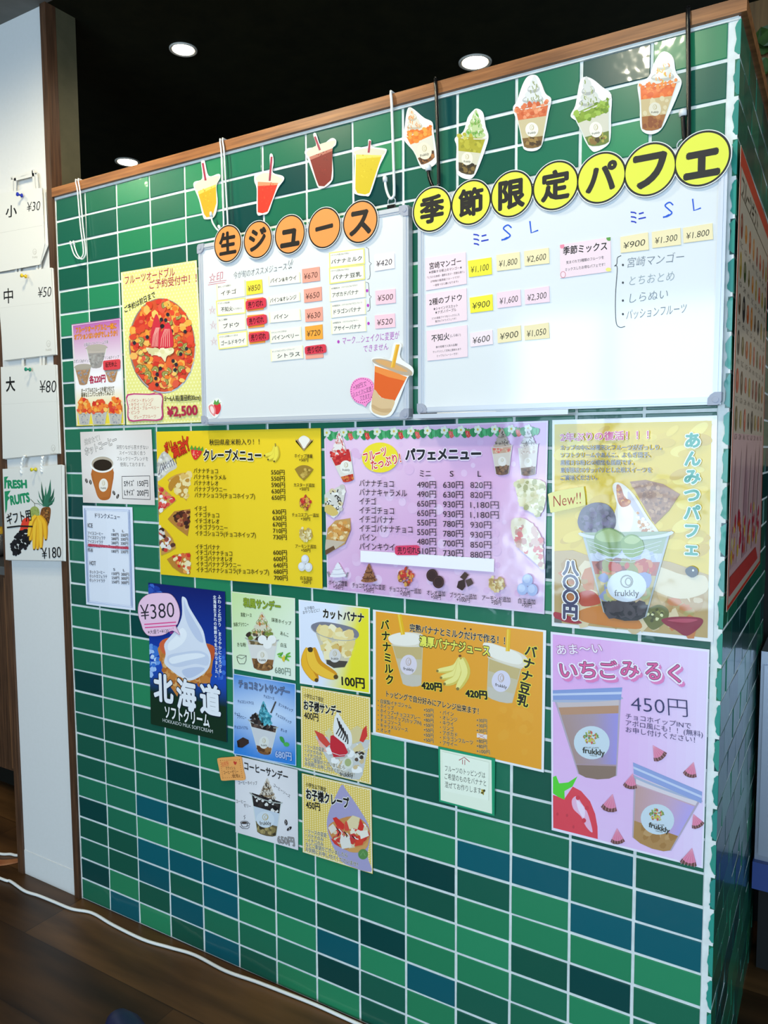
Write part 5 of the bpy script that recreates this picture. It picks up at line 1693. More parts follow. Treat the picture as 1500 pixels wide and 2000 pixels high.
for i in range(26):
    x, y = kr.uniform(60, 160), kr.uniform(440, 570)
    if inside((x, y), pl): s.ln([(x, y), (x + kr.uniform(-20, 20), y + kr.uniform(5, 20))], 6, '#2c201c')
s.sm([(48, 560), (90, 540), (140, 590), (105, 612), (60, 590)], '#d8bc6a', 3)
s.part('parfait_picture')
pl = [(72, 690), (120, 640), (215, 625), (218, 700), (180, 790), (110, 830), (55, 862), (62, 760)]
s.poly(pl, '#c89a58')
s.blobs([(80, 680), (210, 635), (205, 720), (150, 770), (90, 760)], 50, 9, 18, ['#d89a4a', '#e6bc7a', '#b87428', '#efd8a8', '#d0843a'], 8)
s.poly([(60, 760), (185, 775), (110, 830), (52, 862)], '#c8b8a4')
s.poly([(55, 830), (110, 800), (120, 822), (52, 864)], '#6a4a30')
for pl, cs, sd in (([(1265, 400), (1330, 375), (1455, 400), (1448, 560), (1400, 600), (1300, 540)], ['#e0d8b4', '#c8c08a', '#eee8d4', '#a8a468', '#d8cc9c'], 5),
                   ([(1240, 640), (1330, 630), (1420, 720), (1440, 830), (1440, 940), (1360, 880), (1262, 780)], ['#e6dcc4', '#d8b4a8', '#efe8d8', '#c89a90', '#dcd0b0', '#d87a7a'], 7)):
    s.part('parfait_picture')
    s.sm(pl, cs[0], 3)
    s.blobs(pl, 60, 12, 26, cs, sd)
s.part('menu_lettering')
s.lay += 20
T_ = '#241c28'
for st, x0, x1, y in (('ミニ', 658, 728, 342), ('S', 850, 873, 342), ('L', 1027, 1048, 342)): s.t(st, x0, y, x1, y, T_, 0.002, h=46)
for i, (st, x1, a, b_, c_) in enumerate((('バナナチョコ', 492, '490円', '630円', '820円'), ('バナナキャラメル', 577, '490円', '630円', '820円'), ('イチゴ', 380, '650円', '930円', '1,180円'), ('イチゴチョコ', 494, '650円', '930円', '1,180円'),
                                        ('イチゴバナナ', 494, '550円', '780円', '930円'), ('イチゴバナナチョコ', 612, '550円', '780円', '930円'), ('パイン', 380, '480円', '700円', '850円'), ('パインキウイ', 498, '510円', '730円', '880円'))):
    y = 402 + i * 57.5
    s.t(st, 275, y, x1, y + (x1 - 275) * 0.026, T_, 0.003, h=44)
    s.t(a, 642, 411 + i * 60.3, 762, 412 + i * 60.3, T_, 0.0, h=46)
    s.t(b_, 807, 412 + i * 62, 934, 413 + i * 62, T_, 0.0, h=47)
    s.t(c_, 980, 413 + i * 63.2, 1160 if ',' in c_ else 1113, 415 + i * 63.2, T_, -0.002, h=47)
for x, y, n_ in ((138, 958, 0), (335, 975, 1), (570, 995, 2), (760, 1010, 3), (945, 1025, 4), (1150, 1040, 5), (1345, 1055, 6)):
    s.part('topping_picture')
    if n_ == 0:
        swirl(s, x, y + 35, 110, 85, '#eceaf0', '#d4d0dc')
        s.ln([(72, 965), (85, 998)], 9, '#8a8a94').ln([(200, 970), (190, 1002)], 9, '#8a8a94')
    if n_ == 1: swirl(s, x, y + 48, 100, 108, '#9a6440', '#6a3c22', ['#4a2818'])
    if n_ == 2: s.blobs(ell(x, y, 46, 54), 90, 6, 11, ['#c8342c', '#e2703c', '#8a4a2a', '#d8a04c', '#b82c3c'], 3, 1.7)
    if n_ == 3:
        for dx, dy in ((-22, -22), (18, 20)): s.e(x + dx, y + dy, 36, 40, '#3a2220').ln(ell(x + dx, y + dy, 28, 32, 24), 2.5, '#5c3c36', True)
    if n_ == 4:
        for pl, cc in (([(915, 1000), (945, 965), (972, 985), (945, 1020)], '#4a342c'), ([(905, 1025), (945, 1012), (950, 1060), (930, 1085), (895, 1065)], '#3c2824'), ([(950, 1020), (985, 1005), (1002, 1040), (965, 1062)], '#54403a')): s.poly(pl, cc)
    if n_ == 5: s.blobs(ell(x, y, 50, 50), 60, 8, 15, ['#d8bc84', '#e6d4a4', '#c4a464', '#b8945a'], 4, 1.3)
    if n_ == 6:
        for dx, dy in ((0, -38), (-32, 20), (30, 25)): s.e(x + dx, y + dy, 34, 38, '#a4b4dc').e(x + dx - 5, y + dy - 6, 22, 25, '#bcc8e6')
s.part('topping_lettering')
for st, p_, x, y, w_ in (('ホイップ増量', '+50円', 141, 1036, 118), ('チョコホイップに変更', '+50円', 336, 1056, 208), ('チョコスプレー追加', '+30円', 567, 1080, 200), ('オレオ追加', '+50円', 763, 1100, 116), ('ブラウニー追加', '+100円', 936, 1117, 168), ('アーモンド追加', '+50円', 1146, 1135, 180), ('白玉追加', '+50円', 1340, 1152, 108)):
    s.t(st, x - w_ / 2, y - w_ * .03, x + w_ / 2, y + w_ * .05, T_, 0.004, h=32)
    s.t(p_, x - (42 if '100' in p_ else 31), y + 24, x + (42 if '100' in p_ else 31), y + 28, T_, 0.0, h=30)
s.build()
s = Sheet('blank_paper_strip', 'long white blank strip covering the last line of the pink parfait menu', 'paper strip', [(274, 832), (1126, 885), (1124, 970), (274, 905)], '#f2eef3', y=-0.0054, th=0.0006)
s.build()
qq = [(492, 815), (500, 803), (632, 798), (648, 808), (648, 850), (638, 862), (508, 862), (494, 852)]
s = Sheet('sold_out_tag', 'red sold-out tag stuck on the パインキウイ line of the pink parfait menu', 'tag', qq, '#dc3c64', y=-0.0062, th=0.0007, mt=M_GLOSS)
s.part('lettering')
s.t('売り切れ', 510, 832, 632, 830, '#2c0818', 0.012, h=44)
s.build()
# anmitsu parfait poster
fr(1060, 810, 1500 / 350)
q = [(80, 45), (1462, 5), (1425, 1903), (76, 1768)]
s = poster('anmitsu_parfait_poster', 'laminated yellow poster of a tall anmitsu parfait with a wafer fan at the wall corner', q, '#e6e4e2', M_LAM, grid=(2, 2))
iq = [(98, 80), (1415, 50), (1380, 1868), (98, 1738)]
s.part('background_picture')
kr = random.Random(11)
s.poly(iq, '#d6b81e')
for i in range(90):
    u, v = kr.uniform(0.05, 0.95), kr.uniform(0.03, 0.6)
    x, y = bil(iq, u, v)
    r = kr.uniform(50, 120)
    w2 = min(r, (u * 1300 + 10), ((1 - u) * 1300 + 10))
    s.e(x, y, w2, r * 0.45, kr.choice(['#d8ba1c', '#dec236', '#ceae18', '#e2cc54', '#d4b420', '#c8a41a']), rot=kr.uniform(-40, 10))
lowq = [bil(iq, 0, 0.64), bil(iq, .12, 0.63), bil(iq, .3, 0.67), bil(iq, .62, 0.65), bil(iq, .75, .66), bil(iq, 1, 0.71), bil(iq, 1, 1), bil(iq, 0, 1)]
s.poly(lowq, '#b89a62')
s.blobs([bil(iq, .05, .72), bil(iq, .95, .72), bil(iq, .95, .97), bil(iq, .05, .97)], 60, 40, 75, ['#c8a870', '#d8c49c', '#b08a4c', '#a89858', '#cbb48a', '#c2763a'], 6, 1.8)
s.sm([(820, 1310), (960, 1270), (1180, 1340), (1360, 1350), (1370, 1480), (1150, 1540), (900, 1450)], '#d8c8a4')
s.sm([(300, 1500), (400, 1470), (470, 1520), (480, 1580), (330, 1600)], '#b8482c')
s.sm([(310, 1640), (520, 1600), (760, 1680), (820, 1790), (520, 1765), (320, 1720)], '#c87a2c')
s.sm([(100, 1650), (210, 1680), (330, 1740), (240, 1745), (110, 1705)], '#a82030')
s.sm([(840, 1660), (960, 1590), (1050, 1630), (1040, 1720), (930, 1800), (860, 1740)], '#6a6a30')
s.blobs([(860, 1670), (960, 1620), (1020, 1660), (930, 1740)], 20, 10, 18, ['#8a8a48', '#d8d8a4', '#4a4a20'], 5)
s.sm([(1000, 1710), (1120, 1690), (1320, 1700), (1330, 1760), (1210, 1850), (1110, 1800), (1020, 1750)], '#8a1c34')
s.sm([(1040, 1720), (1180, 1706), (1300, 1715), (1200, 1740)], '#b04458')
s.poly([(98, 1700), (160, 1720), (160, 1744), (98, 1738)], '#6a6258')
s.part('wafer_picture')
wf_ = [(945, 925), (735, 560)] + ell(760, 1000, 480, 445, 14, 270, 318)[1:] + [(1150, 668)]
s.poly([(940, 920), (730, 560), (860, 545), (1010, 580), (1150, 665), (1060, 800)], '#9a6a42')
s.blobs([(930, 890), (750, 580), (860, 560), (1010, 595), (1125, 668), (1050, 790)], 90, 10, 22, ['#ab7c52', '#8c5c38', '#b88c62', '#7e5232'], 7)
s.part('soft_cream_picture')
s.sm([(585, 605), (625, 565), (700, 600), (790, 700), (880, 850), (975, 980), (1000, 1060), (850, 1080), (620, 1010), (600, 860), (620, 740)], '#ddd6cc', 4)
s.sm([(640, 650), (700, 680), (760, 800), (740, 960), (660, 980), (630, 860)], '#efebe6', 4)
s.sm([(720, 640), (800, 760), (880, 900), (860, 920), (780, 820), (720, 720)], '#bfb8c2', 4)
s.sm([(620, 590), (655, 600), (690, 690), (740, 720), (720, 760), (660, 770), (625, 700)], '#b4622c', 4)
s.blobs([(630, 600), (735, 730), (690, 760), (640, 700)], 16, 8, 16, ['#c87a34', '#9a4a20', '#d89a4c'], 4)
s.blobs([(780, 800), (960, 990), (980, 1060), (840, 1040), (790, 900)], 60, 9, 20, ['#efe8dc', '#d8c8b0', '#c88a4a', '#e2d6c4', '#b8784a'], 9)
s.part('bean_scoop_picture')
s.sm([(300, 860), (340, 780), (440, 735), (550, 755), (612, 850), (600, 950), (500, 990), (430, 1000), (330, 970), (298, 920)], '#5a5060', 4)
s.blobs([(330, 830), (450, 755), (580, 820), (580, 930), (440, 980), (330, 940)], 60, 14, 30, ['#645a6a', '#4a4250', '#74697c', '#3c3442', '#6a5a78'], 5)
s.part('cup_picture')
cup(s, [(330, 985), (1075, 975), (870, 1690), (510, 1650)], [(0.0, 0.26, '#9aa88a', None), (0.26, 0.36, '#b8bccc', ['#c4c8d8', '#a8aec0']), (0.36, 0.52, '#a8543c', ['#b8442c', '#8a8a3a', '#c87a4a', '#7a3424']), (0.52, 0.86, '#b0a068', ['#c8b070', '#98a050', '#a8b080', '#c4a888', '#8890b8']), (0.86, 1, '#2e2a2c', ['#443c40', '#221e22'])], '#c8ccd2', 0.075, 60, None, 6, '#aab0b0')
s.sm([(440, 1010), (480, 965), (560, 945), (640, 975), (690, 1030), (660, 1140), (600, 1185), (500, 1170), (440, 1100)], '#6d8a3a', 4)
s.sm([(450, 1010), (560, 955), (680, 1020), (640, 1060), (500, 1060)], '#9aae68', 4)
s.sm([(660, 1050), (740, 1000), (830, 1040), (850, 1130), (780, 1190), (690, 1170)], '#7a9640', 4)
s.sm([(690, 1040), (750, 1010), (820, 1045), (770, 1080), (700, 1070)], '#a4b670', 4)
for k_ in range(4):
    y_ = 1050 + k_ * 35
    s.ln([(380 + k_ * 12, y_), (560, y_ + 70), (760, y_ + 75), (1000 - k_ * 14, y_ + 5)], 4, '#cfd6dc')
s.part('cup_logo', sub=True)
logo(s, 708, 1432, 165, 132, '#cdd4de', 0, True, '#8a8a80')
s.part('black_bean_picture')
s.sm([(1200, 1290), (1250, 1265), (1300, 1290), (1295, 1340), (1250, 1360), (1205, 1330)], '#1c1820', 4)
s.e(1262, 1300, 9, 9, '#d8d8e0')
s.part('title_lettering')
s.v_('あんみつパフェ', 1258, 215, 1248, 1118, '#1f8f78', 0.04, '#e8efe8', 0.06, 0.9)
s.part('subtitle_lettering')
s.t('2年ぶりの復活！！！', 155, 190, 890, 168, '#c23a7a', 0.03, h=66, o='#f2ecd8', ow=0.04)
s.part('lettering')
for i, (st, x1) in enumerate((('カップの中には寒天とフルーツがぎっしり。', 1000), ('ソフトクリームやあんこ、よもぎ団子、', 905), ('黒蜜きな粉との相性も抜群です。', 765), ('夏季限定のサッパリとした和スイーツを', 916), ('ご賞味ください。', 462))):
    s.t(st, 155, 276 + i * 63, x1, 273 + i * 63, '#2c2a4c', 0.018, h=40, o='#e8dca8', ow=0.03)
s.part('price_lettering')
s.v_('八〇〇円', 240, 1280, 236, 1645, '#3c3a5c', 0.045, '#efece8', 0.07, 1.12)
s.build()
s = Sheet('new_sticker', 'pale yellow sticker reading New on the left edge of the anmitsu parfait poster', 'sticker', smooth([(52, 660), (150, 632), (320, 605), (345, 615), (358, 740), (340, 762), (200, 795), (80, 820), (62, 800), (48, 690)], 3), '#ece6a0', y=-0.0068, th=0.0006)
s.part('lettering')
s.t('New!!', 84, 722, 322, 690, '#a8343c', -0.012, sh=0.18, h=120)
s.build()

# strawberry milk poster
fr(1060, 1220, 4.0)
q = [(62, 55), (1303, 195), (1252, 1905), (70, 1605)]
s = poster('strawberry_milk_poster', 'pink laminated strawberry milk poster with two cups and chocolate cones, 450円', q, '#e9e2ee', M_LAM, grid=(2, 2))
iq = [(78, 75), (1290, 212), (1240, 1888), (82, 1588)]
s.part('background_picture')
n_ = 16
for j in range(n_):
    for i in range(n_):
        qq = [bil(iq, i / n_, j / n_), bil(iq, (i + 1) / n_, j / n_), bil(iq, (i + 1) / n_, (j + 1) / n_), bil(iq, i / n_, (j + 1) / n_)]
        u, v = (i + .5) / n_, (j + .5) / n_
        s.poly(qq, mixc('#dc7fd4', '#e6d2ee', 0.25 + 0.75 * max(u, 0.15 + v * 0.5)), inc=0)
s.lay += 2
s.part('strawberry_picture')
s.poly([(80, 1330)] + [(80, 1330), (170, 1360), (235, 1265), (300, 1300), (370, 1380), (410, 1480), (428, 1580), (430, 1675), (82, 1587)][1:], '#e0404e')
s.sm([(228, 1370), (265, 1340), (300, 1390), (350, 1470), (390, 1620), (340, 1580), (300, 1500), (240, 1440)], '#e8b4d0', 4)
s.sm([(262, 1370), (300, 1400), (330, 1450), (320, 1510), (280, 1450)], '#f0d8ec', 3)
for x, y in ((275, 1352), (345, 1432), (322, 1530)): s.e(x, y, 17, 18, '#d43646')
for x, y in ((115, 1480), (190, 1490), (240, 1580)): s.e(x, y, 9, 13, '#c83444')
s.poly([(80, 1190), (105, 1180), (128, 1240), (200, 1232), (272, 1185), (232, 1265), (170, 1300), (172, 1368), (120, 1345), (80, 1318)], '#52cf2c')


def big_cup(s, cq, lid, layers, lg, rim, tint):
    s.part('cup_picture')
    cup(s, cq, layers, '#a8b0c8', 0.03, 10, None, 3, '#b4a4b4')
    v0, v1, c0, c1, c2 = tint
    fade(s, [bil(cq, .03, v0), bil(cq, .55, v0), bil(cq, .55, v1), bil(cq, .03, v1)], c0, c1)
    fade(s, [bil(cq, .55, v0), bil(cq, .97, v0), bil(cq, .97, v1), bil(cq, .55, v1)], c1, c2)
    s.poly(lid, rim)
    s.poly([lerp(lid[0], lid[3], .35), lerp(lid[1], lid[2], .35), lerp(lid[1], lid[2], .55), lerp(lid[0], lid[3], .55)], '#c4cce4')
    s.part('cup_logo', sub=True)
    x, y, rx, ry, rt = lg
    s.e(x, y, rx, ry, '#c9d6de', rot=rt)
    s.blobs(ell(x - 5, y - ry * 0.3, rx * 0.42, ry * 0.42), 60, 5, 10, ['#c8b84a', '#8aa04a', '#c8584a', '#d8c86a', '#6a8a4a'], 8, 1.4)
    s.t('FRUIT CAFE', x - rx * .4, y + ry * .27 + rt * .2, x + rx * .4, y + ry * .25 + rt * .9, '#6a6a5a', 0, h=14)
    s.t('frukkly', x - rx * .5, y + ry * .5 - rx * .5 * math.tan(math.radians(rt)), x + rx * .72, y + ry * .5 + rx * .7 * math.tan(math.radians(rt)), '#3c3a2c', 0.025)
    s.t('MARCHE', x - rx * .1, y + ry * .75, x + rx * .3, y + ry * .77 + rt * .5, '#6a6a5a', 0, h=12)


big_cup(s, [(90, 590), (612, 570), (580, 1180), (275, 1165)], [(78, 512), (622, 490), (610, 588), (80, 588)],
        [(0.0, 0.1, '#c8b8b8', None), (0.1, 0.2, '#b88a6a', None), (0.2, 0.88, '#ab8f96', None), (0.88, 1, '#8a7060', None)], (383, 922, 140, 130, 8), '#8498cc', (0.2, 0.86, '#a98c84', '#a892a0', '#9c90d6'))
big_cup(s, [(715, 1180), (1235, 1370), (1005, 1765), (700, 1660)], [(706, 1075), (1246, 1305), (1240, 1395), (712, 1165)],
        [(0.0, 0.12, '#dccfd4', None), (0.12, 0.72, '#c8a4b0', None), (0.72, 1, '#b0844c', ['#bc9460', '#a4763c'])], (897, 1520, 132, 118, 18), '#8f9fd0', (0.14, 0.72, '#c29a94', '#c8a4b8', '#b4a2e0'))
for x, y, r, rt in ((898, 1000, 70, -35), (1160, 1135, 66, 15), (690, 1225, 66, 10), (528, 1395, 76, 12), (1200, 1535, 62, -25), (584, 1655, 66, -5), (1148, 1820, 80, 12)):
    a = math.radians(rt)
    s.part('choco_cone_picture')

    def T(u, v): return (x + r * (u * math.cos(a) - v * math.sin(a)), y + r * (u * math.sin(a) + v * math.cos(a)))
    s.poly([T(0.05, -1.0), T(0.85, 0.62), T(0.5, 0.82), T(0, 0.9), T(-0.5, 0.82), T(-0.85, 0.55)], '#de7a9a')
    s.poly([T(-0.68, 0.2), T(-0.85, 0.55), T(-0.5, 0.82), T(0, 0.9), T(0.5, 0.82), T(0.85, 0.62), T(0.66, 0.28), T(0.3, 0.48), T(0, 0.52), T(-0.35, 0.44)], '#6a4038')
    for k_ in range(5):
        u = -0.62 + k_ * 0.3
        s.ln([T(0.05, -0.95), T(u, 0.4), T(u * 1.12, 0.8)], r * 0.035, '#eaa0b4')
s.part('title_lettering')
s.t('あま～い', 112, 196, 462, 182, '#efe2ee', 0.01, h=76, o='#b06a9a', ow=0.035)
for i, (ch, x, y, w_, h_) in enumerate((('い', 202, 355, 128, 140), ('ち', 352, 352, 116, 150), ('ご', 516, 352, 128, 152), ('み', 680, 345, 136, 148), ('る', 862, 360, 112, 160), ('く', 1030, 378, 90, 160))):
    s.t(ch, x - w_ / 2 + 18, y + 22, x + w_ / 2 + 18, y + 26, '#e07ab4', 0.10, h=h_ * 0.86)
    s.lay += 3
    s.t(ch, x - w_ / 2, y - 3, x + w_ / 2, y + 3, '#d8488c', 0.035, h=h_ * 0.86, o='#f2e6f4', ow=0.085)
    s.lay += 3
    s.t(ch, x - w_ / 2, y - 3, x + w_ / 2, y + 3, '#dc5a96', 0.01, h=h_ * 0.86, o='#5a2a50', ow=0.03)
s.part('price_lettering')
s.t('450円', 690, 610, 1132, 652, '#1f2258', -0.012, h=135)
s.part('lettering')
for i, (st, x1) in enumerate((('チョコホイップINで', 1160), ('アポロ風にも！！(無料)', 1252), ('お申し付けください！', 1190))):
    s.t(st, 650, 712 + i * 52, x1, 712 + i * 52 + (x1 - 650) * 0.155, '#2c2c5c', -0.004, h=44)
s.build()

# hokkaido soft cream poster
fr(260, 1130, 3.125)
q = [(92, 25), (560, 80), (573, 1000), (108, 888)]
s = poster('soft_cream_poster', 'dark blue poster of a white soft-serve cone reading 北海道', q, lambda u, v: (mixc('#0c1c66', '#1440a8', v / 0.55) if v < 0.55 else mixc('#1c4cb0', '#14301c', (v - 0.62) / 0.14)) if v < 0.8 else '#12301f', M_GLOSS, grid=(8, 30))
for pl, cs, sd in (([(94, 40), (150, 60), (180, 120), (96, 110)], ['#2a50b0', '#3a68c4', '#1c3c9c'], 3), ([(98, 400), (150, 400), (160, 520), (102, 600)], ['#6a9ae0', '#a4c4f0', '#3a74cc', '#c8dcf4'], 4), ([(500, 420), (564, 440), (566, 640), (500, 600)], ['#2c5cc0', '#1c48a8', '#3c70cc'], 5)):
    s.part('cloud_picture')
    s.blobs(pl, 26, 10, 22, cs, sd)
s.part('cone_picture')
cn = [(150, 430), (178, 375), (230, 355), (420, 390), (470, 400), (498, 430), (480, 560), (470, 640), (300, 640), (270, 720), (215, 640), (180, 540)]
s.poly(cn, '#c8803c')
s.sm([(160, 400), (200, 365), (225, 380), (205, 450), (185, 460)], '#d8643a', 3)
s.sm([(440, 405), (480, 405), (500, 430), (490, 500), (470, 470)], '#c4582c', 3)
s.blobs([(160, 450), (215, 470), (290, 600), (470, 560), (470, 630), (280, 690), (200, 620)], 50, 10, 20, ['#d89a58', '#c07834', '#e2b070', '#b86a2c'], 6)
s.part('soft_cream_picture')
sc = [(298, 120), (312, 112), (328, 128), (345, 175), (390, 250), (430, 320), (448, 400), (475, 470), (465, 540), (420, 590), (350, 622), (290, 600), (235, 560), (192, 515), (200, 460), (192, 400), (235, 345), (275, 290), (300, 220)]
s.sm(sc, '#dfe3ee', 4)
s.sm([(312, 130), (330, 180), (375, 260), (415, 330), (430, 390), (390, 370), (340, 290), (315, 210)], '#c4cde4', 4)
s.sm([(300, 300), (260, 350), (215, 400), (225, 440), (300, 400), (330, 340)], '#f0f2f6', 4)
s.sm([(215, 470), (300, 450), (400, 440), (460, 470), (455, 530), (380, 520), (280, 540), (220, 520)], '#ccd4e6', 4)
s.sm([(225, 485), (310, 462), (400, 455), (440, 475), (330, 500), (240, 520)], '#eceff5', 4)
s.sm([(300, 560), (380, 540), (440, 550), (380, 595), (330, 605)], '#c0cae2', 4)
s.part('title_lettering')
for ch, x, y, w_, h_ in (('北', 186, 670, 112, 158), ('海', 326, 712, 112, 172), ('道', 472, 742, 118, 168)):
    s.t(ch, x - w_ / 2, y - 12, x + w_ / 2, y + 12, '#eceef2', 0.032, h=h_, o='#1c2434', ow=0.035)
s.part('subtitle_lettering')
s.t('ソフトクリーム', 196, 812, 466, 870, '#f0f0ee', 0.025, h=76, o='#152016', ow=0.05)
s.t('HOKKAIDO MILK SOFTCREAM', 182, 862, 488, 932, '#d8dcd8', -0.004, h=26)
s.part('lettering')
s.v_('ふわっと広がり、まろやかにとろける…', 528, 112, 533, 590, '#e8ecf4', 0.016, None, 0, 0.98)
s.part('lettering')
s.v_('北海道生まれの新鮮な牛乳で作りました。', 499, 115, 512, 592, '#e8ecf4', 0.016, None, 0, 0.98)
s.build()
s = Sheet('price_bubble', 'pink speech bubble ¥380 stuck on the upper left of the blue soft-serve poster', 'price sign', smooth([(30, 210), (40, 140), (95, 95), (190, 88), (235, 100), (270, 150), (285, 215), (272, 275), (260, 290), (284, 345), (240, 318), (180, 345), (100, 350), (65, 320), (50, 280)], 4), '#ecc4dc', y=-0.0048, th=0.0008)
s.ln(smooth([(30, 210), (40, 140), (95, 95), (190, 88), (235, 100), (270, 150), (285, 215), (272, 275), (260, 290), (284, 345), (240, 318), (180, 345), (100, 350), (65, 320), (50, 280)], 4), 2, '#8a5a78', True)
s.part('price_lettering')
s.t('¥380', 45, 205, 250, 185, '#2c2a34', -0.006, sh=0.1, h=112)
s.ln([(68, 280), (262, 266)], 7, '#e0488c').ln([(72, 300), (262, 286)], 7, '#e0488c')
s.part('lettering')
s.t('※大盛り+¥120', 90, 327, 216, 318, '#3c3640', 0.0, h=24)
s.t('カップ', 218, 312, 248, 304, '#c83a7a', 0.0, h=13)
s.t('追加', 224, 332, 244, 328, '#c83a7a', 0.0, h=13)
s.build()

# sundae posters
SUN = 'sundae posters stacked beside the soft-serve poster'


def sundae_cup(s, cq, sw, lay, lg, extra=None, seed=3):
    s.part('sundae_picture')
    swirl(s, *sw, seed=seed, n=34)
    cup(s, cq, lay, '#a8aaa4', 0.09, 26, lg, seed)
    mid = lerp(cq[0], cq[1], 0.5)
    if extra: s.blobs(*extra)


s = poster('sundae_poster', 'pale green Japanese-style sundae poster, topmost of the three sundae sheets, 680円', [(597, 78), (988, 120), (990, 622), (607, 550)], lambda u, v: mixc('#b9d878', '#e2ecd8', min(1, 0.25 + v * 0.5 + u * 0.5)), group=SUN)
s.ln([(600, 82), (986, 124), (988, 618), (609, 547)], 5, '#e6eade', True)
sundae_cup(s, [(690, 360), (885, 372), (852, 555), (735, 545)], (785, 345, 150, 140, '#d6d0b8', '#a8a070', ['#c8642c', '#6a7a2c', '#e0b070', '#8a9a4a'], 0), [(0, 0.22, '#cfc4b0', ['#a89068', '#6a5a3c']), (0.22, 0.68, '#dcd8d2', None), (0.68, 1, '#8a6038', ['#a87a48', '#6a4828'])], (790, 478, 34, 42, '#e6e2da', 4),
           ([(700, 330), (870, 340), (860, 380), (705, 365)], 24, 9, 18, ['#5a4a38', '#a8a050', '#7a8a3c', '#3a2c24'], 4))
for x, y in ((790, 372), (848, 372), (822, 402)): s.e(x, y, 27, 27, '#efede8')
s.part('title_lettering')
s.t('和風サンデー', 675, 145, 900, 172, '#8aa02c', 0.03, h=52, o='#4c5c1c', ow=0.035)
s.part('lettering')
for st, x0, y0, x1, y1 in (('黒蜜ソース', 658, 220, 724, 224), ('抹茶ブラウニー', 614, 280, 706, 280), ('抹茶ホイップ', 846, 250, 966, 274), ('あんこ', 900, 332, 950, 345), ('白玉', 902, 404, 938, 410), ('きな粉', 636, 402, 690, 404)):
    s.t(st, x0, y0, x1, y1, '#3a4420', 0.0, h=24)
s.part('tea_bowl_picture')
s.ln([(634, 475), (650, 466), (692, 470), (690, 500), (680, 520), (650, 520), (638, 500)], 3, '#3c3a34', True)
s.ln([(636, 478), (665, 490), (692, 472)], 2.5, '#3c3a34')
s.part('bamboo_leaf_picture')
for a in range(9):
    x, y = 922 + 26 * math.cos(a * 0.75), 475 + 18 * math.sin(a * 1.3)
    s.e(x, y, 17, 6, ['#6ab03a', '#8ac44a', '#d8c03a', '#4a9a3c'][a % 4], rot=a * 41)
s.part('price_lettering')
s.t('680円', 866, 556, 962, 570, '#7a8a78', 0.0, h=46)
s.build()

s = poster('sundae_poster', 'blue chocolate mint sundae poster, middle of the three sundae sheets, 680円', [(610, 580), (992, 642), (995, 1145), (612, 1072)], lambda u, v: mixc('#2f7fd0', '#cfe0f2', 1 - min(1, abs(v - 0.42) * 1.7 + abs(u - 0.5) * 0.5)), group=SUN)
s.ln([(612, 583), (990, 645), (993, 1141), (614, 1069)], 5, '#d4e0ee', True)
sundae_cup(s, [(708, 860), (882, 905), (842, 1070), (760, 1055)], (795, 890, 110, 140, '#5aa8b8', '#2c7484', ['#2a2420', '#1c4a54', '#8ad0d8'], 0), [(0, 0.22, '#4a3a34', ['#2c201c', '#6a5448']), (0.22, 0.8, '#cfcfd0', None), (0.8, 1, '#7a5030', ['#94683c', '#5a3820'])], (800, 1000, 30, 38, '#dcdcd6', 6), None, 7)
s.blobs([(712, 855), (760, 800), (770, 870), (830, 900), (878, 905), (800, 915)], 34, 8, 16, ['#2c2422', '#463a36', '#8a8078', '#1c1614'], 5)
s.blobs([(795, 800), (840, 830), (835, 890), (800, 890)], 30, 6, 12, ['#58b0c0', '#3c94a4', '#84ccd4', '#2a7484'], 6)
s.ln([(842, 820), (872, 750)], 9, '#4a4440')
s.part('title_lettering')
s.t('チョコミントサンデー', 646, 640, 956, 694, '#6a7a9a', 0.02, h=48, o='#26304c', ow=0.035)
s.part('lettering')
for st, x0, y0, x1, y1 in (('チョコソース', 798, 716, 862, 732), ('チョコミントアイス', 640, 748, 736, 760), ('ミントホイップ', 890, 766, 976, 808), ('チョコ', 620, 824, 652, 828), ('ブラウニー', 636, 842, 692, 850), ('チョコスティック', 872, 826, 966, 880), ('チョコシリアル', 620, 904, 702, 912), ('オレオ', 902, 920, 940, 934)):
    s.t(st, x0, y0, x1, y1, '#243a6a', 0.0, h=20)
s.part('chocolate_picture')
s.poly([(635, 990), (672, 968), (706, 985), (708, 1005), (668, 1032), (646, 1030)], '#3a2822').poly([(635, 990), (650, 1000), (652, 1030), (640, 1028)], '#281a16')
s.part('mint_leaf_picture')
s.sm([(896, 965), (915, 968), (926, 995), (920, 1005), (902, 990)], '#3c9a48', 3).sm([(920, 1005), (940, 998), (955, 1012), (945, 1025), (925, 1020)], '#4aac50', 3)
s.part('price_lettering')
s.t('680円', 870, 1068, 968, 1086, '#a8bce0', 0.02, h=48, o='#24509c', ow=0.03)
s.build()

s = poster('sundae_poster', 'pale grey coffee sundae poster, lowest of the three sundae sheets, 650円', [(622, 1080), (1003, 1168), (1007, 1658), (625, 1548)], lambda u, v: mixc('#d2ced0', '#eae6e6', 1 - abs(u - .5) - abs(v - .5) * .6), group=SUN)
sundae_cup(s, [(718, 1305), (908, 1365), (876, 1570), (755, 1545)], (815, 1345, 115, 125, '#cfc4b4', '#9a8468', ['#4a3420', '#7a5a38', '#2c2018'], 0.02), [(0, 0.34, '#2a2424', ['#3c3430', '#e0dcd6', '#1a1616']), (0.34, 0.72, '#c4ced8', None), (0.72, 1, '#6a5c3c', ['#8a7a4a', '#3c3424', '#a89460'])], (808, 1470, 56, 50, '#d0d8de', 10), None, 9)
s.part('title_lettering')
s.t('コーヒーサンデー', 680, 1140, 945, 1212, '#33302e', 0.02, h=50)
s.part('lettering')
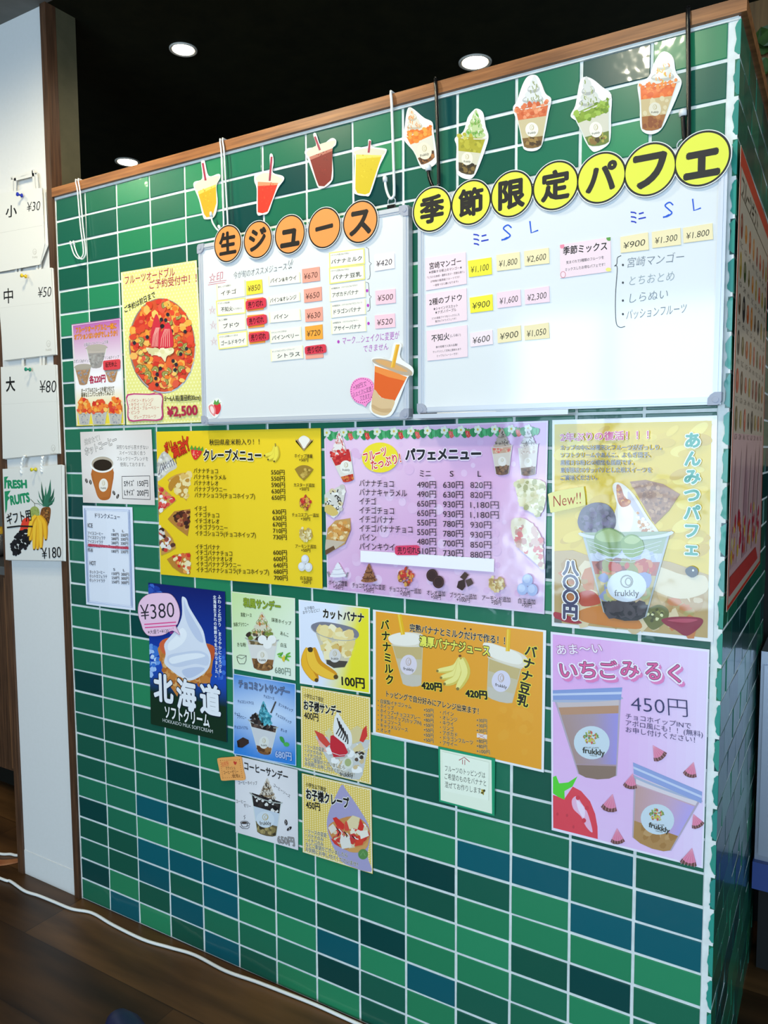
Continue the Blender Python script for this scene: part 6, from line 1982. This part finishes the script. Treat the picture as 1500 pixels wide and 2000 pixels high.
for st, x0, y0, x1, y1 in (('コーヒーホイップ', 642, 1245, 758, 1248), ('コーヒーソース', 858, 1258, 958, 1330), ('コーヒー', 628, 1358, 688, 1362), ('ゼリー', 676, 1382, 720, 1390)):
    s.t(st, x0, y0, x1, y1, '#4a4644', -0.004, h=22)
s.part('coffee_cup_picture')
s.ln([(658, 1485), (662, 1505), (672, 1516), (694, 1514), (702, 1490)], 3, '#2c2a2a').ln(ell(680, 1488, 23, 8, 18), 3, '#2c2a2a', True).e(680, 1489, 17, 5, '#3c2c22')
s.ln([(702, 1490), (713, 1494), (708, 1508), (696, 1510)], 3, '#2c2a2a').ln([(652, 1510), (668, 1524), (700, 1526), (712, 1514)], 3, '#2c2a2a')
s.ln([(678, 1470), (684, 1458), (676, 1450), (686, 1444)], 2.5, '#4a4644')
for x, y, r in ((934, 1488, 80), (954, 1526, 140)):
    s.part('coffee_bean_picture')
    s.e(x, y, 18, 9, '#2a2322', rot=r).ln([(x - 5, y - 14), (x + 1, y), (x - 2, y + 13)], 2.5, '#d8d2d0')
s.part('price_lettering')
s.t('650円', 882, 1590, 984, 1606, '#9a9694', 0.016, h=50, o='#3c3836', ow=0.03)
s.build()
qq = smooth([(514, 1110), (522, 1096), (585, 1090), (650, 1086), (662, 1096), (672, 1160), (684, 1215), (672, 1232), (610, 1230), (548, 1234), (534, 1220), (524, 1160)], 3)
s = Sheet('biscuit_sticker', 'orange biscuit-shaped note on the left edge of the coffee sundae poster', 'sticker', qq, '#eda45a', y=-0.0042, th=0.0008)
s.part('lettering')
kr = random.Random(5)
for i in range(44):
    t = i / 44
    u, v = ((t * 4, 0.1), (0.92, t * 4 - 1), (3 - t * 4, 0.9), (0.08, 4 - t * 4))[int(t * 4)]
    s.e(*bil([(520, 1098), (658, 1092), (680, 1226), (538, 1230)], min(.92, max(.08, u)), min(.9, max(.1, v))), 2.2, 2.2, '#a8602c', inc=0)
s.t('自家製', 540, 1134, 582, 1124, '#d85a34', 0.0, sh=0.1, h=22)
s.ln([(540, 1150), (584, 1140)], 2, '#d85a34')
s.t('クラッシュ', 566, 1158, 622, 1154, '#5a2c18', 0.004, h=20)
s.t('コーヒーゼリー', 552, 1184, 642, 1178, '#5a2c18', 0.004, h=22)
s.t('使用♪', 604, 1206, 652, 1202, '#5a2c18', 0.004, h=20)
s.part('heart_mark')
s.sm([(612, 1120), (618, 1114), (624, 1120), (630, 1116), (632, 1126), (622, 1138)], '#c83a2c', 3)
s.build()

# cut banana poster
q = [(1010, 128), (1445, 178), (1447, 705), (1018, 640)]
s = poster('cut_banana_poster', 'white to yellow poster of a cup of cut bananas, 100円', q, lambda u, v: mixc('#dfe4f2', '#e8dc2c', (u - 0.45 + (v - 0.4) * 0.25) / 0.35), grid=(16, 8))
s.ln([(1014, 133), (1441, 182), (1443, 700), (1021, 636)], 9, '#e9ebee', True)
s.part('title_lettering')
s.t('カットバナナ', 1160, 212, 1408, 242, '#1d1a18', 0.04, h=54, o='#f0ecd8', ow=0.03)
s.part('subtitle_lettering')
s.t('お子様の', 1047, 184, 1106, 176, '#2c2a28', 0.0, h=20)
s.t('おやつなどに！', 1036, 208, 1138, 192, '#2c2a28', 0.0, h=20)
s.part('cup_picture')
s.sm([(1086, 290), (1110, 272), (1160, 264), (1250, 276), (1340, 300), (1376, 330), (1372, 360), (1330, 376), (1250, 378), (1160, 352), (1110, 325)], '#7d7c88', 4)
s.poly([(1112, 325), (1360, 362), (1312, 510), (1290, 540), (1225, 544), (1180, 520)], '#cfc4a8')
s.blobs([(1130, 340), (1340, 370), (1305, 480), (1195, 480)], 40, 20, 38, ['#ead9a0', '#e2cb84', '#f0e2b4', '#d8b86a', '#d09a4c'], 5, 1.2, 5)
s.blobs([(1130, 320), (1180, 295), (1280, 320), (1340, 350), (1250, 360)], 16, 22, 36, ['#f0e2b0', '#ecd898', '#e6cc88', '#f2e8c4'], 8, 1.1, 8)
s.poly([(1180, 495), (1310, 505), (1292, 540), (1225, 546), (1182, 520)], '#4a443c')
s.ln(ell(1230, 322, 146, 48, 30, 10, 180, 12), 4, '#a8a8a8')
s.part('cup_logo', sub=True)
logo(s, 1232, 470, 36, 42, '#d8d4d0', 4)
s.part('banana_picture')
banana(s, [(1078, 425), (1062, 520), (1120, 620)], 72, '#efb32c', '#d08a1c')
banana(s, [(1085, 425), (1120, 530), (1238, 600)], 84, '#f2bf3c', '#d8941f')
s.sm([(1066, 425), (1086, 418), (1098, 430), (1092, 448), (1072, 446)], '#4a3a1c', 3)
s.part('price_lettering')
s.t('100円', 1274, 622, 1412, 640, '#1d1a18', 0.02, h=62)
s.build()

KID = "children's menu posters below the cut banana poster"


def dots(s, q, nu, nv, r, col):
    for j in range(nv):
        for i in range(nu):
            u, v = (i + 0.5) / nu, (j + (0.5 if i % 2 else 0.1)) / nv + 0.02
            if v < 0.985: s.poly(ell(*bil(q, u, v), r, r * 1.15, 10), col, inc=0)
    s.lay += 2


q = [(1022, 655), (1447, 725), (1452, 1258), (1027, 1155)]
s = poster('kids_sundae_poster', "yellow dotted children's sundae poster reading お子様サンデー, 400円", q, '#dfbf58', group=KID)
dots(s, q, 30, 36, 4.5, '#f0dda0')
s.ln([bil(q, .012, .01), bil(q, .988, .01), bil(q, .988, .99), bil(q, .012, .99)], 7, '#e9e4d2', True)
s.part('title_lettering')
s.t('小学生以下限定', 1043, 712, 1162, 742, '#1d1a18', 0.012, h=26)
s.t('お子様サンデー', 1042, 770, 1268, 815, '#1d1a18', 0.035, h=58, o='#f0ead2', ow=0.05)
s.t('400円', 1044, 832, 1130, 848, '#1d1a18', 0.02, h=48)
s.part('sundae_picture')
s.poly([(1110, 960), (1445, 985), (1400, 1200), (1380, 1228), (1310, 1220), (1230, 1180), (1170, 1080)], '#c6c6c2')
s.blobs([(1150, 1020), (1420, 1030), (1390, 1190), (1250, 1160)], 50, 18, 34, ['#e2e0da', '#cfccc2', '#eeece8', '#d2b98a', '#b8b4ae'], 6)
for pts, cc in (([(1106, 925), (1160, 950), (1205, 1010), (1180, 1030), (1135, 985)], '#d2483c'), ([(1120, 975), (1160, 1010), (1185, 1060), (1150, 1050)], '#e6b0a0'), ([(1170, 940), (1200, 910), (1225, 960), (1215, 1010)], '#d8cf9c'),
                ([(1320, 930), (1370, 895), (1410, 930), (1395, 990), (1340, 1010)], '#d8c690'), ([(1382, 990), (1402, 920), (1425, 895), (1430, 960), (1405, 1000)], '#d23c34'), ([(1340, 1040), (1390, 1000), (1420, 1060), (1370, 1090)], '#dcc894')):
    s.poly(pts, cc)
s.sm([(1238, 830), (1252, 820), (1290, 880), (1330, 940), (1335, 1010), (1300, 1035), (1240, 990), (1222, 930), (1226, 870)], '#e4e2de', 4)
for k_ in range(6): s.ln([(1246 + k_ * 12, 850 + k_ * 20), (1262 + k_ * 10, 910 + k_ * 16), (1240 + k_ * 14, 950 + k_ * 12)], 7, '#2c2420')
s.poly([(1205, 960), (1222, 955), (1290, 1010), (1312, 1060), (1290, 1085), (1225, 1090), (1202, 1030)], '#c42a36')
s.blobs([(1360, 1050), (1420, 1050), (1400, 1110), (1360, 1110)], 16, 8, 16, ['#3a3028', '#e0dcd0', '#5a4a3c'], 9)
s.ln([(1180, 1050), (1260, 1078), (1360, 1070), (1440, 1030)], 3, '#e8e8e6')
s.part('cup_logo', sub=True)
s.e(1312, 1125, 32, 36, '#d8d8cc').e(1312, 1122, 20, 24, '#a8b078')
s.t('frukkly', 1262, 1192, 1342, 1200, '#4a4a42', 0.012)
s.part('lettering')
for i, (st, x1) in enumerate((('・ソースの変更', 1168), ('・バナナのみ', 1152), ('・イチゴのみ', 1152), ('などご要望がございましたら', 1292), ('お気軽にお申し付けくださいませ！', 1352))):
    x0, y0 = 1050, 1020 + i * 27 - (0 if i < 3 else 1)
    s.t(st, x0, y0, x1, y0 + (x1 - x0) * (0.22 if i < 4 else 0.235), '#2c2a3c', 0.004, h=24, o='#efe6cc', ow=0.045)
s.build()

q = [(1030, 1188), (1453, 1285), (1462, 1803), (1035, 1670)]
s = poster('kids_crepe_poster', "yellow dotted children's crepe poster with a lilac drop, お子様クレープ, 450円", q, '#dfbf58', group=KID)
dots(s, q, 30, 36, 4.5, '#f0dda0')
s.ln([bil(q, .012, .01), bil(q, .988, .01), bil(q, .988, .99), bil(q, .012, .99)], 7, '#e9e4d2', True)
s.part('drop_picture')
s.sm([(1275, 1258), (1300, 1290), (1370, 1390), (1435, 1500), (1448, 1580), (1430, 1690), (1452, 1790), (1300, 1745), (1255, 1700), (1205, 1600), (1182, 1500), (1200, 1410), (1240, 1320)], '#a49cc0', 4)
s.part('crepe_picture')
s.sm([(1192, 1515), (1230, 1480), (1330, 1450), (1400, 1475), (1445, 1540), (1435, 1610), (1380, 1665), (1310, 1660), (1250, 1630), (1205, 1570)], '#c88a4c', 4)
s.blobs([(1210, 1520), (1300, 1480), (1430, 1520), (1420, 1590), (1330, 1640), (1240, 1600)], 40, 14, 26, ['#e8dcc4', '#d8c8a4', '#c83a34', '#efe6d6', '#d84a3c'], 6)
for pts, cc in (([(1218, 1462), (1240, 1455), (1290, 1500), (1285, 1535), (1240, 1505)], '#d2342c'), ([(1305, 1480), (1340, 1445), (1385, 1460), (1370, 1520), (1320, 1530)], '#e2cfa0'), ([(1388, 1465), (1410, 1510), (1400, 1545), (1370, 1530)], '#d23428'),
                ([(1270, 1565), (1320, 1575), (1335, 1640), (1275, 1650), (1262, 1600)], '#e2dcd0'), ([(1370, 1570), (1425, 1560), (1400, 1625), (1350, 1635)], '#d8402c'), ([(1205, 1585), (1240, 1600), (1265, 1640), (1230, 1620)], '#d03a30'),
                ([(1190, 1520), (1220, 1495), (1245, 1530), (1210, 1560)], '#ded4c4'), ([(1380, 1540), (1430, 1535), (1440, 1570), (1390, 1590)], '#eae2d2')):
    s.poly(pts, cc)
for k_ in range(8): s.ln([(1240 + k_ * 16, 1520 + k_ * 8), (1262 + k_ * 14, 1545 + k_ * 6), (1250 + k_ * 18, 1570 + k_ * 3)], 6, ['#3a2420', '#e8e0d8', '#c84a5c'][k_ % 3])
s.sm([(1310, 1650), (1400, 1630), (1438, 1590), (1428, 1640), (1380, 1670), (1325, 1668)], '#d29a58', 4)
s.e(1404, 1682, 30, 32, '#5a8a4a').ln([(1388, 1690), (1404, 1665), (1418, 1692)], 4, '#7aa868')
s.part('title_lettering')
s.t('小学生以下限定', 1055, 1255, 1178, 1290, '#1d1a18', 0.012, h=26)
s.t('お子様クレープ', 1057, 1312, 1318, 1372, '#1d1a18', 0.04, h=62, o='#f0ecdf', ow=0.06)
s.t('450円', 1056, 1378, 1140, 1394, '#1d1a18', 0.02, h=46)
s.part('lettering')
for i, (st, x1, y1) in enumerate((('・ソースの変更', 1182, 1568), ('・バナナのみ', 1162, 1592), ('・イチゴのみ', 1162, 1622), ('などご要望がございましたら', 1308, 1690), ('お気軽にお申し付けくださいませ！', 1372, 1746))):
    s.t(st, 1054, 1537 + i * 28, x1, y1, '#2c2a3c', 0.004, h=25, o='#efe6cc', ow=0.045)
s.build()

# banana juice poster
fr(720, 1170, 1500 / 360)
q = [(35, 85), (1445, 255), (1425, 1412), (35, 1090)]
s = poster('banana_juice_poster', 'orange banana juice poster with two cups, 420円 each, and a topping list', q, '#e9e9ea', M_GLOSS, grid=(4, 4))
iq = [(58, 100), (1420, 268), (1406, 1388), (58, 1082)]
s.poly(iq, '#e8a02c')
s.blobs([bil(iq, .75, .6), bil(iq, .95, .6), bil(iq, .95, .9), bil(iq, .75, .9)], 14, 30, 60, ['#e69e2a', '#e9a432'], 4)


def b_cup(cq, lid, lg, straw):
    s.part('cup_picture')
    cup(s, cq, [(0, 0.35, '#c6b078', None), (0.35, 0.75, '#c9bc9c', None), (0.75, 1, '#c8c0b0', None)], '#d8d0bc', 0.04, 8, None, 3, '#cdbf9a')
    s.sm(lid, '#e2d8c4', 4)
    s.sm([lerp(p, lid[0], 0.14) for p in lid[:len(lid)]], '#efe8da', 4)
    s.part('straw_picture', sub=True)
    s.ln(straw, 34, '#e8b61c').ln([(straw[0][0] - 6, straw[0][1]), (straw[1][0] - 6, straw[1][1])], 10, '#f2cc4a')
    s.part('cup_logo', sub=True)
    logo(s, *lg)


b_cup([(190, 370), (442, 380), (430, 700), (278, 690)], [(160, 310), (240, 275), (340, 270), (440, 290), (450, 350), (430, 378), (320, 390), (200, 370)], (325, 535, 68, 82, '#dcd2dc', 4, True, '#b8a090', 0.1), [(250, 125), (280, 290)])
b_cup([(975, 470), (1245, 560), (1170, 845), (960, 790)], [(930, 370), (980, 355), (1100, 390), (1220, 430), (1290, 480), (1300, 540), (1250, 558), (1110, 525), (980, 460)], (1078, 668, 76, 88, '#d8d2e2', 6, True, '#b8a090', 0.15), [(1140, 245), (1132, 425)])
s.part('banana_picture')
for k_, w_ in (([(748, 480), (700, 560), (560, 585)], 60), ([(750, 480), (710, 600), (590, 640)], 62), ([(752, 480), (720, 640), (618, 690)], 66), ([(755, 480), (790, 600), (725, 730)], 76)):
    banana(s, k_, w_, '#efe38a', '#d8c45c', '#8a7a3a')
s.ln([(752, 490), (745, 462)], 18, '#c8a83c').e(744, 462, 12, 10, '#7a4a24')
s.part('title_lettering')
s.t('完熟バナナとミルクだけで作る！！', 335, 232, 1110, 340, '#1d2036', 0.02, h=60, o='#f0d8a0', ow=0.035)
s.e(785, 240, 7, 7, '#1d2036').e(832, 246, 7, 7, '#1d2036')
s.t('濃厚バナナジュース', 415, 340, 985, 424, '#e8e25a', 0.03, h=80, o='#1f1c14', ow=0.065)
s.part('title_lettering')
s.v_('バナナミルク', 132, 210, 172, 655, '#1d1a12', 0.03, '#f0e04a', 0.06, 0.98)
s.part('title_lettering')
s.v_('バナナ豆乳', 1320, 425, 1255, 825, '#1d1a12', 0.03, '#f0e04a', 0.06, 0.98)
s.part('price_lettering')
s.t('420円', 432, 700, 594, 718, '#1d1a12', 0.05, h=66, o='#f0e04a', ow=0.05)
s.part('price_lettering')
s.t('420円', 790, 764, 962, 782, '#1d1a12', 0.05, h=66, o='#f0e04a', ow=0.05)
s.part('lettering')
s.t('トッピングで自分好みにアレンジ出来ます！', 145, 770, 895, 914, '#1d1a20', 0.016, h=50, o='#f2cf90', ow=0.04)
for i, (st, x1, p_) in enumerate((('・自家製イチゴジャム', 348, '+50円'), ('・ホイップ', 206, '+50円'), ('・ホイップ+チョコスプレー', 422, '+80円'), ('・チョコホイップ(カップIN)', 430, '+50円'), ('・チョコソース', 262, '+50円'), ('・キャラメルソース', 318, '+50円'), ('・オレオ', 180, '+50円'))):
    y = 826 + i * 39
    s.t(st, 76, y, x1, y + (x1 - 76) * 0.185, '#1d1a20', 0.008, h=35, o='#f2cf90', ow=0.035)
    s.t(p_, 448, 900 + i * 40.5, 528, 910 + i * 40.5, '#1d1a20', 0.01, h=33, o='#f2cf90', ow=0.035)
for i, (st, x1, p_) in enumerate((('・パイン', 692, '+30円'), ('・オレンジ', 722, '+30円'), ('・キウイ', 690, '+30円'), ('・リンゴ', 692, ''), ('・アボカド', 722, '+80円'), ('・ドラゴンフルーツ', 850, '+80円'), ('・アサイー', 722, '+100円'))):
    y = 920 + i * 41
    s.t(st, 582, y, x1, y + (x1 - 582) * 0.16, '#1d1a20', 0.008, h=36, o='#f2cf90', ow=0.035)
    if p_: s.t(p_, 878, 984 + i * 42, 986 if '100' in p_ else 964, 994 + i * 42, '#1d1a20', 0.008, h=34, o='#f2cf90', ow=0.035)
s.part('crossed_out_patch')
s.lay += 6
s.poly([(882, 1090), (965, 1105), (963, 1140), (880, 1125)], '#e8dcd4').ln([(892, 1098), (950, 1135)], 3, '#c0504c').ln([(945, 1100), (890, 1132)], 3, '#c0504c')
s.build()
# memo with green border
s = Sheet('memo_card', 'cream handwritten memo on green card below the orange banana juice poster', 'memo', [(566, 1200), (1028, 1297), (1024, 1765), (574, 1648)], '#1f9468', y=-0.0044, th=0.0008)
s.part('note_sheet')
s.poly([(582, 1222), (1000, 1312), (1004, 1748), (586, 1636)], '#e6ecd6')
s.poly([(602, 1240), (980, 1328), (978, 1640), (612, 1560)], '#eaf0dc').ln([(602, 1240), (980, 1328), (978, 1640)], 3, '#b8bea8')
s.part('lettering')
s.ln([(735, 1312), (778, 1288), (822, 1325)], 6, '#a83440').ln([(764, 1306), (764, 1345)], 5, '#a83440').ln([(783, 1308), (783, 1350)], 5, '#a83440')
for st, x0, y0, x1, y1 in (('フルーツのトッピングは', 622, 1376, 948, 1436), ('ご希望のものをバナナと', 618, 1440, 956, 1500), ('混ぜてお作りします', 620, 1508, 916, 1562)):
    s.t(st, x0, y0, x1, y1, '#2a2a26', -0.002, sh=0.06, h=48)
s.part('banana_picture')
s.blobs([(918, 1555), (945, 1550), (945, 1592), (922, 1590)], 10, 7, 12, ['#c8a83a', '#4a4420', '#a89030'], 4)
s.build()

# fruit poster on the side face of the half wall
XS = WX + 0.0025
kr = random.Random(31)


class SideSheet(Sheet):
    def P(s, x, y):  # x, y: metres along the side face and up
        return Vector((s.y, x, y))


s = SideSheet('fruit_chart_poster', 'long red-bordered fruit chart poster hanging on the tiled side wall', 'poster', [(0.006, 0.834), (0.462, 0.842), (0.418, 1.447), (0.007, 1.456)], '#c8b49c', y=XS + 0.001, th=0.0008, mt=M_GLOSS, plane=0)
s.box([(0.009, 0.838), (0.458, 0.846), (0.414, 1.443), (0.010, 1.452)], 0.010, '#d2341c')
s.poly([(0.010, 1.432), (0.416, 1.424), (0.416, 1.446), (0.008, 1.455)], '#d2341c')
s.poly([(0.016, 0.85), (0.452, 0.856), (0.432, 1.08), (0.016, 1.08)], '#d8a8a4')
s.part('title_lettering')
s.t('フルーツギフト', 0.03, 1.412, 0.24, 1.409, '#3a2a20', 0.02)
s.ln([(0.02, 1.398), (0.405, 1.394)], 0.0025, '#5a4a3c')
for r in range(6):
    for c_ in range(8):
        x, y = 0.04 + c_ * 0.05, 1.36 - r * 0.052
        if x > 0.40: continue
        s.part('fruit_picture')
        cc = kr.choice(['#8a2a1c', '#b8521c', '#c8741c', '#3a4a1c', '#5a3a1c', '#2a2420', '#a8882c', '#c84a2c', '#6a5a24'])
        s.e(x, y, 0.014 * kr.uniform(.7, 1.1), 0.017 * kr.uniform(.7, 1.1), cc)
        s.e(x - 0.003, y + 0.004, 0.006, 0.006, mixc(cc, '#e8c8a0', 0.35))
s.part('lettering')
for r in range(6):
    for c_ in range(8):
        x, y = 0.04 + c_ * 0.05, 1.335 - r * 0.052
        if x < 0.40: s.t('りんごみかん'[(r + c_) % 4:(r + c_) % 4 + 3], x - 0.013, y, x + 0.013, y, '#3a2c22', 0.0)
for i in range(6):
    s.part('gift_bag_picture')
    x = 0.05 + i * 0.066
    s.poly([(x - 0.026, 0.89), (x + 0.026, 0.892), (x + 0.02, 0.99), (x, 1.05 + 0.01 * (i % 3)), (x - 0.02, 0.985)], ['#c89a94', '#d8b0a8', '#b8888a', '#cfa8a0'][i % 4])
    s.blobs([(x - 0.02, 0.90), (x + 0.02, 0.90), (x + 0.015, 0.96), (x - 0.015, 0.96)], 12, 0.006, 0.012, ['#c8541c', '#d8a83c', '#c83a4c', '#e0c890', '#b82c3c'], i)
s.poly([(0.02, 0.853), (0.40, 0.86), (0.36, 0.885), (0.02, 0.88)], '#c83c34')
s.build()

for m in list(bpy.data.meshes):
    if m.users == 0: bpy.data.meshes.remove(m)
